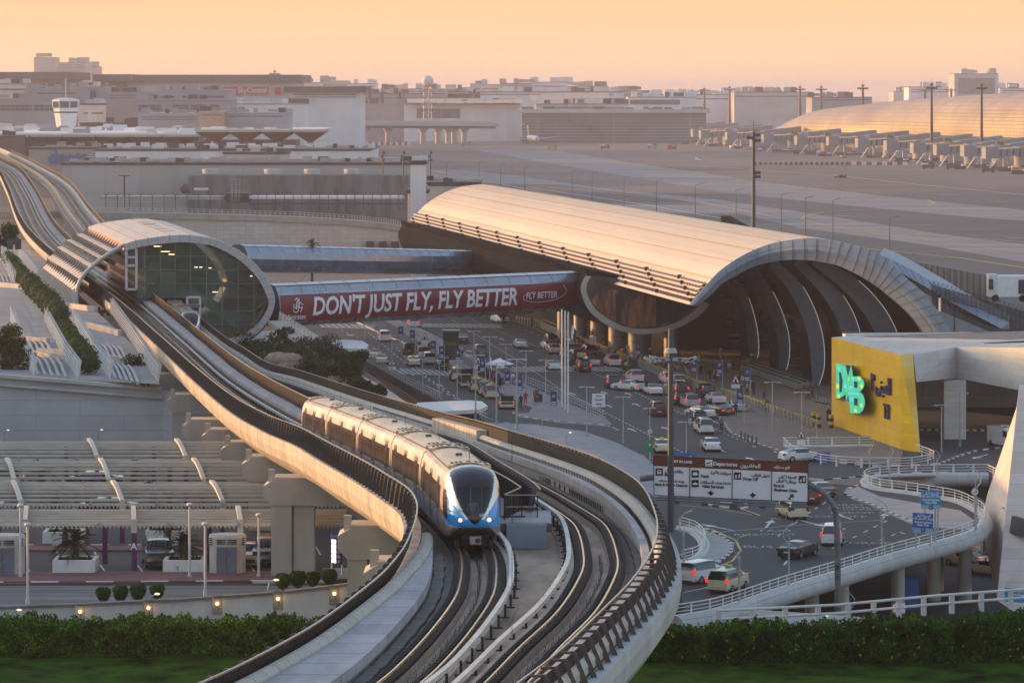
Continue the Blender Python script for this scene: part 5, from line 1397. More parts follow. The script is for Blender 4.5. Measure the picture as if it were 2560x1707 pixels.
mb = MB(); a, b = P(-90, 350, 1600), P(740, 352, 1600); mb.bb(a.x, b.x, 1600, 1630, 0, a.z, bwd); mb.build('wall', wt_)
mb = MB()
rnd = random.Random(3)
for k in range(90):
 u = rnd.uniform(-10, 700); D = rnd.uniform(1640, 1900); p = P(u, 331, D); s = rnd.uniform(1.2, 5)
 mb.box((p.x, D, 22.6), (s*1.6, s, rnd.uniform(1, 3.5)), bw3 if k % 3 else bw2)
a, b = P(-60, 333, 1640), P(760, 333, 1640); mb.bb(a.x, b.x, 1641, 1900, 17, 22, bw3); mb.build('rooftop_plant', wt_)
bldg('white shed with long low roof and dark gable openings', 238, 925, 378, 1400, 90, bw3, wins=[(237, 270, 393, 408)], group='cargo sheds')
bldg('small cream plant box on the white shed roof line', 558, 718, 386, 1330, 18, bw1, group='cargo sheds')
dn = bldg('beige warehouse wall with blue company name', 72, 236, 374, 1420, 60, mat('warehouse_beige', (.36, .32, .28), .8, var=.06, scale=.05), group='cargo sheds')
text_mb('dnata', 7.2, mat('sign_blue', (.02, .14, .36), .5), face_frame(tuple(P(172, 394, 1419)), (1, 0, 0)), .1, 'CENTER', .12).build('lettering', dn)
bldg('dark slatted wall at the far left behind the viaduct', -30, 30, 345, 1480, 40, mat('brown_slat', (.13, .09, .08), .6, wave=('X', .8, .5)), group='cargo sheds')
cg = bldg('large grey beige cargo building with panel joints', 155, 1062, 413, 1180, 60, mat('cargo_wall', (.50, .47, .44), .8, var=.06, scale=.05, brick=('XZ', 11, 8, .1, (.72, .72, .72), 0)), group='cargo sheds')
mb = MB(); a, b = P(475, 438, 1172), P(1020, 505, 1172); mb.bb(a.x, b.x, 1166, 1179, b.z-9, a.z, mat('stained_grey', (.20, .20, .20), .85, var=.25, scale=.3, stretch=(1, 1, .15)))
for u in (485, 640, 740, 840):
 p = P(u, 436, 1170); mb.tube((p.x+5, 1172, p.z), (p.x+5, 1172, p.z+1.6), 2.6, conc_l, n=16)
mb.path([P(470, 434, 1165), P(1022, 434, 1165)], .08, galv, 4); mb.path([P(470, 429, 1165), P(1022, 429, 1165)], .08, galv, 4)
for u in range(475, 1020, 22): mb.bar(P(u, 438, 1165), P(u, 429, 1165), .1, .1, galv)
mb.build('plant_block', cg)
mb = MB()
a, b = P(258, 497, 1150), P(565, 520, 1150); mb.bb(a.x, b.x, 1140, 1150, 8, a.z, mat('low_store', (.42, .42, .43), .7, var=.1, scale=.2, brick=('XZ', 1.2, 30, .1, (.6, .6, .6), 0)))
mb.build('store_row', cg)
mb = MB(); mb.bb(P(622, 480, 1145).x, P(1010, 480, 1145).x, 1142, 1152, 8, vz(497, 1145), bw3); mb.bb(P(565, 478, 1140).x, P(622, 478, 1140).x, 1140, 1152, 6, vz(482, 1145), blackm); mb.bb(P(622, 510, 1141).x, P(1010, 478, 1141).x, 1140.5, 1141.8, 6, vz(512, 1141), bwd); mb.build('loading_canopy', cg)
mb = MB()
for u, w_, t in ((500, 2.6, 1), (509, 2.0, 0)):
 p = P(u, 470, 1135); mb.tube((p.x, 1135, 10), (p.x, 1135, p.z), w_/2+.5, offw, n=14)
p = P(462, 472, 1132); mb.tube((p.x, 1132, 10), (p.x, 1132, p.z-1), 1.1, bwd, n=12); mb.ball((p.x, 1132, p.z), 1.6, bwd, 8, 5)
for k in range(5): mb.bar(P(577+k*5, 505, 1137), P(577+k*5+3*(-1)**k, 448, 1137), .15, .15, galv)
for v in (448, 462, 476, 490): mb.bar(P(577, v, 1137), P(602, v, 1137), .15, .15, galv)
mb.build('storage_tank', cg)
yf = thing('security_fence', 'row of dark Y topped fence posts in front of the cargo building', 'fence', tuple(P(600, 520, 1000)))
mb = MB()
for u in list(range(265, 560, 29))+list(range(645, 1020, 22))+[1008, 1014, 1020, 1026]:
 t = 487+abs(u-600)*.01; q = P(u, 526, 1000); p = P(u, t, 1000); mb.bar(q, p, .16, .16, blackm); mb.bar(p, p+Vector((.55, 0, .6)), .12, .12, blackm); mb.bar(p, p+Vector((-.55, 0, .6)), .12, .12, blackm)
for v in (484, 488, 495, 510): mb.path([P(258, v, 1000), P(1030, v+1, 1000)], .03, blackm, 3)
mb.build('fence_post', yf)
bldg('cream stair tower beside the far end of the vaulted roof', 1019, 1068, 484, 800, 12, tilew, group='cargo sheds')
bldg('tiled upper block behind the far end of the vault', 1066, 1200, 465, 830, 30, tilew, group='cargo sheds')
bldg('lit cream pier block under the far eave', 1142, 1195, 612, 760, 20, tilew, group='cargo sheds')
bldg('pale block right of the stair tower', 1026, 1063, 412, 790, 8, bw3, group='cargo sheds')
cw = thing('boundary_wall', 'long curved beige tiled wall with white railing behind the station', 'wall', tuple(P(600, 640, 640)))
pts = [(-60, 530), (0, 529), (120, 529), (234, 530), (420, 532), (600, 536), (750, 541), (880, 549), (960, 557), (1030, 567)]
Wl = [P(u, v, 860+u*.01) for u, v in pts]
m = MB(); m.grid([[Vector((p.x, p.y, 0)) for p in Wl], Wl], tilew); m.grid([Wl, [p+Vector((0, 1.2, 0)) for p in Wl]], conc_l); m.build('tiled_wall', cw)
m = MB()
for a, b in zip(Wl[:-1], Wl[1:]):
 m.bar(a+Vector((0, 0, -.8)), b+Vector((0, 0, -.8)), .9, 1.3, conc)
 n = 12
 for h in (.5, 1.0): m.bar(a+Vector((0, 0, h)), b+Vector((0, 0, h)), .07, .07, offw)
 for k in range(n): p = a.lerp(b, k/n); m.bar(p, p+Vector((0, 0, 1.0)), .12, .12, offw)
m.build('railing', cw)
m = MB()
for u in (925, 957, 988): p = P(u, 612, 869); m.box((p.x, 869, p.z), (1.8, 3, 1.6), bwd)
m.build('opening', cw)
ct = thing('control_tower', 'white flared airport control tower with green glass cab', 'tower', tuple(P(165, 330, 1860)))
m = MB(); c = P(165, 300, 1860)
def ring(z, r, n=8, o=.39): return [Vector((c.x+r*math.cos(o+2*math.pi*k/n), 1860+r*math.sin(o+2*math.pi*k/n), z)) for k in range(n)]
sh = [(0, 4.4), (vz(330, 1860), 4.5), (vz(272, 1860), 6.5), (vz(270, 1860), 6.9)]
m.grid([ring(z, r) for z, r in sh], white, True); m.build('shaft', ct)
m = MB(); m.grid([ring(vz(270, 1860), 6.6), ring(vz(254, 1860), 6.9)], mat('cab_glass', (.04, .09, .09), .15), True); m.build('cab_glass', ct)
m = MB(); m.grid([ring(vz(254, 1860), 7.0), ring(vz(250, 1860), 7.0), ring(vz(246, 1860), 3.4), ring(vz(245, 1860), .3)], offw, True)
for k in range(8):
 a = ring(vz(270, 1860), 6.7)[k]; b = ring(vz(254, 1860), 7.0)[k]; m.bar(a, b, .5, .5, offw)
m.grid([ring(vz(283, 1860), 6.2), ring(vz(279.5, 1860), 6.35)], blackm, True); m.build('cab_roof', ct)
m = MB(); m.tube((c.x, 1860, vz(246, 1860)), (c.x, 1860, vz(196, 1860)), .25, galv)
for k in range(5): m.bar((c.x-1.6, 1860, vz(225-k*5, 1860)), (c.x+1.6, 1860, vz(225-k*5, 1860)), .12, .12, dgrey); m.bar((c.x+(-1)**k*1.4, 1860, vz(228, 1860)), (c.x+(-1)**k*1.4, 1860, vz(205, 1860)), .15, .15, dgrey)
m.build('antenna', ct)
rt_ = thing('radar_tower', 'red and white lattice radar tower with round white dome', 'radar tower', tuple(P(1069, 300, 2950)))
c = P(1069, 204, 2950); m = MB(); m.ball((c.x, 2950, c.z), 4.7, mat('radome', (.62, .57, .53), .6, var=.04, scale=.2), 20, 14); m.build('radar_dome', rt_)
m = MB(); rw_ = mat('tower_red', (.38, .14, .12), .6)
m.tube((c.x, 2950, vz(217, 2950)), (c.x, 2950, vz(215.5, 2950)), 6.2, rw_, n=16)
zs = [vz(v, 2950) for v in (216, 224, 232, 240, 248, 256, 264, 272, 280, 300)]
for i, (z0, z1) in enumerate(zip(zs[:-1], zs[1:])):
 mm = rw_ if i % 2 else offw
 for sx in (-1, 1):
  for sy in (-1, 1): m.bar((c.x+sx*3.1, 2950+sy*3.1, z0), (c.x+sx*3.2, 2950+sy*3.2, z1), .5, .5, mm)
  m.bar((c.x-3.1*sx, 2946.5, z0), (c.x+3.1*sx, 2946.5, z1), .28, .28, mm)
 m.bar((c.x-3.2, 2946.5, z0), (c.x+3.2, 2946.5, z0), .3, .3, mm)
m.bar((c.x+.8, 2946, zs[0]), (c.x+.8, 2946, zs[-1]), .8, .8, mm); m.build('lattice_frame', rt_)
eb = thing('road_bridge', 'long pale elevated road bridge on flared piers in the haze', 'bridge', tuple(P(900, 330, 1750)))
bc = mat('bridge_pale', (.45, .42, .40), .8, var=.06, scale=.05)
m = MB()
a, b = P(720, 309, 2760), P(1230, 312, 2900)
m.bar(a, b, 16, 2.6, bc); m.bar(a+Vector((0, 0, -2.2)), b+Vector((0, 0, -2.2)), 9, 1.9, conc_d); m.bar(a+Vector((0, -8, 2.0)), b+Vector((0, -8, 2.0)), .4, 1.2, bc); m.build('bridge_deck', eb)
for u in (723, 785, 852, 912, 970, 1057, 1095, 1120, 1135, 1160):
 t = (u-720)/510; D = 2760+140*t; x = (u-1280)*D/F; z = lerp(a.z, b.z, t)-2.2
 m = MB(); m.tube((x, D, 0), (x, D, z-2), 2.2, bc, n=10); m.tube((x, D, z-4), (x, D, z), 2.2, bc, 5, n=10); m.build('bridge_pier', eb)
bp = thing('jersey_barrier', 'long row of red and white apron barriers below the road bridge', 'barrier', tuple(G(900, 362)))
m = MB()
for k in range(44): p, q = G(700+k*7.4, 363, 0), G(700+k*7.4+7.4, 363, 0); m.bb(p.x, q.x, p.y, p.y+1, 0, 2.2, (redp, white)[k % 2])
m.build('barrier_block', bp)
bp = thing('jersey_barrier', 'row of barriers and parked baggage dollies on the open apron', 'barrier', tuple(G(2050, 414)))
m = MB()
for k in range(60):
 u = 1886+k*6.4; p, q = G(u, 414, 0), G(u+5, 414, 0); mm = ((blackm, steel)[k % 2] if u < 2120 else (redp, white)[(k//2) % 2]); m.bb(p.x, q.x, p.y, p.y+2, .2, 1.9, mm)
m.build('barrier_block', bp)
gc = thing('curved_concourse', 'long curved concourse roof glowing gold in the evening sun', 'concourse', tuple(G(2300, 350)))
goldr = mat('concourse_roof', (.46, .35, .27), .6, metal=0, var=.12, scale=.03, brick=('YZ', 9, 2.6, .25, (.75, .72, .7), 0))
goldg = mat('concourse_glazing', (.50, .36, .16), .5, metal=.0, var=.15, scale=.03, brick=('YZ', 5, 2.2, .3, (.5, .42, .35), 0))  # gold of the low sun is put into the glazing colour
ft = [(1932, 326), (1990, 328), (2100, 331), (2200, 333), (2300, 336), (2430, 341), (2560, 345), (2750, 352)]
tp = [(1938, 322), (2040, 279), (2140, 264), (2250, 252), (2370, 243), (2500, 234), (2640, 229), (2800, 226)]
m = MB(); rows = []
FT = smooth_pts([P(u, v, 28*F/(v-VH)) for u, v in ft], 6)
TPp = smooth_pts([P(u, v, 28*F/(fv-VH)+40) for (u, v), (fu, fv) in zip(tp, ft)], 6)
for k in range(13):
 an = math.pi/2*k/12
 rows.append([Vector((lerp(f.x, t.x, 1-math.cos(an)), lerp(f.y, t.y, 1-math.cos(an)), lerp(f.z, t.z, math.sin(an)))) for f, t in zip(FT, TPp)])
for k in range(1, 6):
 an = math.pi/2*k/5
 rows.append([Vector((t.x+70*math.sin(an), t.y+20, t.z-18*(1-math.cos(an)))) for f, t in zip(FT, TPp)])
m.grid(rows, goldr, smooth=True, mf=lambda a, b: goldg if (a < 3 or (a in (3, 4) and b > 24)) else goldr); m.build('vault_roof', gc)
m = MB(); m.grid([[p+Vector((3, 0, -.5)) for p in FT], [Vector((p.x+3, p.y, 0)) for p in FT]], mat('concourse_dark', (.06, .06, .07), .3, var=.2, scale=.05, brick=('YZ', 5, 3, .3, (2, 1.8, 1.6), 0))); m.build('glass_wall', gc)
jw = mat('jetbridge_grey', (.25, .25, .26), .6, var=.08, scale=.2); jt = mat('rotunda_tan', (.34, .28, .25), .7, var=.08, scale=.1)
jb = thing('jet_bridge', 'x', 'jet bridge', (0, 0, 0), 'jet bridges along the concourse')
m = MB(); m.tube((0, 0, 0), (0, 0, 5.2), 3.3, jt, n=18); m.tube((0, 0, 5.2), (0, 0, 9), 3.6, jw, n=18); m.build('rotunda', jb, world=False)
m = MB(); m.bar((0, 0, 7.2), (-11, -14, 6.6), 2.8, 2.9, jw); m.bar((3, 3, 8), (22, 26, 10), 2.8, 2.8, jw)
for k in range(4): m.bar((-2-k*2.4, -3-k*3.05, 8.75), (-2.2-k*2.4, -3.2-k*3.05, 5.6), 3.3, .25, dgrey)
m.build('tunnel', jb, world=False)
m = MB(); m.box((-12.5, -16, 6.8), (5.2, 5, 4.2), jw, .3); m.box((-13, -18.6, 6.6), (2.6, .3, 2.6), bwd, .3); m.box((-10, -15, 9.6), (2, 2, 1.2), galv); m.build('cab', jb, world=False)
m = MB(); m.tube((-9, -12, 0), (-9, -12, 5.4), .5, galv); m.tube((-7.2, -11, 0), (-7.2, -11, 5.4), .5, galv); m.bb(-10.5, -6, -13, -10.6, .2, 1.5, dgrey)
m.bar((-13, -13, 0), (-9, -11, 5.5), 1, .3, galv); m.build('support_leg', jb, world=False)
m = MB(); m.box((7, -12, 2.0), (9, 3.6, 3.2), jt); m.box((7, -12, 1.0), (9.4, 3.8, .5), dgrey); m.box((-3, -18, .8), (10, 2.6, .6), dgrey); m.box((14, -10, 1.1), (4.5, 2, 1.6), galv); m.build('ground_cart', jb, world=False)
jl = [(1715, 352), (1745, 356), (1800, 362), (1822, 366), (1890, 372), (1985, 380), (2070, 386), (2150, 388), (2225, 394), (2300, 402), (2370, 410), (2430, 416), (2500, 420), (2556, 426), (1640, 350), (1490, 352), (1560, 352), (1240, 352)]
place = ['first', 'second', 'third', 'fourth', 'fifth', 'sixth', 'seventh', 'eighth', 'ninth', 'tenth', 'eleventh', 'twelfth', 'thirteenth', 'last']
ysg = mat('gate_sign_yellow', (.5, .38, .03), .5)
gates = {4: 'B3', 5: 'B4', 6: 'B5', 8: 'B6', 10: 'B8', 12: 'B9'}
for i, (u, v) in enumerate(jl):
 o = jb if i == 0 else copy_tree(jb)
 p = G(u, v); o.location = (p.x, p.y, 0); o.rotation_euler.z = R(-6 if i < 14 else 12); s = 1.35 if i < 14 else 1.25; o.scale = (s, s, s)
 o['label'] = ('grey jet bridge on a tan rotunda, %s from the left along the gold concourse' % place[i]) if i < 14 else ['jet bridge at the right end of the glazed concourse', 'jet bridge in front of the middle of the glazed concourse', 'jet bridge between two apron masts by the glazed concourse', 'jet bridge beside the parked airliner'][i-14]
 if i in gates:
  q = thing('gate_sign', 'yellow gate board reading %s above the jet bridges' % gates[i], 'sign', (p.x, p.y-2, 0), 'yellow gate boards')
  m = MB(); m.box((p.x, p.y-2, 12.6), (5.5, .5, 4), ysg); m.tube((p.x, p.y-2, 8.5), (p.x, p.y-2, 11), .2, dgrey); bq = m.build('sign_board', q)
  text_mb(gates[i], 3.4, blackm, face_frame((p.x, p.y-2.35, 12.6), (1, 0, 0)), .05, 'CENTER', .08).build('lettering', bq)
def airliner(u, v, rz, s, label, tail, flip=False):
 p = G(u, v); r = thing('airliner', label, 'aeroplane', (p.x, p.y, 0), None, rz)
 aw = mat('aircraft_white', (.66, .63, .58), .35, var=.03)
 m = MB(); pr = [(-19, .3), (-18.4, 1.0), (-17, 1.6), (-14, 1.95), (8, 1.95), (14, 1.3), (19, .4)]
 m.grid([[(y*0+x_*0, 0, 0) for x_ in range(1)]]*0 or [[(math.cos(2*math.pi*k/16)*rr*s, yy*s, (3.6+math.sin(2*math.pi*k/16)*rr+(max(0, yy-8)*.09))*s) for k in range(16)] for yy, rr in pr], aw, True, True); m.build('fuselage', r, world=False)
 for sx in (-1, 1):
  m = MB(); m.sweep([[(sx*1.5*s, -4*s, 2.9*s), (sx*1.5*s, 3*s, 2.9*s), (sx*1.5*s, 3*s, 3.3*s), (sx*1.5*s, -4*s, 3.3*s)], [(sx*17*s, 6*s, 4.4*s), (sx*17*s, 7.6*s, 4.4*s), (sx*17*s, 7.6*s, 4.5*s), (sx*17*s, 6*s, 4.5*s)]], aw); m.build('wing', r, world=False)
  m = MB(); m.tube((sx*6*s, -4*s, 2.2*s), (sx*6*s, -.5*s, 2.3*s), 1.1*s, dgrey, .8*s, n=12); m.build('engine', r, world=False)
  m = MB(); m.sweep([[(sx*.6*s, 14*s, 4.6*s), (sx*.6*s, 18*s, 4.6*s), (sx*.6*s, 18*s, 4.8*s), (sx*.6*s, 14*s, 4.8*s)], [(sx*6*s, 17*s, 4.9*s), (sx*6*s, 18.6*s, 4.9*s), (sx*6*s, 18.6*s, 5*s), (sx*6*s, 17*s, 5*s)]], aw); m.build('tailplane', r, world=False)
  m = MB(); m.tube((sx*2.6*s, 0, 0), (sx*2.6*s, 0, 2.6*s), .3*s, dgrey); m.tube((sx*2.9*s, 0, .5*s), (sx*2.3*s, 0, .5*s), .5*s, rubber, n=12); m.build('landing_gear', r, world=False)
 m = MB(); m.sweep([[(-.15*s, 12*s, 5.2*s), (-.15*s, 19*s, 5.2*s), (-.1*s, 20*s, 11.5*s), (-.1*s, 17*s, 11.5*s)], [(.15*s, 12*s, 5.2*s), (.15*s, 19*s, 5.2*s), (.1*s, 20*s, 11.5*s), (.1*s, 17*s, 11.5*s)]], tail); m.build('tail_fin', r, world=False)
 return r
airliner(1330, 361, R(8), 1.25, 'white airliner facing the viewer at its stand below the road bridge', mat('tail_gold', (.5, .38, .2), .5))
airliner(1840, 325, R(-78), 1.5, 'airliner with a turquoise tail standing behind the gates', mat('tail_turquoise', (.08, .42, .40), .4))
airliner(1700, 322, R(-80), 1.5, 'distant airliner with a grey striped tail left of the turquoise one', mat('tail_grey', (.35, .42, .42), .4, wave=('Z', .12, .5)))
for i, (u, v, l, mm) in enumerate(((1165, 365, 'orange and white apron loader left of the parked airliner', jt), (1512, 373, 'red and blue apron bus crossing the open apron', redp), (1380, 376, 'tiny yellow and red tug on the apron', yellow), (1630, 372, 'row of orange baggage carts at the right of the glazed concourse', jt), (1680, 375, 'orange belt loader beside the baggage carts', redp), (2094, 446, 'small red stop board on the apron', redp), (2107, 446, 'lone dark marshaller trolley beside the red board', blackm), (1745, 402, 'small white cart alone on the left apron', white), (2470, 432, 'low flat dolly at the lower right gates', dgrey), (2545, 430, 'orange fuel truck at the right edge of the gates', mat('orange_paint', (.6, .25, .12), .5)), (2380, 424, 'dark dolly train beside the eighth gate', dgrey), (2320, 423, 'dark low tug near the gates', dgrey))):
 p = G(u, v); m = MB(); s = .5 if u in (2094, 2107, 1745) else 1
 m.box((0, 0, 1.5*s), (6.5*s, 2.4*s, 1.6*s), mm); m.box((2.4*s, 0, 2.6*s), (1.6*s, 2.2*s, 1.2*s), bwd); m.box((-1.6*s, 0, 2.7*s), (3.2*s, 2*s, .9*s), white if i % 2 else mm)
 for x in (-2.2*s, 2.2*s): m.tube((x, -1.3*s, .45*s), (x, 1.3*s, .45*s), .45*s, rubber, n=10)
 o = m.build('apron_vehicle'); o.location = (p.x, p.y, 0); tag(o, l, 'apron vehicle', 'vehicles on the apron')
rnd = random.Random(21)
for i in range(46):
 u = rnd.uniform(1700, 2560); v = lerp(356, 432, (u-1700)/860)+rnd.uniform(-10, 6); p = G(u, v); m = MB(); L_ = rnd.choice((3.5, 6, 9)); cc = rnd.choice((dgrey, galv, jt, bwd, white))
 m.box((0, 0, 1.1), (L_, 2.2, 1.3), cc); m.box((L_*.3, 0, 2.1), (L_*.3, 2, .9), rnd.choice((bwd, offw))); m.box((0, 0, .35), (L_*.9, 1.8, .4), blackm)
 o = m.build('apron_vehicle'); o.location = (p.x, p.y, 0); o.rotation_euler.z = rnd.uniform(-.3, .3); tag(o, 'small service cart or dolly parked among the jet bridges', 'apron vehicle', 'small carts among the jet bridges')
hm = thing('apron_mast', 'x', 'light mast', (0, 0, 0), 'tall apron light masts')
m = MB(); m.tube((0, 0, 0), (0, 0, 42), 1.05, blackm, .6, n=10); m.build('mast_pole', hm, world=False)
m = MB(); m.tube((0, 0, 40.5), (0, 0, 41.1), 1.3, dgrey, n=12)
for k in range(6): a = k*math.pi/3; m.box((2.0*math.cos(a), 2.0*math.sin(a), 41.3-.0*k), (2.0, 1.5, 1.1), blackm, a)
m.bar((-2.4, 0, 41.8), (2.4, 0, 41.8), .25, .25, dgrey); m.ball((0, 0, 43.2), .9, dgrey, 8, 5); m.tube((0, 0, 42), (0, 0, 47), .08, dgrey); m.build('floodlight', hm, world=False)
ml = [(2454, 410, 218), (2329, 406, 217), (2157, 372, 219), (2053, 345, 222), (2000, 342, 222), (1908, 328, 224), (1824, 330, 222), (1761, 330, 226), (1731, 325, 229), (1434, 350, 230), (1186, 350, 230), (687, 316, 183), (1952, 320, 230), (1887, 310, 231), (1978, 318, 232), (2312, 262, 226), (2378, 262, 225), (1000, 270, 231), (1620, 290, 230), (925, 262, 231), (956, 262, 231)]
for i, (u, vb, vt) in enumerate(ml):
 o = hm if i == 0 else copy_tree(hm)
 p = G(u, vb) if vb > 300 else P(u, vb, 3300); s = (vb-vt)*p.y/F/42; s = s if vb > 300 else (290-vt)*p.y/F/42
 o.location = (p.x, p.y, 0 if vb > 300 else p.z-((290-vb))*p.y/F); o.scale = (p.y/2000, p.y/2000, s)
 o['label'] = 'tall grey apron floodlight mast, number %s counted from the right edge' % place[i] if i < 3 else \
  ['', '', '', 'tall mast over the left end of the gold concourse', 'mast just left of the gold concourse edge', 'mast in front of the turquoise airliner tail', 'tall mast left of the turquoise airliner tail', 'tall mast over the right end of the glazed concourse', 'mast closely left of another at the glazed concourse end', 'tall mast in front of the glazed concourse', 'mast left of the parked airliner', 'tall mast in front of the red wall sign', 'faint mast behind the turquoise tail', 'faint mast between two airliner tails', 'faint short mast right of the turquoise tail', 'small faint mast over the gold roof, left one', 'small faint mast over the gold roof, near the hotel', 'small faint mast left of the radar tower', 'thin faint mast over the low middle buildings', 'faint mast far left of the radar tower over the bridge', 'faint mast halfway between radar and hangar'][i]
sl_ = thing('street_light', 'x', 'street light', (0, 0, 0), 'lights along the perimeter road')
m = MB(); m.tube((0, 0, 0), (0, 0, 11.6), .16, dgrey, .09, n=8); m.bar((0, 0, 11.6), (2.4, 0, 12.1), .1, .1, dgrey); m.build('lamp_pole', sl_, world=False)
m = MB(); m.box((2.9, 0, 12.15), (1.4, .4, .14), galv); m.build('lamp_head', sl_, world=False)
pl = [(1117, 406, 450), (1198, 404, 462), (1252, 410, 475), (1312, 414, 486), (1430, 427, 492), (1480, 432, 508), (1560, 441, 517), (1641, 450, 530), (1738, 460, 550), (1840, 472, 562), (1953, 483, 578), (2014, 491, 586), (2082, 497, 594), (2224, 511, 645), (2386, 531, 735)]
for i, (u, vt, vb) in enumerate(pl):
 D = 12.1*F/(vb-vt) if i > 12 else HC*0+ (HC-12.0)*F/(vt-VH)
 x = (u-1280)*D/F; o = sl_ if i == 0 else copy_tree(sl_); o.location = (x, D, 0);
 o['label'] = 'thin street light behind the vaulted roof, %s of fifteen from the left' % (place[:13]+['fourteenth', 'last'])[i]
nm = thing('apron_mast', 'tall dark mast with small floodlights standing behind the vault roof', 'light mast', tuple(P(1884, 570, 640)), 'tall apron light masts')
m = MB(); p = P(1884, 331, 640); m.tube((p.x, 640, 0), (p.x, 640, p.z), .45, dgrey, .25); m.tube((p.x, 640, p.z), (p.x, 640, p.z+1.8), .06, dgrey); m.build('mast_pole', nm)
m = MB()
for v, s in ((338, 1), (345, -1), (352, 1), (432, 1), (442, 1)): q = P(1884, v, 640); m.box((q.x+.7*s, 640, q.z), (1.0, .5, .5), dgrey); m.bar((q.x, 640, q.z), (q.x+s, 640, q.z), .1, .1, dgrey)
m.build('floodlight', nm)
for i, u in enumerate((957, 1008, 1076)):
 m = MB(); p = P(u, 375, 1160); m.tube((p.x, 1160, 10), (p.x, 1160, p.z), .2, dgrey)
 for k in range(3): m.box((p.x+.4*(-1)**k, 1160, p.z-1-1.1*k), (.5, .4, .8), dgrey)
 tag(m.build('antenna_pole'), ['dark antenna pole on the cargo roof, left one of three', 'dark antenna pole on the cargo roof, middle one', 'dark antenna pole by the stair tower, tallest of three'][i], 'antenna')
m = MB(); p = P(311, 437, 1050); m.tube((p.x, 1050, 3), (p.x, 1050, p.z), .25, dgrey)
for k in range(6): a = k*math.pi/3; m.box((p.x+1.1*math.cos(a), 1050+1.1*math.sin(a), p.z-.3), (.9, .7, .3), dgrey, a)
tag(m.build('lamp_mast'), 'dark mast with a flat crown of lamps in front of the cargo building', 'light mast')
m = MB(); wv = mat('corrugated_screen', (.15, .15, .17), .6, metal=.3, var=.1, wave=('X', .55, .6))
a, b = P(2235, 645, 560), P(2475, 690, 520); za, zb_ = vz(683, 560), vz(725, 520)
n = 60
m.grid([[Vector((lerp(a.x, b.x, k/n), lerp(560, 520, k/n)+.35*(k % 2), lerp(a.z, b.z, k/n))) for k in range(n+1)], [Vector((lerp(a.x, b.x, k/n), lerp(560, 520, k/n)+.35*(k % 2), lerp(za, zb_, k/n)-2)) for k in range(n+1)]], wv)
tag(m.build('screen_fence'), 'dark corrugated screen fence sloping behind the grey wing', 'fence')
tk = thing('box_truck', 'white high lift catering truck behind the chain fence at right', 'truck', tuple(P(2500, 740, 500)))
m = MB(); a, b = P(2472, 690, 500), P(2600, 742, 500); m.bb(a.x+1.2, b.x, 500, 503.2, b.z, a.z, white); m.build('box_body', tk)
m = MB(); m.bb(a.x, a.x+1.2, 500, 502.6, b.z, a.z+.2, offw); m.bb(a.x-.02, a.x+.6, 499.9, 500.1, b.z+1, a.z-.4, glassd); m.bb(a.x+4, b.x+.1, 499.9, 500.05, a.z-2.4, a.z-.5, bwd)
for x in (a.x+.9, a.x+4.6): m.tube((x, 500, b.z-.2), (x, 500.5, b.z-.2), .5, rubber, n=14)
m.build('cab', tk)
m = MB()
for k in range(26):
 u = 2330+k*11; v = 712+k*3.2; q = P(u, v, 490); m.bar(q, q-Vector((0, 0, 3.2)), .08, .08, blackm); m.bar(q, q+Vector((.4, 0, .5)), .06, .06, blackm); m.bar(q, q+Vector((-.4, 0, .5)), .06, .06, blackm)
q0, q1 = P(2330, 712, 490), P(2616, 795, 490)
for h in (0, .5, -.8, -1.6, -2.6): m.bar(q0+Vector((0, 0, h)), q1+Vector((0, 0, h)), .04, .04, blackm)
m.poly([q0-Vector((0, -.1, 0)), q1-Vector((0, -.1, 0)), q1-Vector((0, -.1, 5)), q0-Vector((0, -.1, 3))], mat('chain_mesh', (.03, .035, .035), .8, alpha=.75))
tag(m.build('chain_fence'), 'dark chain fence with Y arms in front of the white truck', 'fence')
hz = MB(); hz.bb(-5900, 5900, -60, 19900, -10.5, 86, None) if False else hz.bb(-6100, 6100, -80, 20100, -10, 88, conc)
hm_ = bpy.data.materials.new('haze_air'); hm_.use_nodes = True; n_ = hm_.node_tree; n_.nodes.remove(n_.nodes['Principled BSDF'])
pv = n_.nodes.new('ShaderNodeVolumePrincipled'); pv.inputs['Color'].default_value = (.80, .73, .80, 1); pv.inputs['Density'].default_value = .00010; pv.inputs['Anisotropy'].default_value = .3
n_.links.new(pv.outputs[0], n_.nodes['Material Output'].inputs['Volume'])
ho = hz.build('haze'); ho['kind'] = 'stuff'; ho.data.materials.clear(); ho.data.materials.append(hm_)
# ---------------------------------------------------------------- vehicles
car_glass = mat('car_glass', (.012, .014, .016), .06, var=.1, spec=.9)
tail_m = mat('tail_light_lit', (.6, .02, .02), .3, emit=(1, .06, .03), estr=.5)
tail_d = mat('tail_light', (.25, .015, .015), .25)
head_m = mat('headlight_lens', (.55, .55, .55), .15, metal=.3)
plate_m = mat('number_plate', (.65, .62, .5), .5)
alloy = mat('alloy_wheel', (.35, .36, .37), .3, metal=.8)
def paint(n, c, r=.25): return mat('paint_'+n, c, r, var=.04, scale=.8, coat=.8)
PAINT = {'white': paint('white', (.72, .72, .70)), 'silver': paint('silver', (.42, .43, .44)), 'black': paint('black', (.018, .018, .02)), 'grey': paint('grey', (.13, .135, .14)),
   'maroon': paint('maroon', (.14, .02, .025)), 'beige': paint('beige', (.62, .54, .36)), 'blue': paint('blue', (.05, .09, .2)), 'tan': paint('tan', (.35, .25, .13))}
redroof = paint('red_roof', (.5, .04, .04)); greenroof = paint('green_roof', (.03, .22, .11)); yelroof = paint('yellow_roof', (.6, .45, .05)); purplr = paint('purple_roof', (.10, .05, .2))
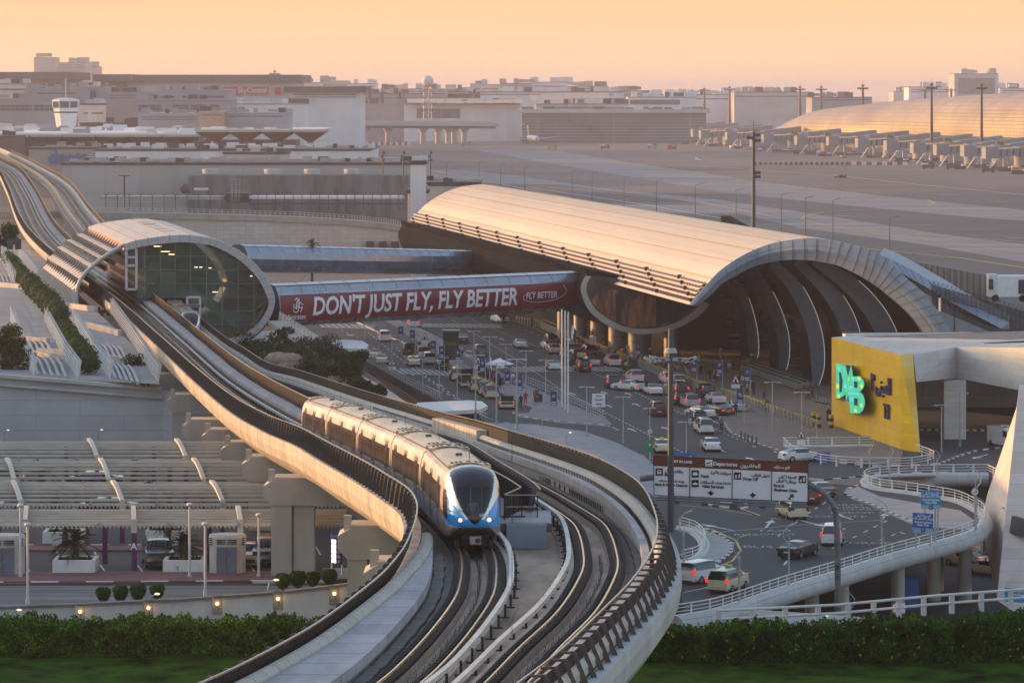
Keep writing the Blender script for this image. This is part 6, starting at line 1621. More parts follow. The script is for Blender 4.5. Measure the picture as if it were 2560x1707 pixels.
KIND = {  # stations (y, top z, half width factor, upper narrowing); y forward
 'sedan': (4.75, 1.84, [(-2.37, .62), (-2.33, .98), (-1.85, 1.08), (-1.0, 1.42), (0, 1.46), (.55, 1.42), (1.35, 1.0), (2.05, .88), (2.3, .72), (2.37, .5)], 1.0),
 'suv': (4.8, 1.92, [(-2.4, .7), (-2.38, 1.15), (-2.1, 1.68), (-1.8, 1.78), (0, 1.82), (.6, 1.76), (1.35, 1.22), (2.15, 1.1), (2.36, .85), (2.4, .55)], 1.12),
 'van': (4.9, 1.86, [(-2.45, .7), (-2.43, 1.1), (-2.25, 1.72), (-2.0, 1.82), (0, 1.86), (1.0, 1.74), (1.75, 1.2), (2.25, 1.05), (2.42, .8), (2.45, .5)], 1.12),
 'pickup': (5.2, 1.85, [(-2.6, .75), (-2.58, 1.12), (-1.2, 1.12), (-.95, 1.7), (0, 1.78), (.5, 1.72), (1.2, 1.15), (2.3, 1.05), (2.56, .8), (2.6, .5)], 1.1),
}
def make_car(kind, pm, roofm=None, taxi=False, opened=False, lit_=True):
 Lc, W, st, belt = KIND[kind]
 w = W/2; rf = roofm or pm
 root = thing('car', 'car', 'car')
 rows = []
 for y, zt in st:
  e = 1-.12*max(0, (abs(y)-Lc/2+.35)/.35)
  zb = min(zt, belt); up = max(0, (zt-belt)/(.45)); wt = w*e*(1-.20*min(1.2, up))
  side = [(w*.90*e, .24), (w*e, .42), (w*e, .66), (w*.985*e, zb), (lerp(w*.97*e, wt, .5), lerp(zb, zt, .55)), (wt*.97, lerp(zb, zt, .93)), (wt*.6, zt), (0, zt+.01)]
  rows.append([(x, y, z_) for x, z_ in side]+[(-x, y, z_) for x, z_ in side[-2::-1]])
 ns = len(rows[0])
 tops = [zt for _, zt in st]
 def mf(a, b):
  t0, t1 = tops[a], tops[a+1]; bb = b if b < ns//2 else ns-2-b
  cab = t0 > belt+.25 and t1 > belt+.25; slope = (t0 > belt+.25) != (t1 > belt+.25) and abs(t0-t1) > .22
  if cab and bb in (3, 4): return car_glass
  if slope and bb >= 4: return car_glass
  if slope and bb in (3,): return pm
  if cab and bb >= 5: return rf
  return pm
 m = MB(); m.grid(rows, pm, smooth=False, mf=mf); m.poly(rows[0][::-1], pm); m.poly(rows[-1], pm)
 m.poly([rows[0][0], rows[-1][0], rows[-1][-1], rows[0][-1]][::-1], blackm)
 rz = max(tops)
 yb = -Lc/2
 if kind in ('suv', 'van'):
  m.poly([(-w*.74, yb+.05, belt+.06), (w*.74, yb+.05, belt+.06), (w*.66, yb+.26, rz-.16), (-w*.66, yb+.26, rz-.16)], car_glass)
  m.bb(-w*.7, w*.7, yb+.12, yb+.5, rz-.1, rz-.04, rf)
 m.bb(-w*.94, w*.94, yb-.03, yb+.12, .30, .56, pm); m.bb(-w*.8, w*.8, yb-.035, yb+.1, .24, .34, blackm)
 m.bb(-w*.9, w*.9, Lc/2-.1, Lc/2+.03, .3, .55, pm); m.bb(-w*.55, w*.55, Lc/2-.02, Lc/2+.04, .36, .62, blackm)
 for s in (-1, 1): m.box((s*(w+.06), .95 if kind != 'van' else 1.35, belt+.04), (.16, .12, .12), pm)
 body = m.build('body', root, world=False)
 for s in (-1, 1):
  for y in (-Lc*.29, Lc*.30):
   m = MB(); m.tube((s*(w-.2), y, .33), (s*(w+.01), y, .33), .33, rubber, n=16); m.tube((s*(w-.02), y, .33), (s*(w+.02), y, .33), .20, alloy, n=10); m.build('wheel', root, world=False)
  zt_ = (.74, .95) if kind == 'sedan' else (.85, 1.22)
  m = MB(); m.bb(s*w*.9-.16, s*w*.9+.06, yb-.035, yb+.22, zt_[0], zt_[1], tail_m if lit_ else tail_d); m.build('taillight', root, world=False)
  m = MB(); m.bb(s*w*.85-.17, s*w*.85+.07, Lc/2-.32, Lc/2+.0, .58, .74, head_m); m.build('headlight', root, world=False)
 m = MB(); m.bb(-.26, .26, yb-.05, yb, .58, .70, plate_m); m.build('number_plate', root, world=False)
 if taxi:
  m = MB(); m.box((0, .1, rz+.09), (.55, .2, .17), yelroof); m.build('roof_sign', root, world=False)
 if opened:
  m = MB(); zz = belt if kind == 'sedan' else rz
  m.bar((0, yb+.5, zz+.02), (0, yb-.15, zz+.75), w*1.7, .05, blackm); m.bb(-w*.8, w*.8, yb-.04, yb+.3, .7, zz-.05, blackm); m.build('open_boot', root, world=False)
 return root
car_cache = {}
used_labels = {}
def put_car(kind, col, u, v, rz=6.8, where='', roof=None, taxi=False, opened=False, lit_=True, z=0.0):
 key = (kind, col, roof.name if roof else '', taxi, opened, lit_)
 if key in car_cache: o = copy_tree(car_cache[key])
 else: o = make_car(kind, PAINT[col], roof, taxi, opened, lit_); car_cache[key] = o
 p = G(u, v, z); a = R(rz)
 Lc = KIND[kind][0]
 sg = 1 if math.cos(a) >= 0 else -1
 o.location = (p.x-math.sin(a)*Lc/2*sg, p.y+math.cos(a)*Lc/2*sg, z); o.rotation_euler = (0, 0, a)
 nm = {'sedan': 'saloon', 'suv': 'SUV', 'van': 'minivan', 'pickup': 'pickup'}[kind]
 l = '%s %s%s' % (col, 'taxi ' if taxi else '', nm)
 if roof: l += ' with %s roof' % roof.name.split('_')[1]
 if opened: l += ' with its boot open'
 o['label'] = l+' '+where; o['category'] = 'car'; o['group'] = 'cars and taxis on the departures road' if z == 0 else ('cars on the lower road' if z < 0 else 'cars in the car park'); o.name = 'car'
 return o
CARS = [
 ('sedan', 'beige', 938, 899, 6, 'at the far left kerb, rear one of two', redroof, True, 0), ('sedan', 'beige', 955, 912, 6, 'at the far left kerb, front one of two', redroof, True, 0),
 ('sedan', 'black', 1024, 887, 6, 'by the bus shelter island', None, False, 1), ('sedan', 'beige', 1036, 917, 6, 'beside the silver SUV at the island', None, True, 0),
 ('van', 'white', 1058, 897, 6, 'just behind the silver SUV', redroof, True, 0), ('suv', 'silver', 1075, 912, 6, 'beside the island kerb near the crossing', None, False, 0),
 ('sedan', 'black', 1109, 926, 6, 'before the left crossing', None, True, 1), ('suv', 'white', 963, 855, 6, 'alone on the far left lane', None, False, 0),
 ('suv', 'white', 1036, 820, 6, 'half under the bannered footbridge', None, False, 0), ('sedan', 'black', 1158, 859, 6, 'behind the green kiosk', None, False, 0),
 ('suv', 'grey', 1203, 892, 6, 'right of the green kiosk', None, False, 0), ('sedan', 'white', 1305, 872, 5, 'with red lights alone in the middle lanes', None, False, 0),
 ('pickup', 'white', 1263, 808, 20, 'under the right end of the footbridge', None, False, 0), ('van', 'beige', 1146, 953, 6, 'first in the taxi rank past the crossing', None, True, 0),
 ('van', 'beige', 1168, 970, 6, 'second in the taxi rank', greenroof, True, 1), ('van', 'beige', 1194, 980, 6, 'third in the taxi rank', yelroof, True, 0),
 ('van', 'beige', 1215, 989, 6, 'fourth in the taxi rank', greenroof, True, 0), ('van', 'beige', 1231, 998, 6, 'fifth in the taxi rank', redroof, True, 0),
 ('sedan', 'beige', 1268, 1024, 3, 'last in the rank', yelroof, True, 1),
 ('suv', 'black', 1383, 864, 8, 'at the terminal kerb, farthest up', None, False, 0), ('sedan', 'white', 1380, 876, 12, 'beside the farthest black SUV at the kerb', None, False, 0),
 ('sedan', 'silver', 1390, 886, 8, 'below the farthest pair at the terminal kerb', None, False, 0), ('sedan', 'grey', 1418, 884, 8, 'behind the flagpoles', None, False, 0),
 ('sedan', 'white', 1440, 866, 8, 'near the column with the warning sign', None, False, 0), ('suv', 'black', 1421, 912, 8, 'with bright lights behind the flagpoles', None, False, 0),
 ('sedan', 'beige', 1451, 899, 14, 'between two black cars at the kerb', None, False, 0), ('sedan', 'white', 1388, 927, 6, 'left of the flagpoles at the crossing', None, False, 0),
 ('suv', 'black', 1463, 931, 8, 'stopped at the crossing by the flagpoles', None, False, 0), ('sedan', 'silver', 1485, 917, 10, 'beside the black SUV at the crossing', None, False, 0),
 ('van', 'black', 1478, 893, 8, 'deep in the kerb queue', None, False, 0), ('pickup', 'white', 1538, 918, 8, 'in the kerb queue', None, False, 0),
 ('suv', 'black', 1536, 972, 5, 'driving with brake lights in the middle', None, False, 0), ('suv', 'white', 1594, 958, 8, 'just past the crossing at the right', None, False, 0),
 ('sedan', 'white', 1606, 978, 50, 'turning out in front of the white SUV', None, False, 0), ('sedan', 'white', 1641, 989, 10, 'with a person at its boot', None, False, 0),
 ('suv', 'white', 1678, 962, 8, 'at the yellow bollards, left of a pair', None, False, 0), ('suv', 'white', 1700, 970, 8, 'at the yellow bollards, right of a pair', None, False, 0),
 ('suv', 'maroon', 1649, 1042, 5, 'alone in the right lanes', None, False, 0), ('suv', 'maroon', 1706, 990, 10, 'behind the tall mast', None, False, 0),
 ('suv', 'black', 1706, 1014, 8, 'with brake lights behind the tall mast', None, False, 0), ('sedan', 'beige', 1660, 1134, 4, 'behind the green assembly sign', yelroof, True, 0),
 ('suv', 'silver', 1733, 1021, 8, 'in the queue right of the mast', None, False, 0), ('van', 'black', 1772, 997, 8, 'large one among the kerb crowd', None, False, 0),
 ('sedan', 'white', 1800, 1012, 10, 'behind the black saloon at the kerb', None, False, 0), ('sedan', 'black', 1822, 1042, 40, 'parked slanting at the kerb', None, False, 0),
 ('sedan', 'silver', 1850, 1032, 8, 'last at the bollards before the yellow wall', None, False, 0), ('sedan', 'white', 1776, 1047, 30, 'slanting beside the black saloon', None, False, 0),
 ('suv', 'black', 1752, 1066, 8, 'half hidden behind the white minivan', None, False, 0), ('van', 'white', 1767, 1086, 6, 'with yellow stickers and brake lights', None, False, 0),
 ('sedan', 'white', 1783, 1130, 3, 'alone below the white minivan', None, False, 0), ('sedan', 'white', 1952, 1154, -72, 'crossing sideways behind the gantry sign', None, False, 0),
 ('sedan', 'black', 2069, 1246, 12, 'on the loop above the road lettering', None, False, 0), ('suv', 'maroon', 2030, 1262, 10, 'mostly hidden by the gantry sign corner', None, False, 0),
 ('van', 'beige', 1998, 1300, 12, 'driving below the gantry sign', purplr, True, 0), ('van', 'white', 2078, 1366, -8, 'beside the gantry pole', None, False, 0),
 ('sedan', 'black', 1966, 1399, -30, 'with brake lights on the lower loop', None, False, 0), ('suv', 'white', 1712, 1460, -40, 'coming off the small island at lower middle', None, False, 0),
 ('van', 'beige', 1792, 1484, -25, 'nearest the railing at the bottom', greenroof, True, 0)]
for k_, c_, u, v, rz, wh, rf_, tx, op in CARS: put_car(k_, c_, u, v, rz, wh, rf_, tx, bool(op), (u*7+v) % 4 == 0)
for k_, c_, u, v, rz, wh, rf_ in (('suv', 'beige', 2448, 1386, 60, 'farthest on the lower road at right', redroof), ('sedan', 'beige', 2465, 1418, 50, 'middle one on the lower road at right', redroof), ('sedan', 'beige', 2524, 1440, 55, 'nearest on the lower road at right', redroof), ('suv', 'black', 2585, 1400, 60, 'at the right frame edge on the lower road', None)):
 put_car(k_, c_, u, v, rz, wh, rf_, c_ == 'beige', False, True, -7.0)
for k_, c_, u, v, rz, wh in (('suv', 'black', 402, 1424, 190, 'facing us beside the palm planter'), ('sedan', 'tan', 618, 1421, 180, 'behind the round white plant hut'), ('suv', 'black', 664, 1420, 180, 'half hidden by the big double pier'), ('suv', 'white', 62, 1228, 90, 'under the second shade canopy at left'), ('sedan', 'black', 308, 1222, 90, 'under the second shade canopy'), ('sedan', 'black', 345, 1290, 90, 'under the third shade canopy'), ('sedan', 'grey', 8, 1290, 90, 'under the third shade canopy at the left edge')):
 put_car(k_, c_, u, v, rz, wh, None, False, False, False, cz)
pv_ = thing('delivery_van', 'white panel van facing the camera in the covered bay at right', 'van', tuple(G(2515, 1118)), rz=R(200))
m = MB(); prf = [(-2.7, .4), (-2.7, 2.3), (1.4, 2.35), (1.9, 2.2), (2.55, 1.3), (2.9, .95), (2.95, .4)]
m.sweep([[(-1.0*s, y, z_) for y, z_ in prf] for s in (1, -1)], PAINT['white']); m.poly([(-.85, 1.99, 2.1), (-.9, 2.55, 1.36), (.9, 2.55, 1.36), (.85, 1.99, 2.1)], car_glass)
m.bb(-.9, .9, 2.85, 2.99, .45, .8, blackm)
for s in (-1, 1): m.bb(s*1.005-.01, s*1.005+.01, 1.1, 2.1, 1.35, 2.0, car_glass); m.bb(s*.8-.12, s*.8+.12, 2.75, 2.97, .9, 1.15, head_m)
m.build('body', pv_, world=False)
for s in (-1, 1):
 for y in (-1.8, 1.9): m = MB(); m.tube((s*.8, y, .36), (s*1.02, y, .36), .36, rubber, n=14); m.build('wheel', pv_, world=False)
# ---------------------------------------------------------------- people
skin = mat('skin', (.28, .17, .11), .6, var=.03); hair = mat('hair', (.012, .01, .01), .7)
def cloth(n, c): return mat('cloth_'+n, c, .85, var=.08, scale=6)
CL = {'white': cloth('white', (.62, .62, .60)), 'black': cloth('black', (.015, .015, .02)), 'blue': cloth('blue', (.10, .18, .36)), 'navy': cloth('navy', (.02, .03, .07)), 'red': cloth('red', (.32, .03, .04)), 'grey': cloth('grey', (.15, .15, .16)), 'beige': cloth('beige', (.38, .32, .24)), 'yellow': cloth('yellow', (.55, .60, .06)), 'pale blue': cloth('pale_blue', (.42, .52, .68)), 'pink': cloth('pink', (.45, .2, .2))}
def skin_body(joints, edges, radii):
 me = bpy.data.meshes.new('person'); me.from_pydata(joints, edges, []); o = bpy.data.objects.new('person', me); C.objects.link(o)
 md = o.modifiers.new('s', 'SKIN');
 for i, r in enumerate(radii): me.skin_vertices[0].data[i].radius = (r, r)
 me.skin_vertices[0].data[0].use_root = True
 o.modifiers.new('ss', 'SUBSURF').levels = 1
 bpy.context.view_layer.update(); dg = bpy.context.evaluated_depsgraph_get()
 out = bpy.data.meshes.new_from_object(o.evaluated_get(dg)); bpy.data.objects.remove(o); bpy.data.meshes.remove(me); return out
def pose(kind):
 J = [(0, 0, .95), (0, 0, 1.18), (0, 0, 1.38), (0, .01, 1.50), (0, .02, 1.60), (0, .02, 1.70)]; E = [(0, 1), (1, 2), (2, 3), (3, 4), (4, 5)]; Rr = [.145, .135, .15, .055, .095, .075]
 def add(p, par, r): J.append(p); Rr.append(r); E.append((par, len(J)-1)); return len(J)-1
 st = {'stand': (0, 0, .0), 'walk': (.28, -.26, .25), 'bend': (0, .0, .0), 'push': (.15, -.2, .6)}[kind]
 for s, k in ((-1, 0), (1, 1)):
  f = st[k]
  h = add((s*.10, 0, .88), 0, .095); kn = add((s*.11, f*.5+.02, .48), h, .068); an = add((s*.11, f, .09), kn, .045); add((s*.12, f+.14, .04), an, .04)
  sh = add((s*.20, 0, 1.40), 2, .07)
  if kind == 'push': el = add((s*.24, .12, 1.15), sh, .048); wr_ = add((s*.2, .36, 1.08), el, .036)
  elif kind == 'bend': el = add((s*.25, .2, 1.20), sh, .048); wr_ = add((s*.2, .42, 1.0), el, .036)
  else: el = add((s*.27, -f*.2, 1.14), sh, .048); wr_ = add((s*.28, -f*.45+.04, .90), el, .036)
  hd = add((J[wr_][0], J[wr_][1]+.04, J[wr_][2]-.08), wr_, .034)
  for q in range(3): add((J[hd][0]+(q-1)*.022, J[hd][1]+.03, J[hd][2]-.07), hd, .012)
  add((J[hd][0]-s*.035, J[hd][1]+.04, J[hd][2]-.02), hd, .012)
 if kind == 'bend':
  J = [(x, y+max(0, z_-1.0)*.75, z_-max(0, z_-1.0)*.28) if z_ > 1.0 else (x, y, z_) for x, y, z_ in J]
 return skin_body(J, E, Rr)
_pose = {}
def person(kind, top, legs, u, v, rz, label, robe=False, scarf=None, z=0.0, group='people on the forecourt'):
 key = (kind, top, legs, robe, scarf)
 if key not in _pose:
  if kind not in _pose: _pose[kind] = pose(kind)
  me = _pose[kind].copy(); me.materials.clear()
  for mm in (skin, CL[legs], CL[top], hair if scarf is None else CL[scarf], mat('shoe', (.02, .02, .02), .6)): me.materials.append(mm)
  sh = .0 if kind != 'bend' else -.12
  for p in me.polygons:
   c = p.center; r_ = 1
   if c.z < .075: r_ = 4
   elif c.z < .98: r_ = 1
   elif c.z < 1.47+sh: r_ = 2
   else: r_ = 3 if (c.z > 1.66+sh or c.y < .0+(.35 if kind == 'bend' else 0)) else 0
   if .98 > c.z > .70 and abs(c.x) > .235: r_ = 0
   if abs(c.x) > .235 and c.z >= .98: r_ = 2
   p.material_index = r_; p.use_smooth = True
  _pose[key] = me
 o = bpy.data.objects.new('person', _pose[key]); C.objects.link(o); p = G(u, v, z)
 o.location = (p.x, p.y, z+.0); o.rotation_euler = (0, 0, R(rz)); s = 1.0 if legs != 'x' else 1; o.scale = (s, s, s)
 if robe:
  m = MB(); n = 14
  rr = [(.06, .30, .26), (.5, .26, .21), (.98, .20, .16), (1.25, .21, .15), (1.44, .16, .12)]
  m.grid([[(a*math.cos(2*math.pi*k/n), b*math.sin(2*math.pi*k/n), z_) for k in range(n)] for z_, a, b in rr], CL[top], True, True); m.build('robe', o, world=False)
 tag(o, label, 'person', group); return o
PEOPLE = [('bend', 'pale blue', 'navy', 1272, 1021, 0, 'person in pale blue shirt leaning into the open taxi boot', 0, None), ('stand', 'black', 'black', 1302, 1020, 20, 'person in black beside the last rank taxi', 0, None),
 ('walk', 'red', 'red', 1314, 1012, 190, 'person in dark red by the island tip', 0, None), ('push', 'black', 'black', 1338, 1006, 180, 'person in black pushing a loaded trolley on the island', 0, None),
 ('stand', 'pale blue', 'navy', 1126, 951, 90, 'driver in pale blue shirt standing left of the first rank taxi', 0, None), ('stand', 'navy', 'grey', 1146, 969, 0, 'driver in navy between rank taxis', 0, None),
 ('stand', 'white', 'black', 1156, 892, 40, 'person in white shirt on the island beside the shelter', 0, None), ('stand', 'red', 'black', 1073, 882, 0, 'person in red standing behind the silver SUV', 0, None),
 ('stand', 'navy', 'black', 1050, 880, 0, 'person in navy near the open boot taxi', 0, None), ('stand', 'pale blue', 'navy', 1098, 926, 0, 'driver in pale blue before the crossing', 0, None), ('walk', 'white', 'grey', 1120, 918, 90, 'person in white walking near the crossing', 0, None),
 ('stand', 'black', 'black', 1205, 940, 0, 'person in black under the white parasol', 0, None), ('stand', 'navy', 'navy', 1216, 946, 60, 'person in navy right of the parasol', 0, None), ('push', 'red', 'grey', 1228, 950, 180, 'person in red pushing a trolley by the parasol', 0, None), ('stand', 'grey', 'black', 1238, 962, 0, 'person in grey beside the parasol trolleys', 0, None), ('walk', 'black', 'black', 1250, 972, 0, 'person in black walking from the parasol', 0, None), ('push', 'white', 'navy', 1283, 962, 180, 'person in striped white pushing a trolley', 0, None),
 ('stand', 'navy', 'black', 1259, 810, 0, 'person in navy beside the white pickup', 0, None), ('stand', 'black', 'black', 1330, 820, 0, 'person in black at the far bollards', 0, None),
 ('stand', 'black', 'black', 1438, 905, 0, 'person in black among the kerb queue', 1, None), ('stand', 'red', 'black', 1444, 888, 0, 'person in red among the kerb queue', 0, None), ('walk', 'navy', 'black', 1458, 862, 0, 'person in navy behind the bollards by the columns', 0, None), ('walk', 'blue', 'black', 1448, 838, 0, 'person in blue by the left columns', 0, None),
 ('stand', 'white', 'grey', 1580, 910, 0, 'person in white at the end of the first bollard row', 0, None), ('push', 'beige', 'black', 1592, 912, 180, 'person in beige pushing a trolley at the bollards', 0, None), ('stand', 'yellow', 'navy', 1566, 930, 0, 'guard in yellow vest at the crossing', 0, None), ('stand', 'navy', 'navy', 1560, 926, 0, 'person in navy beside the yellow vested guard', 0, None),
 ('stand', 'pale blue', 'black', 1620, 888, 0, 'person in pale blue near the big column', 0, None), ('stand', 'white', 'black', 1627, 892, 0, 'person in white near the big column', 0, None), ('stand', 'black', 'black', 1618, 985, 0, 'person in black by the turning white saloon', 0, None), ('walk', 'white', 'white', 1664, 986, 0, 'person in white behind the white saloon', 0, None),
 ('walk', 'white', 'grey', 1824, 934, 0, 'person in white before the trolley park', 0, None), ('stand', 'navy', 'black', 1834, 928, 0, 'person in navy by the trolley park', 0, None), ('stand', 'red', 'black', 1850, 926, 0, 'person in red by the trolley park', 0, None), ('stand', 'pale blue', 'grey', 1858, 968, 0, 'person in pale blue right of the warning sign', 0, None),
 ('stand', 'navy', 'blue', 1787, 965, 0, 'seated-looking person in navy by the bollards', 0, None), ('walk', 'beige', 'white', 1747, 905, 0, 'person in beige deep in the hall entrance', 0, None), ('stand', 'white', 'beige', 1803, 895, 0, 'person in pale clothes in front of the arch', 0, None), ('stand', 'yellow', 'black', 1880, 908, 0, 'guard in yellow vest inside the arch', 0, None),
 ('stand', 'black', 'black', 1884, 990, 0, 'person in black at the bollards mid way', 0, None), ('stand', 'grey', 'black', 1910, 1000, 0, 'person in grey by the bollards', 0, None), ('stand', 'navy', 'grey', 1918, 1032, 0, 'person in navy on the road side of the bollards', 0, None), ('walk', 'red', 'black', 2020, 1003, 60, 'person in red running past the arch foot', 0, None), ('walk', 'navy', 'black', 2031, 1002, 240, 'person in navy beside the red dressed one', 0, None), ('stand', 'black', 'black', 2072, 1055, 0, 'person in black at the corner of the yellow wall', 1, None),
 ('stand', 'blue', 'white', 1725, 1066, 0, 'person in blue shirt and white trousers left of the minivan', 0, None), ('stand', 'grey', 'black', 1803, 1080, 0, 'person in dark grey walking right of the minivan', 0, None), ('stand', 'navy', 'black', 1839, 1040, 0, 'person in navy by the black slanting saloon', 0, None), ('stand', 'white', 'black', 1776, 1015, 0, 'person in white in the kerb queue', 0, None), ('bend', 'pale blue', 'navy', 1112, 916, 0, 'driver in pale blue bending at a boot', 0, None)]
for k_, t_, l_, u, v, rz, lab, rb, sc_f in PEOPLE: person(k_, t_, l_, u, v, rz, lab, bool(rb), sc_f)
rnd = random.Random(33)
for i in range(44):
 t = rnd.random(); u = lerp(1400, 1900, t)+rnd.uniform(-10, 10); v = lerp(862, 992, t)+rnd.uniform(-20, 6)
 person(rnd.choice(('stand', 'walk', 'push', 'stand')), rnd.choice(('black', 'navy', 'grey', 'white', 'red', 'blue', 'beige', 'pink')), rnd.choice(('black', 'navy', 'grey', 'beige')), u, v, rnd.uniform(0, 360), 'person standing in the crowd along the terminal kerb', False, None, group='crowd along the terminal kerb')
person('stand', 'white', 'white', 2532, 1395, 180, 'person in long white robe and headscarf on the lower pavement', True, 'white', -7.0)
d0 = cars[0]; fr_ = (d0[1]-d0[0]).normalized(); pp = d0[0]+fr_*1.9
o = person('stand', 'white', 'grey', 1200, 1300, 180, 'woman in a white top standing behind the train windscreen', False, None); o.location = (pp.x+.05, pp.y, pp.z+.60); o.rotation_euler.z = math.pi; o.scale = (.92, .92, .92); o['group'] = 'train passengers'
# ---------------------------------------------------------------- lamps, signs, bollards
lamp_t = thing('street_lamp', 'x', 'street lamp', (0, 0, 0), 'T shaped lamps on the departures road')
m = MB(); m.tube((0, 0, 0), (0, 0, 6.0), .09, galv, .06, n=8); m.tube((0, 0, 0), (0, 0, .5), .13, galv, n=8); m.build('lamp_pole', lamp_t, world=False)
m = MB(); m.box((0, 0, 6.0), (1.9, .28, .07), galv); m.box((-.75, 0, 5.94), (.5, .22, .05), offw); m.box((.75, 0, 5.94), (.5, .22, .05), offw); m.build('lamp_head', lamp_t, world=False)
globe = thing('street_lamp', 'x', 'street lamp', (0, 0, 0), 'curved arm lamps on poles')
m = MB(); m.tube((0, 0, 0), (0, 0, 4.2), .11, galv, .09, n=10); m.box((0, 0, 4.1), (.3, .3, .5), galv)
m.path([Vector(p) for p in ((.05, 0, 4.3), (.45, 0, 4.8), (.55, 0, 5.4), (.25, 0, 5.8), (-.1, 0, 6.1))], .05, galv, 6); m.path([Vector(p) for p in ((-.05, 0, 4.3), (-.1, 0, 4.9), (.3, 0, 5.5))], .025, galv, 5); m.build('lamp_pole', globe, world=False)
m = MB(); m.box((-.45, 0, 6.25), (.85, .3, .09), galv, M=Matrix.Translation((-.45, 0, 6.25)) @ Matrix.Rotation(R(20), 4, 'Y') @ Matrix.Translation((.45, 0, -6.25))); m.build('lamp_head', globe, world=False)
def put(proto, u, vb, vt, label, z=0.0, h=6.0, rz=0.0, grp=None, base=None):
 p = G(u, vb, z);
 o = copy_tree(proto); hh = (vb-vt)*p.y/F; o.location = (p.x, p.y, z); s = hh/h; o.scale = (min(s, 1.25), min(s, 1.25), s); o.rotation_euler.z = rz; o['label'] = label
 if grp: o['group'] = grp
 return o
TL_ = [(947, 895, 811), (980, 935, 840), (1015, 906, 855), (1057, 985, 897), (1098, 990, 900), (1143, 1000, 903), (1185, 930, 828), (1189, 1050, 888), (1224, 955, 842), (1241, 1063, 908), (1265, 960, 860), (1292, 1078, 898), (1315, 985, 877), (1364, 1012, 900), (1356, 1097, 1018), (1467, 1094, 967), (1558, 1108, 992), (1624, 1120, 1020), (1931, 1082, 955), (2004, 1104, 980), (1716, 1195, 1055), (1862, 1068, 990), (2354, 1130, 1012), (2400, 1116, 982), (2401+120, 1175, 1063), (912, 850, 810), (2042, 1118, 1050), (1636, 1200, 1145)]
nthw = ['first', 'second', 'third', 'fourth', 'fifth', 'sixth', 'seventh', 'eighth', 'ninth', 'tenth']
desc = ['at the far left kerb by the two taxis', 'over the left crossing road', 'beside the open boot taxi', 'in front of the beige saloon', 'on the rank pavement, left', 'left of the first rank taxi', 'behind the green kiosk', 'right of the rank, tall', 'over the middle lanes by the kiosk', 'beside the last rank taxi', 'by the parasol island', 'in front of the island tip taxi', 'next to the blue banner sign', 'in the railing near the flagpoles', 'on the striped kerb tip', 'over the grey paved island, right', 'left of the pale direction board', 'over the maroon SUV', 'beside the bollard row end', 'in front of the yellow wall, left', 'beside the white minivan', 'in the blue banner pair at the bollards', 'before the covered bay, left', 'before the covered bay, middle', 'before the covered bay, at the right edge', 'by the white shelter roof', 'by the yellow wall foot', 'at the tip of the grey island']
for i, (u, vb, vt) in enumerate(TL_): put(lamp_t, u, vb, vt, 'slim grey T shaped lamp '+desc[i], rz=R(10*((i*37) % 5-2)))
GL_ = [(1709, 1440, 1275, 'left of the small island', 0), (1715, 1620, 1380, 'standing by the viaduct end', -7), (1848, 1510, 1335, 'on the tubular railing, leftmost', 0), (1972, 1470, 1305, 'on the tubular railing behind the gantry pole', 0), (2205, 1395, 1245, 'on the tubular railing, middle', 0), (2338, 1362, 1205, 'beside the two blue class boards', 0), (2440, 1330, 1165, 'at the hairpin tip', 0), (2343, 1200, 1125, 'below the covered bay, left', 0), (2174, 1205, 1087, 'behind the blue road sign, left', 0), (2224, 1215, 1107, 'in front of the yellow wall corner', 0), (2455, 1400, 1240, 'outside the hairpin by the cream wall', -7), (2533, 1500, 1268, 'against the leaning cream wall', -7), (2122, 1640, 1470, 'under the deck beside the gantry pole', -7)]
for u, vb, vt, l, z_ in GL_: put(globe, u, vb, vt, 'lamp with a curved double arm '+l, z_, 6.4, rz=math.pi if u in (1848, 1972, 1709) else 0)
bpy.data.objects.remove(lamp_t.children[0]);
for o in list(lamp_t.children)+[lamp_t]: bpy.data.objects.remove(o)
for o in list(globe.children)+[globe]: bpy.data.objects.remove(o)
def mastf(name, u, vb, vt, D, r, label):
 a, b = P(u, vb, D), P(u, vt, D); root = thing(name, label, 'light mast', tuple(a)); m = MB(); m.tube(a, b, r, dgrey, r*.8, n=12); m.build('mast_pole', root); return root, a, b
t1, a, b = mastf('floodlight_mast', 1677, 1330, 822, 262, .24, 'tall grey mast with floodlights in front of the terminal')
m = MB(); D = 262
def q_(u, v): return P(u, v, D)
m.tube(q_(1677, 882), q_(1677, 870), .5, conc, .35, n=12); m.bar(q_(1640, 898), q_(1716, 898), .25, .12, dgrey)
for u, v, rr in ((1620, 899, .5), (1634, 894, .2), (1650, 900, .1), (1664, 898, 0), (1692, 898, 0), (1706, 899, -.1), (1722, 900, -.35), (1732, 898, -.5)):
 p = q_(u, v); m.box((0, 0, 0), (.62, .35, .22), galv, M=Matrix.Translation(p) @ Matrix.Rotation(rr, 4, 'Y')); m.bar(p, q_(1677, 892), .05, .05, galv)
m.build('floodlight', t1)
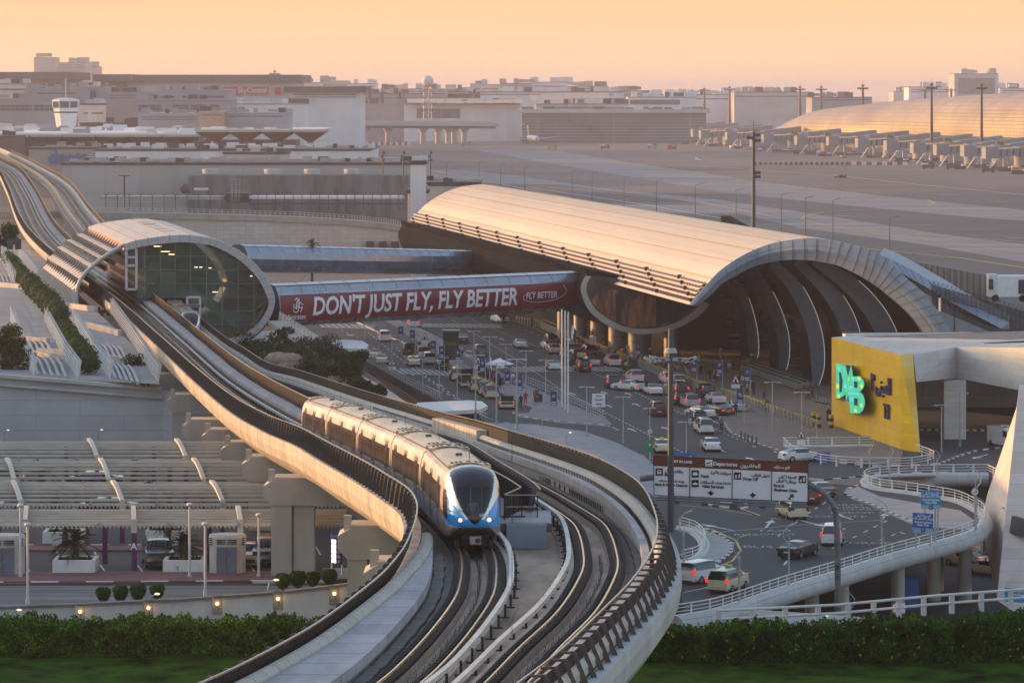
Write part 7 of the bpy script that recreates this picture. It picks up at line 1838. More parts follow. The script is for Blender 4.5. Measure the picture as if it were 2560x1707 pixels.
for i, (u, vt) in enumerate(((1405, 773), (1413, 777), (1420.5, 779))):
 p = G(u, (1020, 1026, 1036)[i]); r = thing('flagpole', ['plain white flagpole, left of three', 'white flagpole with a red pennant, middle of three', 'white flagpole with a drooping striped flag, right of three'][i], 'flagpole', (p.x, p.y, 0), 'flagpoles at the island')
 m = MB(); zt = HC-(vt-VH)*p.y/F; m.tube((p.x, p.y, 0), (p.x, p.y, zt), .13, offw, .09, n=10); m.build('pole', r)
 m = MB(); fl = mat('flag_red', (.4, .01, .02), .7)
 if i == 1: m.grid([[(p.x+.1, p.y-.05, zt-.6), (p.x+.5, p.y-.15, zt-.8)], [(p.x+.1, p.y-.05, zt-2.4), (p.x+.45, p.y+.1, zt-2.3)]], fl); m.build('flag', r)
 if i == 2:
  for k, mm in enumerate((mat('flag_green', (.02, .2, .08), .7), white, blackm)): m.grid([[(p.x+.1+.3*k, p.y, zt-1.0-.5*k), (p.x+.45+.3*k, p.y-.1, zt-1.4-.5*k)], [(p.x+.1+.25*k, p.y, zt-3.0-.3*k), (p.x+.42+.25*k, p.y+.1, zt-3.4-.3*k)]], mm)
  m.grid([[(p.x+.08, p.y, zt-1.0), (p.x+.25, p.y, zt-1.1)], [(p.x+.08, p.y, zt-2.9), (p.x+.22, p.y, zt-3.1)]], fl); m.build('flag', r)
DG = 283.0
gs = thing('gantry_sign', 'wide brown and white overhead Departures lane sign on a curved grey pole', 'road sign', tuple(P(2092, 1560, DG)))
sw = mat('sign_white', (.78, .74, .74), .45, var=.03); sb = mat('sign_brown', (.13, .025, .012), .4, var=.05); sbk = mat('sign_black', (.01, .01, .012), .5)
c = [(1634, 1138), (2020, 1157), (2020, 1255), (1635, 1237)]
def gp(u, v, d=0.0): return P(u, v, DG-d)
m = MB(); q = [gp(*p) for p in c]; m.sweep([[p+Vector((0, .0, 0)) for p in q], [p+Vector((0, .25, 0)) for p in q]], sw); board = m.build('sign_board', gs)
m = MB(); m.poly([gp(1634, 1138, .02), gp(2020, 1157, .02), gp(2020, 1182, .02), gp(1634.5, 1164, .02)][::-1], sb); m.build('header_panel', board)
m = MB()
for a, b in (((1634, 1138), (2020, 1157)), ((2020, 1157), (2020, 1255)), ((2020, 1255), (1635, 1237)), ((1635, 1237), (1634, 1138)), ((1724.5, 1168), (1724.5, 1241)), ((1831, 1173), (1830, 1246)), ((1929, 1178), (1928.5, 1251))): m.bar(gp(*a, .03), gp(*b, .03), .05, .05, sbk)
m.build('border_line', board)
gr = (gp(2020, 1157)-gp(1634, 1138)).normalized()
def gtext(txt, u, v, s, mm=sbk, al='CENTER', xs=1.0, b=.012):
 t = text_mb(txt, s, mm, face_frame(gp(u, v, .045), gr), .004, al, b, 0, xs); return t.build('lettering', board)
SB = lambda px: px*DG/F
gtext('Departures', 1813, 1160, .40, white, xs=1.0); gtext('GET IN LANE', 1705, 1154, .26, white)
gtext('\u0627\uFEDF\uFEE4\uFED0\uFE8E\u062F\u0631\u0648\u0646'[::-1], 1876, 1164, .40, white); gtext('\uFE8D\uFEDF\uFEB0\u0645 \uFEE3\uFEB4\uFE8E\u0631\u0643'[::-1], 1955, 1168, .26, white)
gtext('Buses', 1673, 1187, .30); gtext('Early & Group Check-In', 1679, 1212, .255); gtext('Taxis', 1762, 1190, .30); gtext('Valet Services', 1782, 1216, .30); gtext('Drop Off', 1876, 1197, .30)
gtext('First &', 1947, 1214, .30); gtext('Business Class', 1964, 1225, .30)
def ar(s):
 return s[::-1]
gtext(ar('\uFEA3\uFE8E\uFED3\uFEFC\u062A \uFEE7\uFED8\uFEDE'), 1686, 1178, .30); gtext(ar('\uFEB3\uFEF4\uFE8E\u0631\u0627\u062A \uFE8D\uFEF7\uFEA3\uFEAE\u0629'), 1802, 1182, .28); gtext(ar('\uFEA7\uFEAA\uFEE3\uFE94 \uFEBB\uFED2 \uFE8D\uFEDF\uFEB4\uFEF4\uFE8E\u0631\u0627\u062A'), 1789, 1206, .28)
gtext(ar('\uFE97\uFEE8\uFEB0\uFEF3\uFEDE \uFE8D\uFEDF\uFEAE\uFED7\uFE8E\u0628'), 1901, 1188, .28); gtext(ar('\uFE8D\uFEDF\uFEAA\u0631\uFE9F\uFE94 \uFE8D\uFEF7\u0648\uFEDF\uFEF0'), 1969, 1192, .27); gtext(ar('\u0648\u0631\uFE9F\uFE8E\u0644 \uFE8D\uFEF7\uFECB\uFEE4\uFE8E\u0644'), 1966, 1203, .27); gtext(ar('\uFE87\uFE9F\uFEAE\u0627\u0621\u0627\u062A \uFE8D\uFEDF\uFEB4\uFED4\uFEAE \u0648 \uFE8D\uFEDF\uFEE4\uFEA0\uFEE4\uFEEE\uFECB\uFE8E\u062A'), 1679, 1202, .17)
m = MB()
for u, v, w_ in ((1648, 1179, 18), (1738, 1184, 18), (1738, 1208, 18), (1844, 1189, 18), (2006, 1198, 18)): m.poly([gp(u-w_/2, v-w_/2, .04), gp(u-w_/2, v+w_/2, .04), gp(u+w_/2, v+w_/2, .04), gp(u+w_/2, v-w_/2, .04)], sbk)
def gq(pts, mm, d=.05): m.poly([gp(u, v, d) for u, v in pts], mm)
gq([(1643, 1174), (1643, 1184), (1653, 1184), (1653, 1174)], white); gq([(1645, 1176), (1645, 1179), (1651, 1179), (1651, 1176)], sbk, .055)
gq([(1732, 1184), (1732, 1188), (1744, 1188), (1744, 1184), (1742, 1180), (1734, 1180)], white); gq([(1731, 1209), (1731, 1211), (1745, 1211), (1745, 1209), (1738, 1205)], white)
gq([(1838, 1192), (1838, 1195), (1842, 1195), (1842, 1188), (1839, 1186)], white); gq([(1846, 1186), (1846, 1194), (1850, 1194), (1850, 1184)], white); gq([(2000, 1200), (2000, 1204), (2005, 1204), (2004, 1195)], white); gq([(2008, 1194), (2008, 1203), (2012, 1203), (2012, 1192)], white)
gq([(1763, 1148), (1763, 1165), (1781, 1166), (1781, 1149)], white, .04)
gq([(1766, 1157), (1767, 1160), (1778, 1156), (1778, 1154), (1774, 1155)], sbk, .05); gq([(1766, 1162), (1766, 1163.5), (1778, 1164), (1778, 1162.5)], sbk, .05)
gq([(1768, 1229), (1777, 1239), (1786, 1230), (1779, 1233), (1779, 1227), (1775, 1227), (1775, 1233)][:3], sbk); gq([(1775, 1226), (1775, 1235), (1779, 1235), (1779, 1226)], sbk)
gq([(1873, 1234), (1882, 1244.5), (1891, 1235)], sbk); gq([(1880, 1231), (1880, 1240), (1884, 1240), (1884, 1231)], sbk)
gq([(1970, 1247), (1973, 1249.5), (1983, 1238), (1979, 1236)], sbk); gq([(1974, 1235), (1984, 1245), (1984, 1235)], sbk); gq([(1678, 1224), (1676, 1226), (1685, 1235), (1687, 1233)], sbk)
m.build('pictogram', board)
m = MB()
pts = [gp(2095, 1640, -.6), gp(2094, 1400, -.6), gp(2090, 1290, -.6), gp(2082, 1262, -.6), gp(2065, 1238, -.6), gp(2040, 1220, -.6), gp(2010, 1210, -.6), gp(1900, 1200, -.6), gp(1700, 1190, -.6), gp(1600, 1196, -.6)]
pts = smooth_pts(pts, 4); m.path(pts, .24, mat('gantry_pole', (.20, .21, .22), .55, var=.3, scale=1.2, metal=.3), 14); m.build('gantry_pole', gs)
m = MB(); m.bar(gp(1640, 1248, .6), gp(1990, 1268, .6), .5, .06, dgrey); m.bar(gp(1640, 1243, .9), gp(1990, 1263, .9), .06, .06, dgrey)
for k in range(10): u = 1650+k*37; v = 1248+k*2.1; m.bar(gp(u, v-8, 0), gp(u, v+2, .9), .08, .08, dgrey)
m.build('maintenance_rail', gs)
m = MB()
for k in range(5): u = 1690+k*72; v = 1252+k*4; m.box(tuple(gp(u, v+4, 1.0)), (.5, .35, .2), dgrey);
m.build('sign_light', gs)
def board_sign(name, label, pts, D, mm, texts=(), poles=(), tcol=white, group=None, z=0.0, cat='sign'):
 r = thing(name, label, cat, tuple(P((pts[0][0]+pts[1][0])/2, pts[2][1], D)), group)
 m = MB(); q = [P(u, v, D) for u, v in pts]; m.sweep([q, [p+Vector((0, .12, 0)) for p in q]], mm); b = m.build('sign_board', r)
 rt2 = (q[1]-q[0]).normalized()
 for txt, u, v, s in texts: text_mb(txt, s*D/F, tcol, face_frame(P(u, v, D-.03), rt2), .004, 'CENTER', .01).build('lettering', b)
 if poles:
  m = MB()
  for u, v in poles: m.tube(P(u, pts[0][1]+3, D+.2), P(u, v, D+.2), .06, galv)
  m.build('sign_pole', r)
 return r, b
cyanb = mat('sign_light_blue', (.03, .30, .55), .5)
arw = lambda s: s
for pts, D, mm, lb, pole in (([(2303, 1225), (2352, 1225), (2352, 1272), (2303, 1272)], 318, cyanb, 'light blue First and Business Class board, upper of two on poles', [(2312, 1330), (2345, 1330)]), ([(2282, 1281), (2333, 1284), (2333, 1333), (2282, 1331)], 312, bluep, 'deep blue First and Business Class board, lower of two on poles', [(2290, 1368), (2325, 1366)])):
 x, y = (pts[0][0]+pts[1][0])/2, pts[0][1]
 r, b = board_sign('road_sign', lb, pts, D, mm, [(ar('\uFE8D\uFEDF\uFEAA\u0631\uFE9F\uFE94 \uFE8D\uFEF7\u0648\uFEDF\uFEF0'), x, y+8, 7.5), (ar('\u0648\u0631\uFE9F\uFE8E\u0644 \uFE8D\uFEF7\uFECB\uFEE4\uFE8E\u0644 \uFED3\uFED8\uFEC2'), x, y+15, 7), ('First & Business', x, y+24, 6.6), ('Class Only', x, y+31, 6.6)], pole, group='First and Business Class boards')
 m = MB(); m.poly([P(u, v, D-.02) for u, v in ((pts[0][0], pts[0][1]+37), (pts[0][0], pts[3][1]), (pts[1][0], pts[2][1]), (pts[1][0], pts[1][1]+37))], mat('sign_pale', (.35, .5, .62), .5)); c0 = P(x, y+43, D-.05); m.tube(c0, c0+Vector((0, -.02, 0)), .21, bluep, n=18); m.path([c0+Vector((-.06, -.04, -.1)), c0+Vector((-.06, -.04, .05)), c0+Vector((.09, -.04, .05))], .02, white, 4); m.build('arrow_disc', b)
r, b = board_sign('road_sign', 'tall blue board with small red badge near the yellow wall', [(2043, 1130), (2074, 1129), (2074, 1176), (2043, 1177)], 400, bluep, [('First &', 2058, 1148, 5), ('Business', 2058, 1155, 5), ('Class', 2058, 1162, 5)], [(2048, 1200), (2070, 1200)])
m = MB(); c0 = P(2059, 1138, 399.9); m.tube(c0, c0+Vector((0, -.05, 0)), .2, redp, n=12); m.build('badge', b)
def disc(label, u, v, D, r, mm, vb, name='road_sign', rim=None, mark=True):
 q = thing(name, label, 'road sign', tuple(P(u, vb, D))); m = MB(); c = P(u, v, D)
 if rim: m.tube(c, c+Vector((0, -.03, 0)), r*1.15, rim, n=20)
 m.tube(c, c+Vector((0, -.05, 0)), r, mm, n=20); b = m.build('sign_board', q)
 if mark: m = MB(); m.bar(c+Vector((-r*.5, -.07, -r*.4)), c+Vector((r*.4, -.07, r*.4)), .05, .03, white if mm is bluep else sbk); m.bar(c+Vector((r*.4, -.07, r*.4)), c+Vector((r*.4, -.07, -.1)), .05, .03, white if mm is bluep else sbk); m.build('arrow', b)
 m = MB(); m.tube(P(u, v, D+.1), P(u, vb, D+.1), .05, galv); m.build('sign_pole', q); return q
disc('round blue arrow sign beside the tall blue board', 2074, 1145, 402, .26, bluep, 1200); disc('round blue sign below the tall blue board', 2052, 1186, 394, .26, bluep, 1204)
disc('round blue direction sign on the road above the hairpin', 2350, 1170, 396, .28, bluep, 1190); disc('grey back of a round sign beside the blue one', 2362, 1171, 398, .3, galv, 1190, mark=False)
disc('round no entry style sign by the right lanes', 1625, 1078, 430, .28, white, 1200, rim=redp); disc('round white speed sign near the hairpin tip', 2437, 1229, 330, .3, white, 1330, rim=dgrey)
disc('round blue sign at the end of the island railing', 1504, 1047, 456, .3, bluep, 1066); disc('round blue sign on the striped island under the gantry', 1848, 1250, 360, .28, bluep, 1262)
def tri(label, u, v, vb, s=.62):
 D = HC*F/(vb-VH); q = thing('warning_sign', label, 'road sign', tuple(P(u, vb, D)), 'red triangle warning signs'); m = MB(); c = P(u, v, D)
 for k, (ss, mm) in enumerate(((1.0, redp), (.72, white))):
  m.sweep([[c+Vector((x*ss*s, y, z_*ss*s)) for x, z_ in ((-1, -.8), (1, -.8), (0, 1))] for y in (-.03*k-.02, .02)], mm)
 m.bb(c.x-.2*s, c.x+.2*s, D-.09, D-.05, c.z-.35, c.z+.05, sbk); m.bb(c.x-s*.9, c.x+s*.9, D-.04, D+.02, c.z-1.15, c.z-.65, white); m.build('sign_board', q)
 m = MB(); m.tube(P(u, v, D+.1), P(u, vb, D+.1), .05, galv); m.build('sign_pole', q)
tri('red triangle sign by the left kerb of the far lanes', 1062, 841, 880); tri('red triangle sign by the two taxis', 980, 905, 930); tri('red triangle sign on the island by the shelter', 1195, 901, 935); tri('red triangle sign over the white parasol', 1251, 900, 945)
tri('red triangle sign in front of the terminal columns', 1482, 830, 880); tri('red triangle sign over the bollards', 1839, 948, 990); tri('red triangle sign beside the white railing', 2003, 1086, 1130, .5)
bb_ = thing('banner_sign', 'x', 'sign', (0, 0, 0), 'blue parking banners along the islands'); m = MB(); m.box((0, 0, 3.0), (.75, .12, 1.7), mat('banner_navy', (.02, .06, .22), .6)); m.build('sign_board', bb_, world=False)
m = MB(); m.tube((0, -.07, 3.3), (0, -.1, 3.3), .2, mat('badge_orange', (.6, .35, .15), .5), n=14); m.bb(-.3, .3, -.1, -.07, 2.5, 2.6, white); m.bb(-.3, .3, -.1, -.07, 2.25, 2.35, white); m.build('badge', bb_, world=False); m = MB(); m.tube((.4, .1, 0), (.4, .1, 4), .06, galv); m.build('sign_pole', bb_, world=False)
bl = [(1002, 860, 'by the far left kerb'), (1031, 870, 'right of the farthest left one'), (1083, 900, 'dark one by the shelter'), (1104, 915, 'left of the green kiosk'), (1145, 922, 'right of the green kiosk'), (1206, 950, 'by the white parasol'), (1269, 985, 'left of the trolley bay'), (1299, 1000, 'right of the trolley bay'), (1384, 1040, 'near the flagpoles'), (1595, 905, 'in front of the widest column'), (1735, 950, 'first in the forecourt'), (1799, 955, 'beside the trolley park'), (1850, 1035, 'in the car queue'), (1868, 975, 'right of the red triangle on the forecourt')]
for i, (u, vb, l) in enumerate(bl):
 o = bb_ if i == 0 else copy_tree(bb_); p = G(u, vb+18); o.location = (p.x, p.y, 0); o['label'] = 'blue banner sign '+l
board_sign('direction_board', 'square pale direction board with arrows in the middle lanes', [(1480, 984), (1513, 984), (1513, 1017), (1480, 1017)], 455, sw, [('A B C', 1497, 990, 6), ('Terminal 3', 1497, 999, 5), ('Parking', 1497, 1010, 5)], (), sbk)
board_sign('assembly_sign', 'small green assembly point board beside the gantry sign', [(1617, 1100), (1633, 1100), (1633, 1128), (1617, 1128)], 395, mat('sign_green', (.01, .25, .12), .5), [('+', 1625, 1112, 14)], [(1625, 1200)])
board_sign('road_sign', 'back of a blue board behind the gantry sign', [(1687, 1132), (1742, 1132), (1742, 1140), (1687, 1140)], 380, bluep)
board_sign('road_sign', 'light blue lettered board at the bottom right corner', [(2512, 1468), (2600, 1474), (2600, 1508), (2512, 1504)], 300, cyanb, [(ar('\uFEE3\uFEBC\uFEAE\u062D \uFEDF\uFEEC\uFE8E \uFED3\uFED8\uFEC2'), 2540, 1476, 8), ('Permit Holders', 2545, 1486, 7)])
board_sign('road_sign', 'long pinkish overhead board half hidden behind the right hedge', [(1881, 1523), (2190, 1545), (2190, 1590), (1881, 1590)], 262, sw, [('P', 1900, 1552, 20), (ar('\uFEE3\uFEEE\uFED7\uFED2'), 2085, 1548, 13)], (), sbk)
board_sign('direction_board', 'small white lettered board behind the hedge top', [(2233, 1510), (2263, 1508), (2263, 1530), (2233, 1530)], 262, sw, [('P', 2240, 1517, 8)], (), redp)
r, b = board_sign('level_sign', 'tall lit car park level board with bays A to E', [(828, 1330), (857, 1336), (857, 1412), (828, 1406)], 232, mat('sign_purple', (.10, .02, .11), .5), [('A', 847, 1353, 9), ('B', 847, 1367, 9), ('C', 847, 1380, 9), ('D', 847, 1392, 9), ('E', 847, 1403, 9)], [(830, 1432), (856, 1436)])
m = MB(); m.poly([P(828, 1330, 231.95), P(828, 1344, 231.95), P(857, 1350, 231.95), P(857, 1336, 231.95)], bluep)
led = mat('led_panel_lit', (.8, .8, .9), .5, emit=(.85, .87, 1), estr=1.6)
for k in range(5): v = 1347+k*12; m.poly([P(829, v, 231.93), P(829, v+10, 231.93), P(840, v+12, 231.93), P(840, v+2, 231.93)], led)
m.build('display_panel', b); text_mb('LEVEL 1', 7*232/F, white, face_frame(P(842, 1341, 231.9), (1, 0, -.2)), .004).build('lettering', b)
m = MB(); p = G(852, 1450, cz); m.bb(p.x-1.2, p.x+1.6, p.y, p.y+1.6, cz, cz+.6, conc_l); tag(m.build('concrete_block'), 'low concrete plinth under the lit level board', 'plinth')
def shelter(label, pr, base, D, roofm=offw, glass=True, name='shelter'):
 r = thing(name, label, 'shelter', tuple(P(base[0], base[2], D))); m = MB()
 q = [P(u, v, D+o) for u, v, o in pr]; m.sweep([q, [p-Vector((0, 0, .45)) for p in q]][::-1], roofm); m.build('roof', r)
 u0, u1, vb, vt = base; m = MB(); a, b = P(u0, vt, D+1), P(u1, vb, D+1); m.bb(a.x, b.x, D+1, D+6, b.z, a.z, mat('kiosk_glass', (.05, .14, .13), .15, var=.2, scale=.3, brick=('XZ', 2.2, 1.6, .06, (.4, .4, .4), 0))); m.build('glass_box', r); return r
shelter('white winged roof canopy over the lift kiosk by the trees', [(770, 866, 0), (835, 870, 0), (915, 872, -2), (921, 862, 0), (905, 851, 8), (850, 848, 10), (790, 850, 8)], (835, 882, 928, 873), 505)
shelter('white winged roof canopy seen over the viaduct beside the taxi rank', [(1045, 1006, 8), (1170, 1000, 10), (1205, 1003, 4), (1219, 1014, 0), (1200, 1023, -3), (1080, 1030, -4), (1030, 1015, 2)], (1165, 1170+24, 1045, 1025), 455)
k_ = thing('kiosk', 'dark green kiosk on the island beside the blue banners', 'kiosk', tuple(G(1128, 902))); m = MB(); a, b = G(1108, 901), G(1146, 901); m.bb(a.x, b.x, a.y, a.y+3.5, 0, 4.2, mat('kiosk_green', (.015, .05, .03), .4, var=.2)); m.bb(a.x-.2, b.x+.2, a.y-.2, a.y+3.7, 4.2, 4.45, mat('kiosk_roof', (.05, .2, .06), .5)); m.build('cabin', k_)
text_mb('Dubai', .9, mat('faint_gold', (.25, .25, .15), .5), face_frame((lerp(a.x, b.x, .5), a.y-.05, 2.6), (1, 0, 0)), .01).build('lettering', k_)
pr_ = thing('parasol', 'white parasol over the luggage porters on the island', 'parasol', tuple(G(1248, 950))); m = MB(); p = G(1248, 955); n = 8
rg = [(p.x+2.1*math.cos(2*math.pi*k/n), p.y+2.1*math.sin(2*math.pi*k/n), 2.5) for k in range(n)]
for k in range(n): m.poly([rg[k], rg[(k+1) % n], (p.x, p.y, 3.3)], white)
m.build('canopy', pr_); m = MB(); m.tube((p.x, p.y, 0), (p.x, p.y, 3.3), .05, galv); m.build('pole', pr_)
p2 = thing('parasol', 'closed white parasol beside the open one', 'parasol', tuple(G(1227, 945))); m = MB(); p = G(1227, 950); m.tube((p.x, p.y, 1.0), (p.x, p.y, 3.2), .22, white, .05); m.tube((p.x, p.y, 0), (p.x, p.y, 3.3), .04, galv); m.build('canopy', p2)
m = MB(); a = G(2480, 1500, -7); m.bb(a.x-9, a.x-7.4, a.y-6, a.y-4.4, -7, -4.2, bluep); tag(m.build('kiosk'), 'blue box kiosk standing below the deck', 'kiosk')
lug = [mat('case_'+n, c, .5) for n, c in (('maroon', (.2, .02, .03)), ('black', (.02, .02, .02)), ('brown', (.2, .1, .04)), ('blue', (.03, .06, .18)))]
for i, (u, v, l) in enumerate(((1210, 948, 'maroon case stack under the white parasol'), (1222, 953, 'brown box pile right of the parasol pole'), (1234, 958, 'black bags behind the porters'), (1200, 945, 'blue cases left of the parasol'), (1341, 1009, 'black suitcases on the lone island trolley'), (1246, 966, 'maroon cases on a trolley near the rank'))):
 m = MB(); p = G(u, v);
 for k in range(4): m.box((p.x+.5*(k % 2), p.y+.4*(k//2), .45+.45*(k % 3)), (.5, .35, .75), lug[(i+k) % 4], .2*k)
 m.bb(p.x-.3, p.x+.9, p.y-.3, p.y+.7, .1, .2, galv); tag(m.build('luggage'), l, 'luggage', 'luggage piles on the island')
tr_ = thing('luggage_trolley', 'row', 'trolley', (0, 0, 0), 'nested luggage trolleys under the arch')
m = MB(); m.bar((-.3, -.4, .25), (-.3, .5, .25), .04, .04, galv); m.bar((.3, -.4, .25), (.3, .5, .25), .04, .04, galv)
for s in (-.3, .3): m.bar((s, -.4, .2), (s, -.55, 1.05), .05, .05, galv);
m.bar((-.3, -.55, 1.05), (.3, -.55, 1.05), .06, .06, blackm); m.bar((-.3, -.45, .6), (.3, -.45, .6), .04, .04, galv)
for s in (-.28, .28):
 for y in (-.4, .45): m.ball((s, y, .1), .1, blackm, 8, 4)
m.build('frame', tr_, world=False)
line_ = [(1860, 928), (1900, 945), (1950, 962), (2000, 975)]
a, b = G(1856, 930), G(2000, 980)
n_ = 0
for rw_i in range(3):
 for k in range(34):
  o = tr_ if (rw_i == 0 and k == 0) else copy_tree(tr_); t = k/34; o.location = (lerp(a.x, b.x, t)+rw_i*1.0, lerp(a.y, b.y, t)+rw_i*2.4, .13); o.rotation_euler.z = R(8); o['label'] = 'grey wire luggage trolley nested in the rows under the arch'
tr2 = [(1292, 965), (1298, 968), (1304, 972), (1286, 962), (2045, 1008), (2052, 1010), (2060, 1012), (2068, 1014)]
for i, (u, v) in enumerate(tr2):
 o = copy_tree(tr_); p = G(u, v); o.location = (p.x, p.y, .13); o['group'] = 'loose luggage trolleys'; o['label'] = 'wire luggage trolley in the small bay on the island' if i < 4 else 'wire luggage trolley standing by the corner of the yellow wall'
bo = thing('bollard', 'x', 'bollard', (0, 0, 0), 'yellow topped bollards along the terminal kerb'); m = MB(); m.tube((0, 0, 0), (0, 0, 1.0), .17, mat('bollard_steel', (.42, .40, .38), .35, metal=.5), n=12); m.build('post', bo, world=False)
m = MB(); m.tube((0, 0, 1.0), (0, 0, 1.14), .21, mat('bollard_yellow', (.65, .50, .02), .5), n=12); m.build('cap', bo, world=False)
rowsb = [([(1293, 800), (1350, 812), (1410, 838), (1500, 872), (1570, 902)], 62, 'far row beneath the footbridge and picture screen'), ([(1600, 912), (1650, 932), (1730, 960), (1780, 975)], 34, 'middle row behind the car queue'), ([(1806, 985), (1880, 1010), (1960, 1040), (2040, 1066)], 28, 'near row leading to the yellow wall')]
first = True
for pts, n, l in rowsb:
 W_ = [G(u, v+8) for u, v in pts]; L_ = [0]
 for x, y in zip(W_[:-1], W_[1:]): L_.append(L_[-1]+(y-x).length)
 for k in range(n):
  s = L_[-1]*k/(n-1); i = 0
  while i < len(L_)-2 and L_[i+1] < s: i += 1
  p = W_[i].lerp(W_[i+1], (s-L_[i])/(L_[i+1]-L_[i])); o = bo if first else copy_tree(bo); first = False; o.location = (p.x, p.y, 0.1); o['label'] = 'steel bollard with yellow top in the '+l
  o['group'] = 'yellow topped bollards, '+l
for i, u in enumerate((1853, 1862, 1870, 1880, 1891)):
 p = G(u, 1100+i*3.4); m = MB(); m.tube((p.x, p.y, .1), (p.x, p.y, 1.0), .1, dgrey); tag(m.build('bollard'), 'slim brown bollard in the short row beside the lower kerb', 'bollard', 'slim brown bollards')
for i, (u, v) in enumerate(((2034, 1066), (2047, 1070), (2078, 1072))):
 p = G(u, v); m = MB()
 for k, mm in enumerate((blackm, yellow, blackm, yellow)): m.tube((p.x, p.y, .1+k*.4), (p.x, p.y, .5+k*.4), .3, mm, n=12)
 tag(m.build('bollard'), ['black and yellow striped thick bollard, left of three', 'black and yellow striped thick bollard, middle of three', 'black and yellow striped thick bollard beside the yellow wall'][i], 'bollard', 'striped thick bollards')
def rail_simple(label, pts, h=1.1, sp=1.6, col=galv, z=.1):
 W_ = [Vector((G(u, v).x, G(u, v).y, z)) for u, v in pts]; r = thing('railing', label, 'railing', tuple(W_[0])); m = MB()
 for a, b in zip(W_[:-1], W_[1:]):
  for hh in (h, h*.66, h*.33): m.bar(a+Vector((0, 0, hh)), b+Vector((0, 0, hh)), .05, .05, col)
  n = max(1, int((b-a).length/sp))
  for k in range(n): p = a.lerp(b, k/n); m.bar(p, p+Vector((0, 0, h)), .06, .06, col)
 m.build('rail', r)
rail_simple('grey railing along the far left kerb', [(872, 880), (940, 920), (1020, 965), (1106, 1006)]); rail_simple('grey railing along the middle island from the far end', [(965, 808), (1040, 836), (1095, 862), (1150, 890)])
rail_simple('grey railing from the trolley bay to the round blue sign', [(1310, 960), (1400, 997), (1512, 1052)]); rail_simple('grey railing continuing to the viaduct', [(1170, 1040), (1220, 1060)]); rail_simple('dark railing beside the sunken path', [(910, 940), (980, 985), (1050, 1030)], col=dgrey)
rail_simple('dark barrier along the parasol island', [(1150, 905), (1190, 928)], col=blackm); rail_simple('low rail on the lower road under the deck', [(2340, 1500), (2400, 1520), (2460, 1545)], z=-7, col=dgrey); rail_simple('long grey guard rail below the deck', [(2160, 1180), (2220, 1178)], col=dgrey)
m = MB()
for k in range(24): p, q = P(2290+k*9.5, 1073+.1*k, 432), P(2299+k*9.5, 1074+.1*k, 432); m.bar(p, q, .05, .22, (blackm, yellow)[k % 2])
tag(m.build('barrier_tape'), 'yellow and black striped barrier tape across the covered bay', 'barrier')
# ---------------------------------------------------------------- vegetation and car park structures
def leafm(n, c, c2=None):
 m = mat(n, c, .85, var=.35, scale=.9, detail=3, spec=.12); return m
lf_hedge = leafm('leaf_hedge', (.045, .14, .005)); lf_dark = leafm('leaf_dark', (.014, .055, .006)); lf_olive = leafm('leaf_olive', (.07, .095, .055)); lf_lime = leafm('leaf_topiary', (.07, .17, .012)); lf_palm = leafm('leaf_palm', (.055, .085, .040))
bark = mat('bark', (.12, .085, .06), .9, var=.25, scale=3, bump=.3)
def leaves(mb, c, r, n, s, mats, rnd, shape=(1, 1, 1), shell=.55):
 for _ in range(n):
  while True:
   d = Vector((rnd.uniform(-1, 1), rnd.uniform(-1, 1), rnd.uniform(-1, 1)))
   if shell < d.length < 1: break
  p = Vector(c)+Vector((d.x*r*shape[0], d.y*r*shape[1], d.z*r*shape[2]))
  a = Vector((rnd.uniform(-1, 1), rnd.uniform(-1, 1), rnd.uniform(-.6, .9))).normalized(); b = a.orthogonal().normalized(); q = s*rnd.uniform(.6, 1.3)
  b = (Matrix.Rotation(rnd.uniform(0, 6.28), 3, a) @ b); c2 = a.cross(b)
  mb.poly([p-b*q, p+c2*q*.45, p+b*q, p-c2*q*.45], mats[rnd.randrange(len(mats))])
def hedge(label, x0, x1, yf, th, zb, ztop, n, s, seed, mats, name='hedge', flowers=None):
 rnd = random.Random(seed); mb = MB()
 rows = []
 core = mat('hedge_core', (.012, .03, .008), .95)
 k = int((x1-x0)/.7)
 def zt(x): return ztop(x)+.12*math.sin(x*.9+seed)+.08*math.sin(x*2.3)+.09*math.sin(x*5.1+1)+.06*math.sin(x*11.7)
 rows = []
 for i in range(k+1):
  x = lerp(x0, x1, i/k); t = zt(x)-.22; rows.append([(x, yf+.25, zb), (x, yf+.22+.1*math.sin(x*3), zb+.6*(t-zb)), (x, yf+.6, t), (x, yf+th-.5, t), (x, yf+th, zb)])
 mb.grid(rows, core, smooth=True)
 for _ in range(n):
  x = rnd.uniform(x0, x1); t = zt(x); f = rnd.random()
  if f < .68: y = yf+rnd.uniform(-.22, .3)+.18*math.sin(x*1.7+seed)*math.sin(x*.6); z_ = rnd.uniform(zb, t)
  else: y = yf+rnd.uniform(0, th); z_ = t+rnd.uniform(-.3, .14)+(.12 if rnd.random() < .04 else 0)
  a = Vector((rnd.uniform(-.7, .7), rnd.uniform(-1, .2), rnd.uniform(-.2, 1))).normalized(); b = a.orthogonal().normalized(); b = Matrix.Rotation(rnd.uniform(0, 6.28), 3, a) @ b; c2 = a.cross(b); q = s*rnd.uniform(.6, 1.4)
  p = Vector((x, y, z_)); mb.poly([p-b*q, p+c2*q*.5, p+b*q, p-c2*q*.5], mats[rnd.randrange(len(mats))])
 o = mb.build(name); tag(o, label, 'hedge')
 if flowers:
  m2 = MB()
  for _ in range(flowers): x = rnd.uniform(x0, x1); p = Vector((x, yf-.25+rnd.uniform(-.1, .1), rnd.uniform(zb+.3, zt(x)))); leaves(m2, p, .08, 5, .06, [mat('flower_yellow', (.6, .42, .04), .6)], rnd, shell=0)
  m2.build('flower', o)
 return o
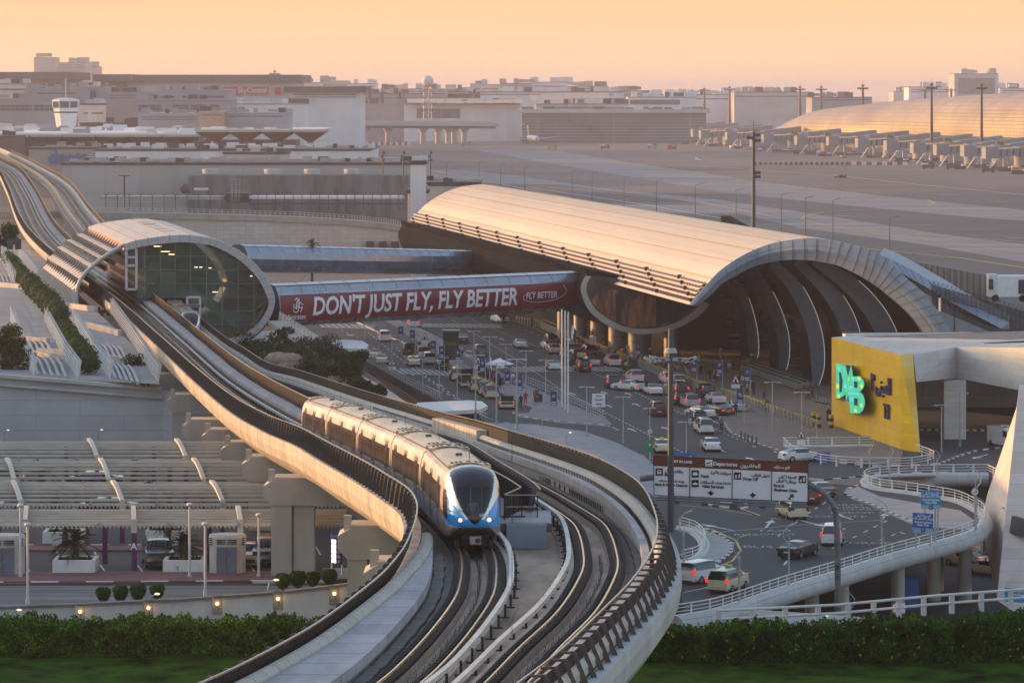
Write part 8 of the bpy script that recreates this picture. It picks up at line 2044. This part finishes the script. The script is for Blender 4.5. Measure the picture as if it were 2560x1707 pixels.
lf_h2 = leafm('leaf_hedge_pale', (.14, .27, .012))
hedge('long clipped green hedge along the lawn at bottom left', -30.5, -6.2, 205.6, 2.4, 8.7, lambda x: 10.5+.0*x, 26000, .10, 1, [lf_hedge, lf_hedge, lf_h2, lf_dark])
hedge('thick dark hedge with small yellow flowers at bottom right', 4.5, 31, 203.2, 2.6, 8.7, lambda x: 10.2+.035*(x-4), 30000, .105, 2, [lf_hedge, lf_dark, lf_dark, lf_hedge], flowers=70)
tp_ = thing('topiary', 'x', 'shrub', (0, 0, 0), 'round clipped shrubs along the ramp wall')
rnd = random.Random(5); m = MB(); m.ball((0, 0, .82), .52, mat('hedge_core', (.012, .03, .008)), 12, 8, (1, 1, 1.05)); leaves(m, (0, 0, .82), .60, 900, .075, [lf_lime, lf_lime, lf_hedge], rnd, (1, 1, 1.05), .8)
m.v = [(x*lerp(.62, 1.12, min(1, max(0, z_/1.25))), y*lerp(.62, 1.12, min(1, max(0, z_/1.25))), min(z_, 1.32+.04*math.sin(x*40))) for x, y, z_ in m.v]; m.build('crown', tp_, world=False); m = MB(); m.tube((0, 0, 0), (0, 0, .5), .07, bark); m.build('trunk', tp_, world=False)
tl = [(258, 1510), (301, 1509), (345, 1507), (393, 1503), (707, 1479), (745, 1475), (782, 1472), (823, 1468)]
for i, (u, v) in enumerate(tl):
 o = tp_ if i == 0 else copy_tree(tp_); D = 226-u*.008; p = P(u, v+2, D); o.location = (p.x, D, p.z); o.rotation_euler.z = i*1.1; s = .82+.04*(i % 3); o.scale = (s*.97, s, s); o['label'] = 'small round clipped shrub, '+['first', 'second', 'third', 'fourth'][i % 4]+(' of the left group of four' if i < 4 else ' of the group beside the big pier')
m = MB()
for a, b in (((200, 1514), (440, 1504)), ((660, 1486), (880, 1464))): m.bar(P(a[0], a[1], 226-a[0]*.008), P(b[0], b[1], 226-b[0]*.008), 1.2, .25, mat('soil', (.08, .05, .035), .9))
tag(m.build('planting_bed'), 'narrow strip of soil behind the ramp wall holding the round shrubs', 'planting bed')
def palm(label, loc, h, r, seed, n=34, group=None, dr=.5):
 rnd = random.Random(seed); root = thing('palm_tree', label, 'palm tree', loc, group)
 m = MB(); m.tube((0, 0, 0), (0, 0, h*.5), .26, bark, .2, n=10); m.tube((0, 0, h*.5), (.02, 0, h), .2, bark, .26, n=10)
 for k in range(30): a = rnd.uniform(0, 6.28); z_ = rnd.uniform(.1, h); m.bar((.2*math.cos(a), .2*math.sin(a), z_), (.34*math.cos(a), .34*math.sin(a), z_+.15), .08, .04, bark)
 m.build('trunk', root, world=False)
 m = MB()
 for k in range(n):
  a = rnd.uniform(0, 6.28); el = rnd.uniform(-.5, 1.3); L_ = r*rnd.uniform(.8, 1.05); d = Vector((math.cos(a)*math.cos(el), math.sin(a)*math.cos(el), math.sin(el))); base = Vector((0, 0, h)); pts = [base]
  for j in range(1, 6): t = j/5; pts.append(base+d*L_*t+Vector((0, 0, -dr*r*t*t)))
  m.path(pts, .02, lf_palm, 3)
  sd = d.cross(Vector((0, 0, 1))).normalized()
  for j in range(2, 16):
   t = j/15; i = min(4, int(t*5)); p = pts[i].lerp(pts[i+1], t*5-i)
   for s in (-1, 1):
    q = p+sd*s*.34*r/1.6*(1.15-t*.6)+d*.28+Vector((0, 0, -.12)); m.poly([p, p+d*.06, q], lf_palm)
 m.build('crown', root, world=False); return root
def pl_box(label, u0, u1, vt, vb, z=cz, soil=True):
 a, b = G(u0, vb, z), G(u1, vb, z); ztop = HC-(vt-VH)*a.y/F; root = thing('planter', label, 'planter', tuple(a), 'white planters in the car park'); m = MB(); m.bb(a.x, b.x, a.y, a.y+.25, z, ztop, white); m.bb(a.x, b.x, a.y+2.2, a.y+2.45, z, ztop, white); m.bb(a.x, a.x+.25, a.y+.25, a.y+2.2, z, ztop, white); m.bb(b.x-.25, b.x, a.y+.25, a.y+2.2, z, ztop, white); m.build('box_wall', root)
 m = MB(); m.bb(a.x+.25, b.x-.25, a.y+.25, a.y+2.2, z, ztop-.12, mat('soil', (.08, .05, .035), .9)); rnd = random.Random(int(u0))
 for k in range(500): p = Vector((rnd.uniform(a.x+.3, b.x-.3), a.y+rnd.uniform(.3, 2.1), ztop-.1)); leaves(m, p, .12, 1, .09, [lf_dark], rnd, shell=0)
 m.build('soil', root); return a, b, ztop
a, b, zt_ = pl_box('long white planter with a palm near the left shade post', 131, 237, 1400, 1436); palm('fan palm with shaggy crown in the left white planter', ((a.x+b.x)/2-.05, a.y+1.2, zt_-.1), 1.15, 1.75, 1, 40)
a, b, zt_ = pl_box('long white planter in front of the dark parked SUV', 407, 509, 1400, 1434); palm('fan palm in the planter beside the parked SUV', ((a.x+b.x)/2-.1, a.y+1.2, zt_-.1), 1.0, 1.6, 2, 34)
a, b, zt_ = pl_box('white planter in the second row at left', 106, 205, 1330, 1361); a, b, zt_ = pl_box('white planter in the second row behind the middle palm', 363, 461, 1326, 1360)
palm('low palm in the second row planter', ((a.x+b.x)/2, a.y+1.2, zt_-.1), .8, 1.5, 3, 26)
for i, (u, v, l) in enumerate(((104, 1163, 'palm crown poking between canopies, upper left'), (335, 1163, 'palm crown poking between canopies, upper middle'), (133, 1222, 'palm crown between the second and third canopies'), (382, 1218, 'palm crown between second and third canopies, right'), (163, 1282, 'palm crown just above the third canopy gap'), (420, 1285, 'palm crown by the third canopy gap, right'))):
 D = 31.5*F/(v+85-VH); p = P(u, v, D); palm(l, (p.x, D, cz), p.z-cz-.3, 1.5, 20+i, 24)
p = P(780, 612, 600); palm('date palm in front of the curved beige wall', (p.x, 600, 6), p.z-6+.2, 1.5, 9, 30)
def tree(label, u, v, D, r, hgt, seed, mats, n=1500, s=.16, group=None, zb=None, shape=(1, 1, .8), cat='tree', name='tree'):
 rnd = random.Random(seed); c = P(u, v, D); zb = c.z-hgt if zb is None else zb; root = thing(name, label, cat, (c.x, D, zb), group); H_ = c.z-zb
 m = MB(); m.tube((0, 0, 0), (0, 0, H_*.55), .16, bark, .1)
 for k in range(5): a = rnd.uniform(0, 6.28); m.tube((0, 0, H_*.5), (r*.6*math.cos(a), r*.6*math.sin(a), H_+r*.2*rnd.uniform(-1, 1)), .08, bark, .03)
 m.build('trunk', root, world=False)
 m = MB()
 for k in range(9):
  d = Vector((rnd.uniform(-1, 1), rnd.uniform(-1, 1), rnd.uniform(-.7, .8))); q = Vector((d.x*r*.62*shape[0], d.y*r*.62*shape[1], H_+d.z*r*.6*shape[2])); rr = r*rnd.uniform(.3, .5)
  leaves(m, q, rr, n//9, s, mats, rnd, (1, 1, .8), .3)
 m.build('crown', root, world=False); return root
TR_ = [(648, 870, 470, 3.6, 'dark leafy tree right of the station ring', lf_dark), (690, 895, 460, 2.6, 'bushy green shrub tree beside the rocks', lf_hedge), (765, 880, 455, 3.4, 'grey green olive tree before the white kiosk roof', lf_olive), (815, 870, 470, 2.8, 'dark olive tree touching the white kiosk roof', lf_olive), (850, 925, 440, 2.8, 'spiky dark shrub below the white kiosk', lf_dark), (782, 918, 440, 2.4, 'silvery spiky shrub near the rocks', lf_olive), (720, 850, 490, 3.0, 'dark tree under the bridge stairs', lf_dark), (900, 955, 425, 1.8, 'low grey shrub beside the sunken path', lf_olive), (935, 972, 425, 1.5, 'low grey shrub farther along the sunken path', lf_olive), (880, 905, 450, 2.2, 'dark shrub at the kiosk corner', lf_dark)]
for i, (u, v, D, r, l, mm) in enumerate(TR_): tree(l, u, v, D, r, r*1.1, 40+i, [mm, mm, lf_dark], 2200, .19, 'trees between the station and the road')
mb = MB(); rnd = random.Random(8); rk = mat('rock', (.42, .30, .23), .85, var=.2, scale=1.5, bump=.5, bscale=3)
for k in range(14): p = P(700+rnd.uniform(-14, 30), 905+rnd.uniform(-14, 20), 452); mb.ball(tuple(p), rnd.uniform(.7, 1.4), rk, 7, 5, (1.2, 1, .7))
tag(mb.build('rockery'), 'pile of tan rocks among the shrubs beside the viaduct', 'rockery')
mb = MB()
mb.fill([tuple(p) for p in [Vector((G(u, v, 2.0).x, G(u, v, 2.0).y, 2.0)) for u, v in [(560, 1010), (560, 850), (700, 800), (780, 830), (880, 900), (960, 960), (1060, 1040), (1000, 1100), (800, 1060)]]], mat('planting_ground', (.10, .085, .06), .95, var=.3, scale=.4)); struct('bank', mb)
mb = MB(); q = [Vector((G(u, v, 1.2).x, G(u, v, 1.2).y, 2.1)) for u, v in [(905, 955), (960, 985), (1090, 1075), (1040, 1085), (940, 1010), (880, 965)]]; mb.fill([tuple(p) for p in q], mat('path_concrete', (.34, .33, .32))); struct('path', mb)
st2 = thing('staircase', 'pale stairs with white railings descending right of the station ring', 'staircase', tuple(P(700, 830, 500)))
m = MB(); a, b = P(690, 806, 505), P(800, 880, 470)
m.bar(a, b, 2.2, .5, conc); m.build('flight', st2)
m = MB()
for y in (-1.1, 1.1):
 o_ = Vector((.5, y, .3))
 for h in (.35, .7, 1.1): m.bar(a+o_+Vector((0, 0, h)), b+o_+Vector((0, 0, h)), .05, .05, offw)
 for k in range(14): p = a.lerp(b, k/13)+o_; m.bar(p, p+Vector((0, 0, 1.1)), .05, .05, offw)
m.build('railing', st2)
# ---------------------------------------------------------------- shade canopies of the car park
shm = mat('canopy_slat', (.55, .50, .41), .6, var=.1, scale=.6); shl = mat('canopy_beam', (.62, .57, .46), .6, var=.08); purp = mat('purple_post', (.13, .025, .13), .5)
rowD = [243.0, 258.8, 274.8, 290.4]
armx = {0: [-22, 310, 574], 1: [-15, 22, 278, 528], 2: [0, 245, 481], 3: [-20, 215, 439]}
for ri, D in enumerate(rowD):
 u_arm = {0: [(44, 1288), (316, 1288), (582, 1288)], 1: [(14, 1213), (268, 1213), (519, 1213)], 2: [(0, 1156), (237, 1156), (474, 1156)], 3: [(209, 1106), (431, 1106)]}[ri]
 ordw = ['nearest', 'second', 'third', 'farthest'][ri]
 root = thing('shade_canopy', '%s of the four long slatted cream shade canopies' % ordw, 'canopy', tuple(P(250, 1200, D)), 'car park shade canopies')
 vt = (1279, 1214, 1157, 1108)[ri]; vb = (1312, 1262, 1208, 1150)[ri]
 ztop = HC-(vt-VH)*(D+4)/F; zfr = HC-(vb-VH)*D/F
 xl = (-80-1280)*D/F; xr = ((860, 860, 700, 620)[ri]-1280)*D/F
 m = MB(); ns = 7
 dpt = 4.4
 for k in range(ns):
  t = k/(ns-1); y = D+dpt*t; zc = lerp(zfr, ztop, math.sin(t*math.pi/2))
  m.bb(xl, xr, y-.06, y+.06, zc-.05, zc+.12, shl if k in (0, ns-1) else shm)
  nb = int((xr-xl)/.28)
  for j in range(nb): x = xl+j*.28; m.poly([(x, y-.04, zc-.02), (x+.16, y-.04, zc-.02), (x+.16, y+.42, zc+.07), (x, y+.42, zc+.07)], shm)
  if k == 0:
   for j in range(nb): x = xl+j*.28; m.poly([(x, y-.07, zc-.05), (x+.20, y-.07, zc-.05), (x+.10, y-.07, zc-.24)], shm)
 m.build('slatted_roof', root)
 for (u, v) in u_arm:
  p = P(u, v, D); m = MB(); n = 8; pts = [Vector((p.x+1.15*(1-t)-.1 if ri else p.x+.5*(1-t), D+dpt*t, lerp(zfr, ztop, math.sin(t*math.pi/2))+.28)) for t in [k/n for k in range(n+1)]]
  for a, b in zip(pts[:-1], pts[1:]): m.bar(a, b, .30, .22, shl)
  m.build('arm', root)
  px_ = p.x+(1.05 if ri else .5); m = MB(); m.bb(px_-.16, px_+.16, D-.1, D+.3, cz, zfr-.5, purp); m.bb(px_-.18, px_+.18, D-.12, D+.32, zfr-.5, zfr+.35, shl); ps = m.build('post', root)
  if ri == 0 and u == 316: text_mb('A', .62, white, face_frame((px_, D-.13, cz+1.7), (1, 0, 0)), .005, 'CENTER', .02).build('lettering', ps)
  m = MB(); m.bb(p.x-.16+8.6*0-1.9, p.x+.16-1.9, D+dpt, D+dpt+.3, cz, ztop-.3, purp); m.build('post', root)
 for k in range(5): x = xl+4+k*4.6; m = MB(); m.box((x, D-.16, zfr+.04), (.2, .16, .3), galv); m.build('junction_box', root)
def hut(u0, u1, vt, vb, label):
 a, b = G(u0, vb, cz), G(u1, vb, cz); r = (b.x-a.x)/2; cx = (a.x+b.x)/2; cy = a.y+r*.7; z1 = HC-(vt-VH)*a.y/F
 root = thing('plant_hut', label, 'hut', (cx, cy, cz), 'round white plant huts'); m = MB(); n = 24
 def ell(z_, k1=1.0): return [(cx+r*k1*math.cos(2*math.pi*k/n), cy+r*.7*k1*math.sin(2*math.pi*k/n), z_) for k in range(n)]
 m.grid([ell(cz, 1), ell(z1-.85, 1), ell(z1-.84, 1.03), ell(z1-.3, 1.04), ell(z1-.12, .98), ell(z1-.08, .5), ell(z1-.07, .01)], mat('hut_white', (.56, .53, .47), .75, var=.08, scale=1), True, False); m.build('wall', root)
 m = MB(); w_ = r*.56; m.bb(cx-w_, cx+w_, cy-r*.7-.04, cy-r*.45, cz, z1-.9, mat('door_grey', (.17, .19, .23), .5)); m.bb(cx-.015, cx+.015, cy-r*.7-.06, cy-r*.7, cz+.05, z1-.95, dgrey); m.box((cx+.15, cy-r*.7-.08, cz+1.0), (.05, .06, .2), steel); m.build('door', root)
 m = MB()
 for x0_, x1_ in ((-.55, -.04), (.04, .55)):
  for k in range(3): m.bb(cx+x0_*r*1.0, cx+x1_*r, cy-r*.74, cy-r*.6, z1-.70+k*.12, z1-.64+k*.12, blackm)
 for s in (-1, 1):
  for k in range(4): m.box((cx+s*r*.86, cy-r*.40, z1-.74+k*.13), (.3*r, .08, .06), blackm, -s*.9)
 m.build('louver_vent', root); return cx, cy, r
hut(521, 612, 1333, 1438, 'round white plant hut with grey double doors by the big pier'); hut(-45, 58, 1335, 1442, 'round white plant hut cut by the left frame edge')
m = MB(); p = G(606, 1405, cz); m.box((p.x, p.y-1.0, p.z+.4), (.22, .3, .7), redp); m.tube((p.x-.1, p.y-1.2, p.z+.5), (p.x-.1, p.y-1.15, p.z+.5), .2, redp, n=14); tag(m.build('hose_reel'), 'red fire hose reel beside the white plant hut', 'hose reel')
for u, vb, vt, l, hd in ((51, 1456, 1266, 'tall thin white lamp pole by the left hut', 0), (474, 1455, 1264, 'tall thin white lamp pole before the palm planter', 0), (647, 1454, 1290, 'thin white lamp pole beside the plant hut', 0), (69, 1518, 1314, 'white lamp pole with a dome head on the ramp at left', 1), (513, 1494, 1312, 'white lamp pole with a dome head on the ramp in the middle', 1)):
 D = 240.0 if vb < 1480 else 226; a, b = P(u, vb, D), P(u, vt, D); r = thing('street_lamp', l, 'street lamp', tuple(a), 'thin white car park lamps'); m = MB(); m.tube(a, b, .09, offw, .07, n=10); m.tube(a, a+Vector((0, 0, .5)), .13, offw); m.build('lamp_pole', r); m = MB(); m.ball(tuple(b+Vector((0, 0, .08))), .2, offw, 12, 6, (1.1, 1.1, .7))
 if hd: m.box(tuple(b+Vector((-.15, 0, .35))), (.4, .15, .12), galv); m.bar(b+Vector((0, 0, .1)), b+Vector((-.1, 0, .35)), .05, .05, galv)
 m.build('lamp_head', r)
lampon = mat('lamp_head_lit', (1, .95, .8), .4, emit=(1, .88, .6), estr=.6)
for u, v, l in ((35, 1525, 'small lit gooseneck lamp at the far left of the ramp wall'), (380, 1485, 'lit gooseneck lamp on the ramp wall, middle'), (678, 1450, 'lit gooseneck lamp on the ramp wall, right'), (13, 1098-22, 'small gooseneck lamp before the grey wall at the left edge'), (247, 1075, 'small gooseneck lamp before the grey wall'), (1418, 1082, 'small gooseneck lamp on the grey paved island'), (1590, 1140, 'small gooseneck lamp near the gantry sign'), (2060, 1540, 'small gooseneck lamp under the gantry pole')):
 D = 219 if v > 1440 else (350 if u < 300 else 420);
 if u == 2060: D = 262
 r = thing('gooseneck_lamp', l, 'lamp', tuple(P(u, v+40, D)), 'small gooseneck lamps'); s = D/219; m = MB(); b0 = P(u-4, v+62 if D == 219 else v+38, D)
 k = 1 if D == 219 else .55
 p0 = P(u-2*k, v+36*k, D); m.tube(b0, p0, .08, galv); m.path([p0, P(u-8*k, v+22*k, D), P(u-4*k, v+6*k, D), P(u+10*k, v, D)], .05*s**.5, galv, 6); m.build('lamp_pole', r)
 m = MB(); hp = P(u+13*k, v-1, D); m.ball(tuple(hp), .115*s*k, lampon, 10, 6, (1.5, 1, .6)); m.build('lamp_head', r)
tg = thing('terrace_building', 'grey panelled building with stepped roof terraces and skylights at left', 'building', tuple(P(200, 1000, 378)))
gw_ = mat('grey_wall_panel', (.56, .56, .555), .75, var=.07, scale=.25, brick=('XZ', 9, 1.55, .05, (.7, .7, .7), .5))
zf_ = lambda v, D: HC-(v-VH)*D/F
m = MB(); a, b = P(-80, 932, 378), P(405, 972, 378)
m.poly([(a.x, 378, 0), (b.x, 378, 0), (b.x, 378, b.z), (a.x, 378, a.z)], gw_); m.bar(a+Vector((0, -.2, 0)), b+Vector((0, -.2, 0)), .8, .35, conc_l); m.bar(P(-80, 955, 377.6), P(405, 994, 377.6), .3, .25, conc_l)
c0, d0_ = P(405, 972, 378), P(475, 1000, 372); m.poly([(c0.x, 378, 0), (d0_.x, 374, 0), (d0_.x, 374, d0_.z), (c0.x, 378, c0.z)], gw_); m.bb(P(470, 1000, 373).x, P(520, 1000, 373).x, 372, 374, 0, zf_(985, 373), conc); m.build('wall', tg)
TZ = 10.5
def TGp(u, v, z_=TZ): return Vector((G(u, v, z_).x, G(u, v, z_).y, z_))
m = MB(); m.fill([tuple(TGp(u, v)) for u, v in [(-60, 935), (-60, 590), (110, 600), (200, 740), (330, 860), (400, 960)]], mat('terrace_slab', (.30, .30, .305), .85, var=.12, scale=.3)); m.build('terrace_floor', tg)
m = MB(); beamm = mat('skylight_beam', (.42, .42, .42), .7, var=.08)
def ribs(u0, v0, u1, v1, n, dx=-26, dy=-50):
 for k in range(n):
  t = k/(n-1); a = TGp(lerp(u0, u1, t), lerp(v0, v1, t)); b = TGp(lerp(u0, u1, t)+dx, lerp(v0, v1, t)+dy); mid_ = (a+b)*.5+Vector((0, 0, .35)); m.bar(a, mid_, .28, .3, beamm); m.bar(mid_, b, .28, .3, beamm)
ribs(95, 937, 165, 945, 5); ribs(70, 885, 130, 890, 5, -20, -36); ribs(290, 948, 345, 958, 5, -26, -44); ribs(262, 895, 315, 900, 5, -22, -34); ribs(88, 708, 120, 712, 5, -14, -20); ribs(0, 705, 30, 708, 4, -10, -18)
for pa, pb in (((80, 892), (190, 905)), ((95, 885), (175, 890)), ((255, 902), (350, 912)), ((-60, 845), (120, 860)), ((-60, 712), (60, 722)), ((150, 800), (300, 840)), ((110, 760), (240, 780))): m.bar(TGp(*pa)+Vector((0, 0, .3)), TGp(*pb)+Vector((0, 0, .3)), .5, .8, conc_l)
m.build('skylight', tg)
m = MB()
def lat(pts, h=2.0):
 W_ = [TGp(u, v) for u, v in pts]
 for a, b in zip(W_[:-1], W_[1:]):
  for hh in (.35, .7, 1.05, 1.4, 1.8): m.bar(a+Vector((0, 0, hh)), b+Vector((0, 0, hh)), .05, .05, offw)
  n = int((b-a).length/1.1)
  for k in range(n+1): p = a.lerp(b, k/max(1, n)); m.bar(p, p+Vector((.35, 0, h)), .08, .08, offw)
lat([(25, 800), (60, 900), (85, 945)]); lat([(110, 805), (160, 900), (195, 950)]); lat([(180, 810), (230, 895), (275, 950)]); lat([(275, 780), (330, 860), (395, 960)]); lat([(46, 640), (95, 705)]); lat([(0, 650), (35, 712)])
m.build('lattice_railing', tg)
m = MB(); m.poly([TGp(0, 790)+Vector((0, 0, .02)), TGp(82, 800)+Vector((0, 0, .02)), TGp(55, 745)+Vector((0, 0, .02)), TGp(-20, 740)+Vector((0, 0, .02))], paveg); m.build('terrace_paving', tg)
rr = random.Random(11)
def shrub_row(label, pts, r, n, seed, grp):
 root = thing('shrub_row', label, 'hedge', tuple(TGp(*pts[0])), grp); W_ = [TGp(u, v, TZ) for u, v in pts]; L_ = [0]
 for a, b in zip(W_[:-1], W_[1:]): L_.append(L_[-1]+(b-a).length)
 for k in range(n):
  s = L_[-1]*k/(n-1); i = 0
  while i < len(L_)-2 and L_[i+1] < s: i += 1
  p = W_[i].lerp(W_[i+1], (s-L_[i])/(L_[i+1]-L_[i])); m = MB(); q = r*rr.uniform(.85, 1.1)
  m.ball((p.x, p.y, TZ+q*.9), q*.82, mat('hedge_core', (.012, .03, .008)), 9, 6); leaves(m, (p.x, p.y, TZ+q*.9), q, 340, .17, [lf_lime, lf_hedge, lf_dark], rr, (1, 1, .95), .78); m.build('shrub', root)
shrub_row('row of rounded green shrubs beside the terrace railing, near group', [(222, 935), (185, 880), (160, 838)], 1.35, 9, 1, 'planted rows on the terraces')
shrub_row('row of rounded green shrubs beside the station wall, middle group', [(148, 815), (120, 780), (75, 735)], 1.7, 10, 2, 'planted rows on the terraces')
shrub_row('row of low green shrubs at the far end of the terraces', [(62, 718), (40, 685), (20, 660)], 1.3, 10, 3, 'planted rows on the terraces')
for i, (u, v) in enumerate(((12, 838), (28, 868), (42, 905), (5, 880))): tree('ragged brownish tree at the left edge, '+['uppermost', 'second', 'lowest', 'leftmost'][i], u, v, 395, 2.2, 2.0, 70+i, [lf_dark, mat('leaf_brown', (.10, .075, .035), .8), lf_hedge], 1300, .17, 'ragged trees on the terrace')
for i, (u, v) in enumerate(((335, 905), (345, 930), (375, 945))): tree('small pine bush beneath the viaduct edge, '+['left', 'lower', 'right'][i], u, v, 400, 1.5, 1.5, 80+i, [lf_dark], 700, .14, 'pine bushes beside the viaduct')
tree('dark tree mass behind the terraces at the left edge', 0, 590, 600, 3.2, 3.5, 90, [lf_dark], 2500, .3)
m = MB()
for k in range(2): p = P(25+k*20, 605, 590); m.bb(p.x-.5, p.x+.5, 590, 590.3, p.z-1.2, p.z+.5, mat('dark_green_board', (.02, .05, .045), .5))
tag(m.build('notice_board'), 'two dark green boards at the foot of the far wall', 'sign')
# ---------------------------------------------------------------- camera, light, world
cam = bpy.data.cameras.new('camera'); co = bpy.data.objects.new('camera', cam); C.objects.link(co)
co.location = (0, 0, HC); co.rotation_euler = (R(90), 0, 0)
cam.sensor_width = 36; cam.lens = F/2560*36; cam.shift_y = -(853.5-VH)/2560
cam.clip_start = 5; cam.clip_end = 40000
sc.camera = co
SUN_AZ = R(-68); SUN_EL = R(7.5)     # azimuth from +Y, negative to the left
sd = Vector((math.sin(SUN_AZ)*math.cos(SUN_EL), math.cos(SUN_AZ)*math.cos(SUN_EL), math.sin(SUN_EL)))
sl = bpy.data.lights.new('sun', 'SUN'); so = bpy.data.objects.new('sun', sl); C.objects.link(so)
sl.energy = 3.9; sl.angle = R(.8); sl.color = (1, .50, .18)
so.rotation_euler = sd.to_track_quat('Z', 'Y').to_euler()
w = bpy.data.worlds.new('World'); sc.world = w; w.use_nodes = True
nt = w.node_tree; L = nt.links; bg = nt.nodes['Background']
sky = nd(nt, 'ShaderNodeTexSky', sky_type='NISHITA'); sky.sun_disc = False
sky.sun_elevation = SUN_EL; sky.sun_rotation = SUN_AZ; sky.dust_density = 3.0; sky.air_density = 1.2; sky.ozone_density = 2.0
tc = nd(nt, 'ShaderNodeTexCoord'); sx = nd(nt, 'ShaderNodeSeparateXYZ'); L.new(tc.outputs['Generated'], sx.inputs[0])
rp = nd(nt, 'ShaderNodeValToRGB'); e = rp.color_ramp.elements
e[0].position = 0.0; e[0].color = (1.14, .72, .39, 1); e[1].position = .25; e[1].color = (.42, .38, .42, 1)
q = e.new(.012); q.color = (1.08, .69, .38, 1); q = e.new(.03); q.color = (1.0, .60, .30, 1); q = e.new(.09); q.color = (.85, .58, .42, 1)
L.new(sx.outputs['Z'], rp.inputs[0])
fr = nd(nt, 'ShaderNodeMapRange'); fr.inputs[1].default_value = .028; fr.inputs[2].default_value = .16; fr.inputs[3].default_value = .92; fr.inputs[4].default_value = 0
L.new(sx.outputs['Z'], fr.inputs[0])
sc_ = nd(nt, 'ShaderNodeMix', data_type='RGBA', blend_type='MULTIPLY'); sc_.inputs[0].default_value = 1; sc_.inputs[7].default_value = (5.3, 5.3, 5.3, 1)
nz = nd(nt, 'ShaderNodeTexNoise'); nz.inputs['Scale'].default_value = 5; mpn = nd(nt, 'ShaderNodeMapping'); mpn.inputs['Scale'].default_value = (1, 1, 40); L.new(tc.outputs['Generated'], mpn.inputs[0]); L.new(mpn.outputs[0], nz.inputs[0])
nr = nd(nt, 'ShaderNodeMapRange'); nr.inputs[1].default_value = .3; nr.inputs[2].default_value = .7; nr.inputs[3].default_value = .955; nr.inputs[4].default_value = 1.035; L.new(nz.outputs[0], nr.inputs[0])
sv = nd(nt, 'ShaderNodeMix', data_type='RGBA', blend_type='MULTIPLY'); sv.inputs[0].default_value = 1; L.new(rp.outputs[0], sv.inputs[6]); L.new(nr.outputs[0], sv.inputs[7]); L.new(sv.outputs[2], sc_.inputs[6])
mx = nd(nt, 'ShaderNodeMix', data_type='RGBA'); L.new(fr.outputs[0], mx.inputs[0]); sk2 = nd(nt, 'ShaderNodeMix', data_type='RGBA', blend_type='MULTIPLY'); sk2.inputs[0].default_value = 1; sk2.inputs[7].default_value = (1.5, 1.6, 1.8, 1); L.new(sky.outputs[0], sk2.inputs[6]); sk3 = nd(nt, 'ShaderNodeMix', data_type='RGBA', blend_type='ADD'); sk3.inputs[0].default_value = 1; sk3.inputs[7].default_value = (1.0, .98, 1.0, 1); L.new(sk2.outputs[2], sk3.inputs[6]); L.new(sk3.outputs[2], mx.inputs[6]); L.new(sc_.outputs[2], mx.inputs[7])
L.new(mx.outputs[2], bg.inputs['Color']); bg.inputs['Strength'].default_value = .15
sc.view_settings.view_transform = 'Standard'; sc.view_settings.look = 'None'; sc.view_settings.gamma = 1; sc.view_settings.exposure = 0.5
sc.cycles.max_bounces = 6; sc.cycles.diffuse_bounces = 3; sc.cycles.glossy_bounces = 3; sc.cycles.transmission_bounces = 4
sc.cycles.transparent_max_bounces = 8; sc.cycles.volume_bounces = 1; sc.cycles.use_denoising = True
sc.cycles.sample_clamp_indirect = 4; sc.cycles.use_adaptive_sampling = True; sc.cycles.adaptive_threshold = .02
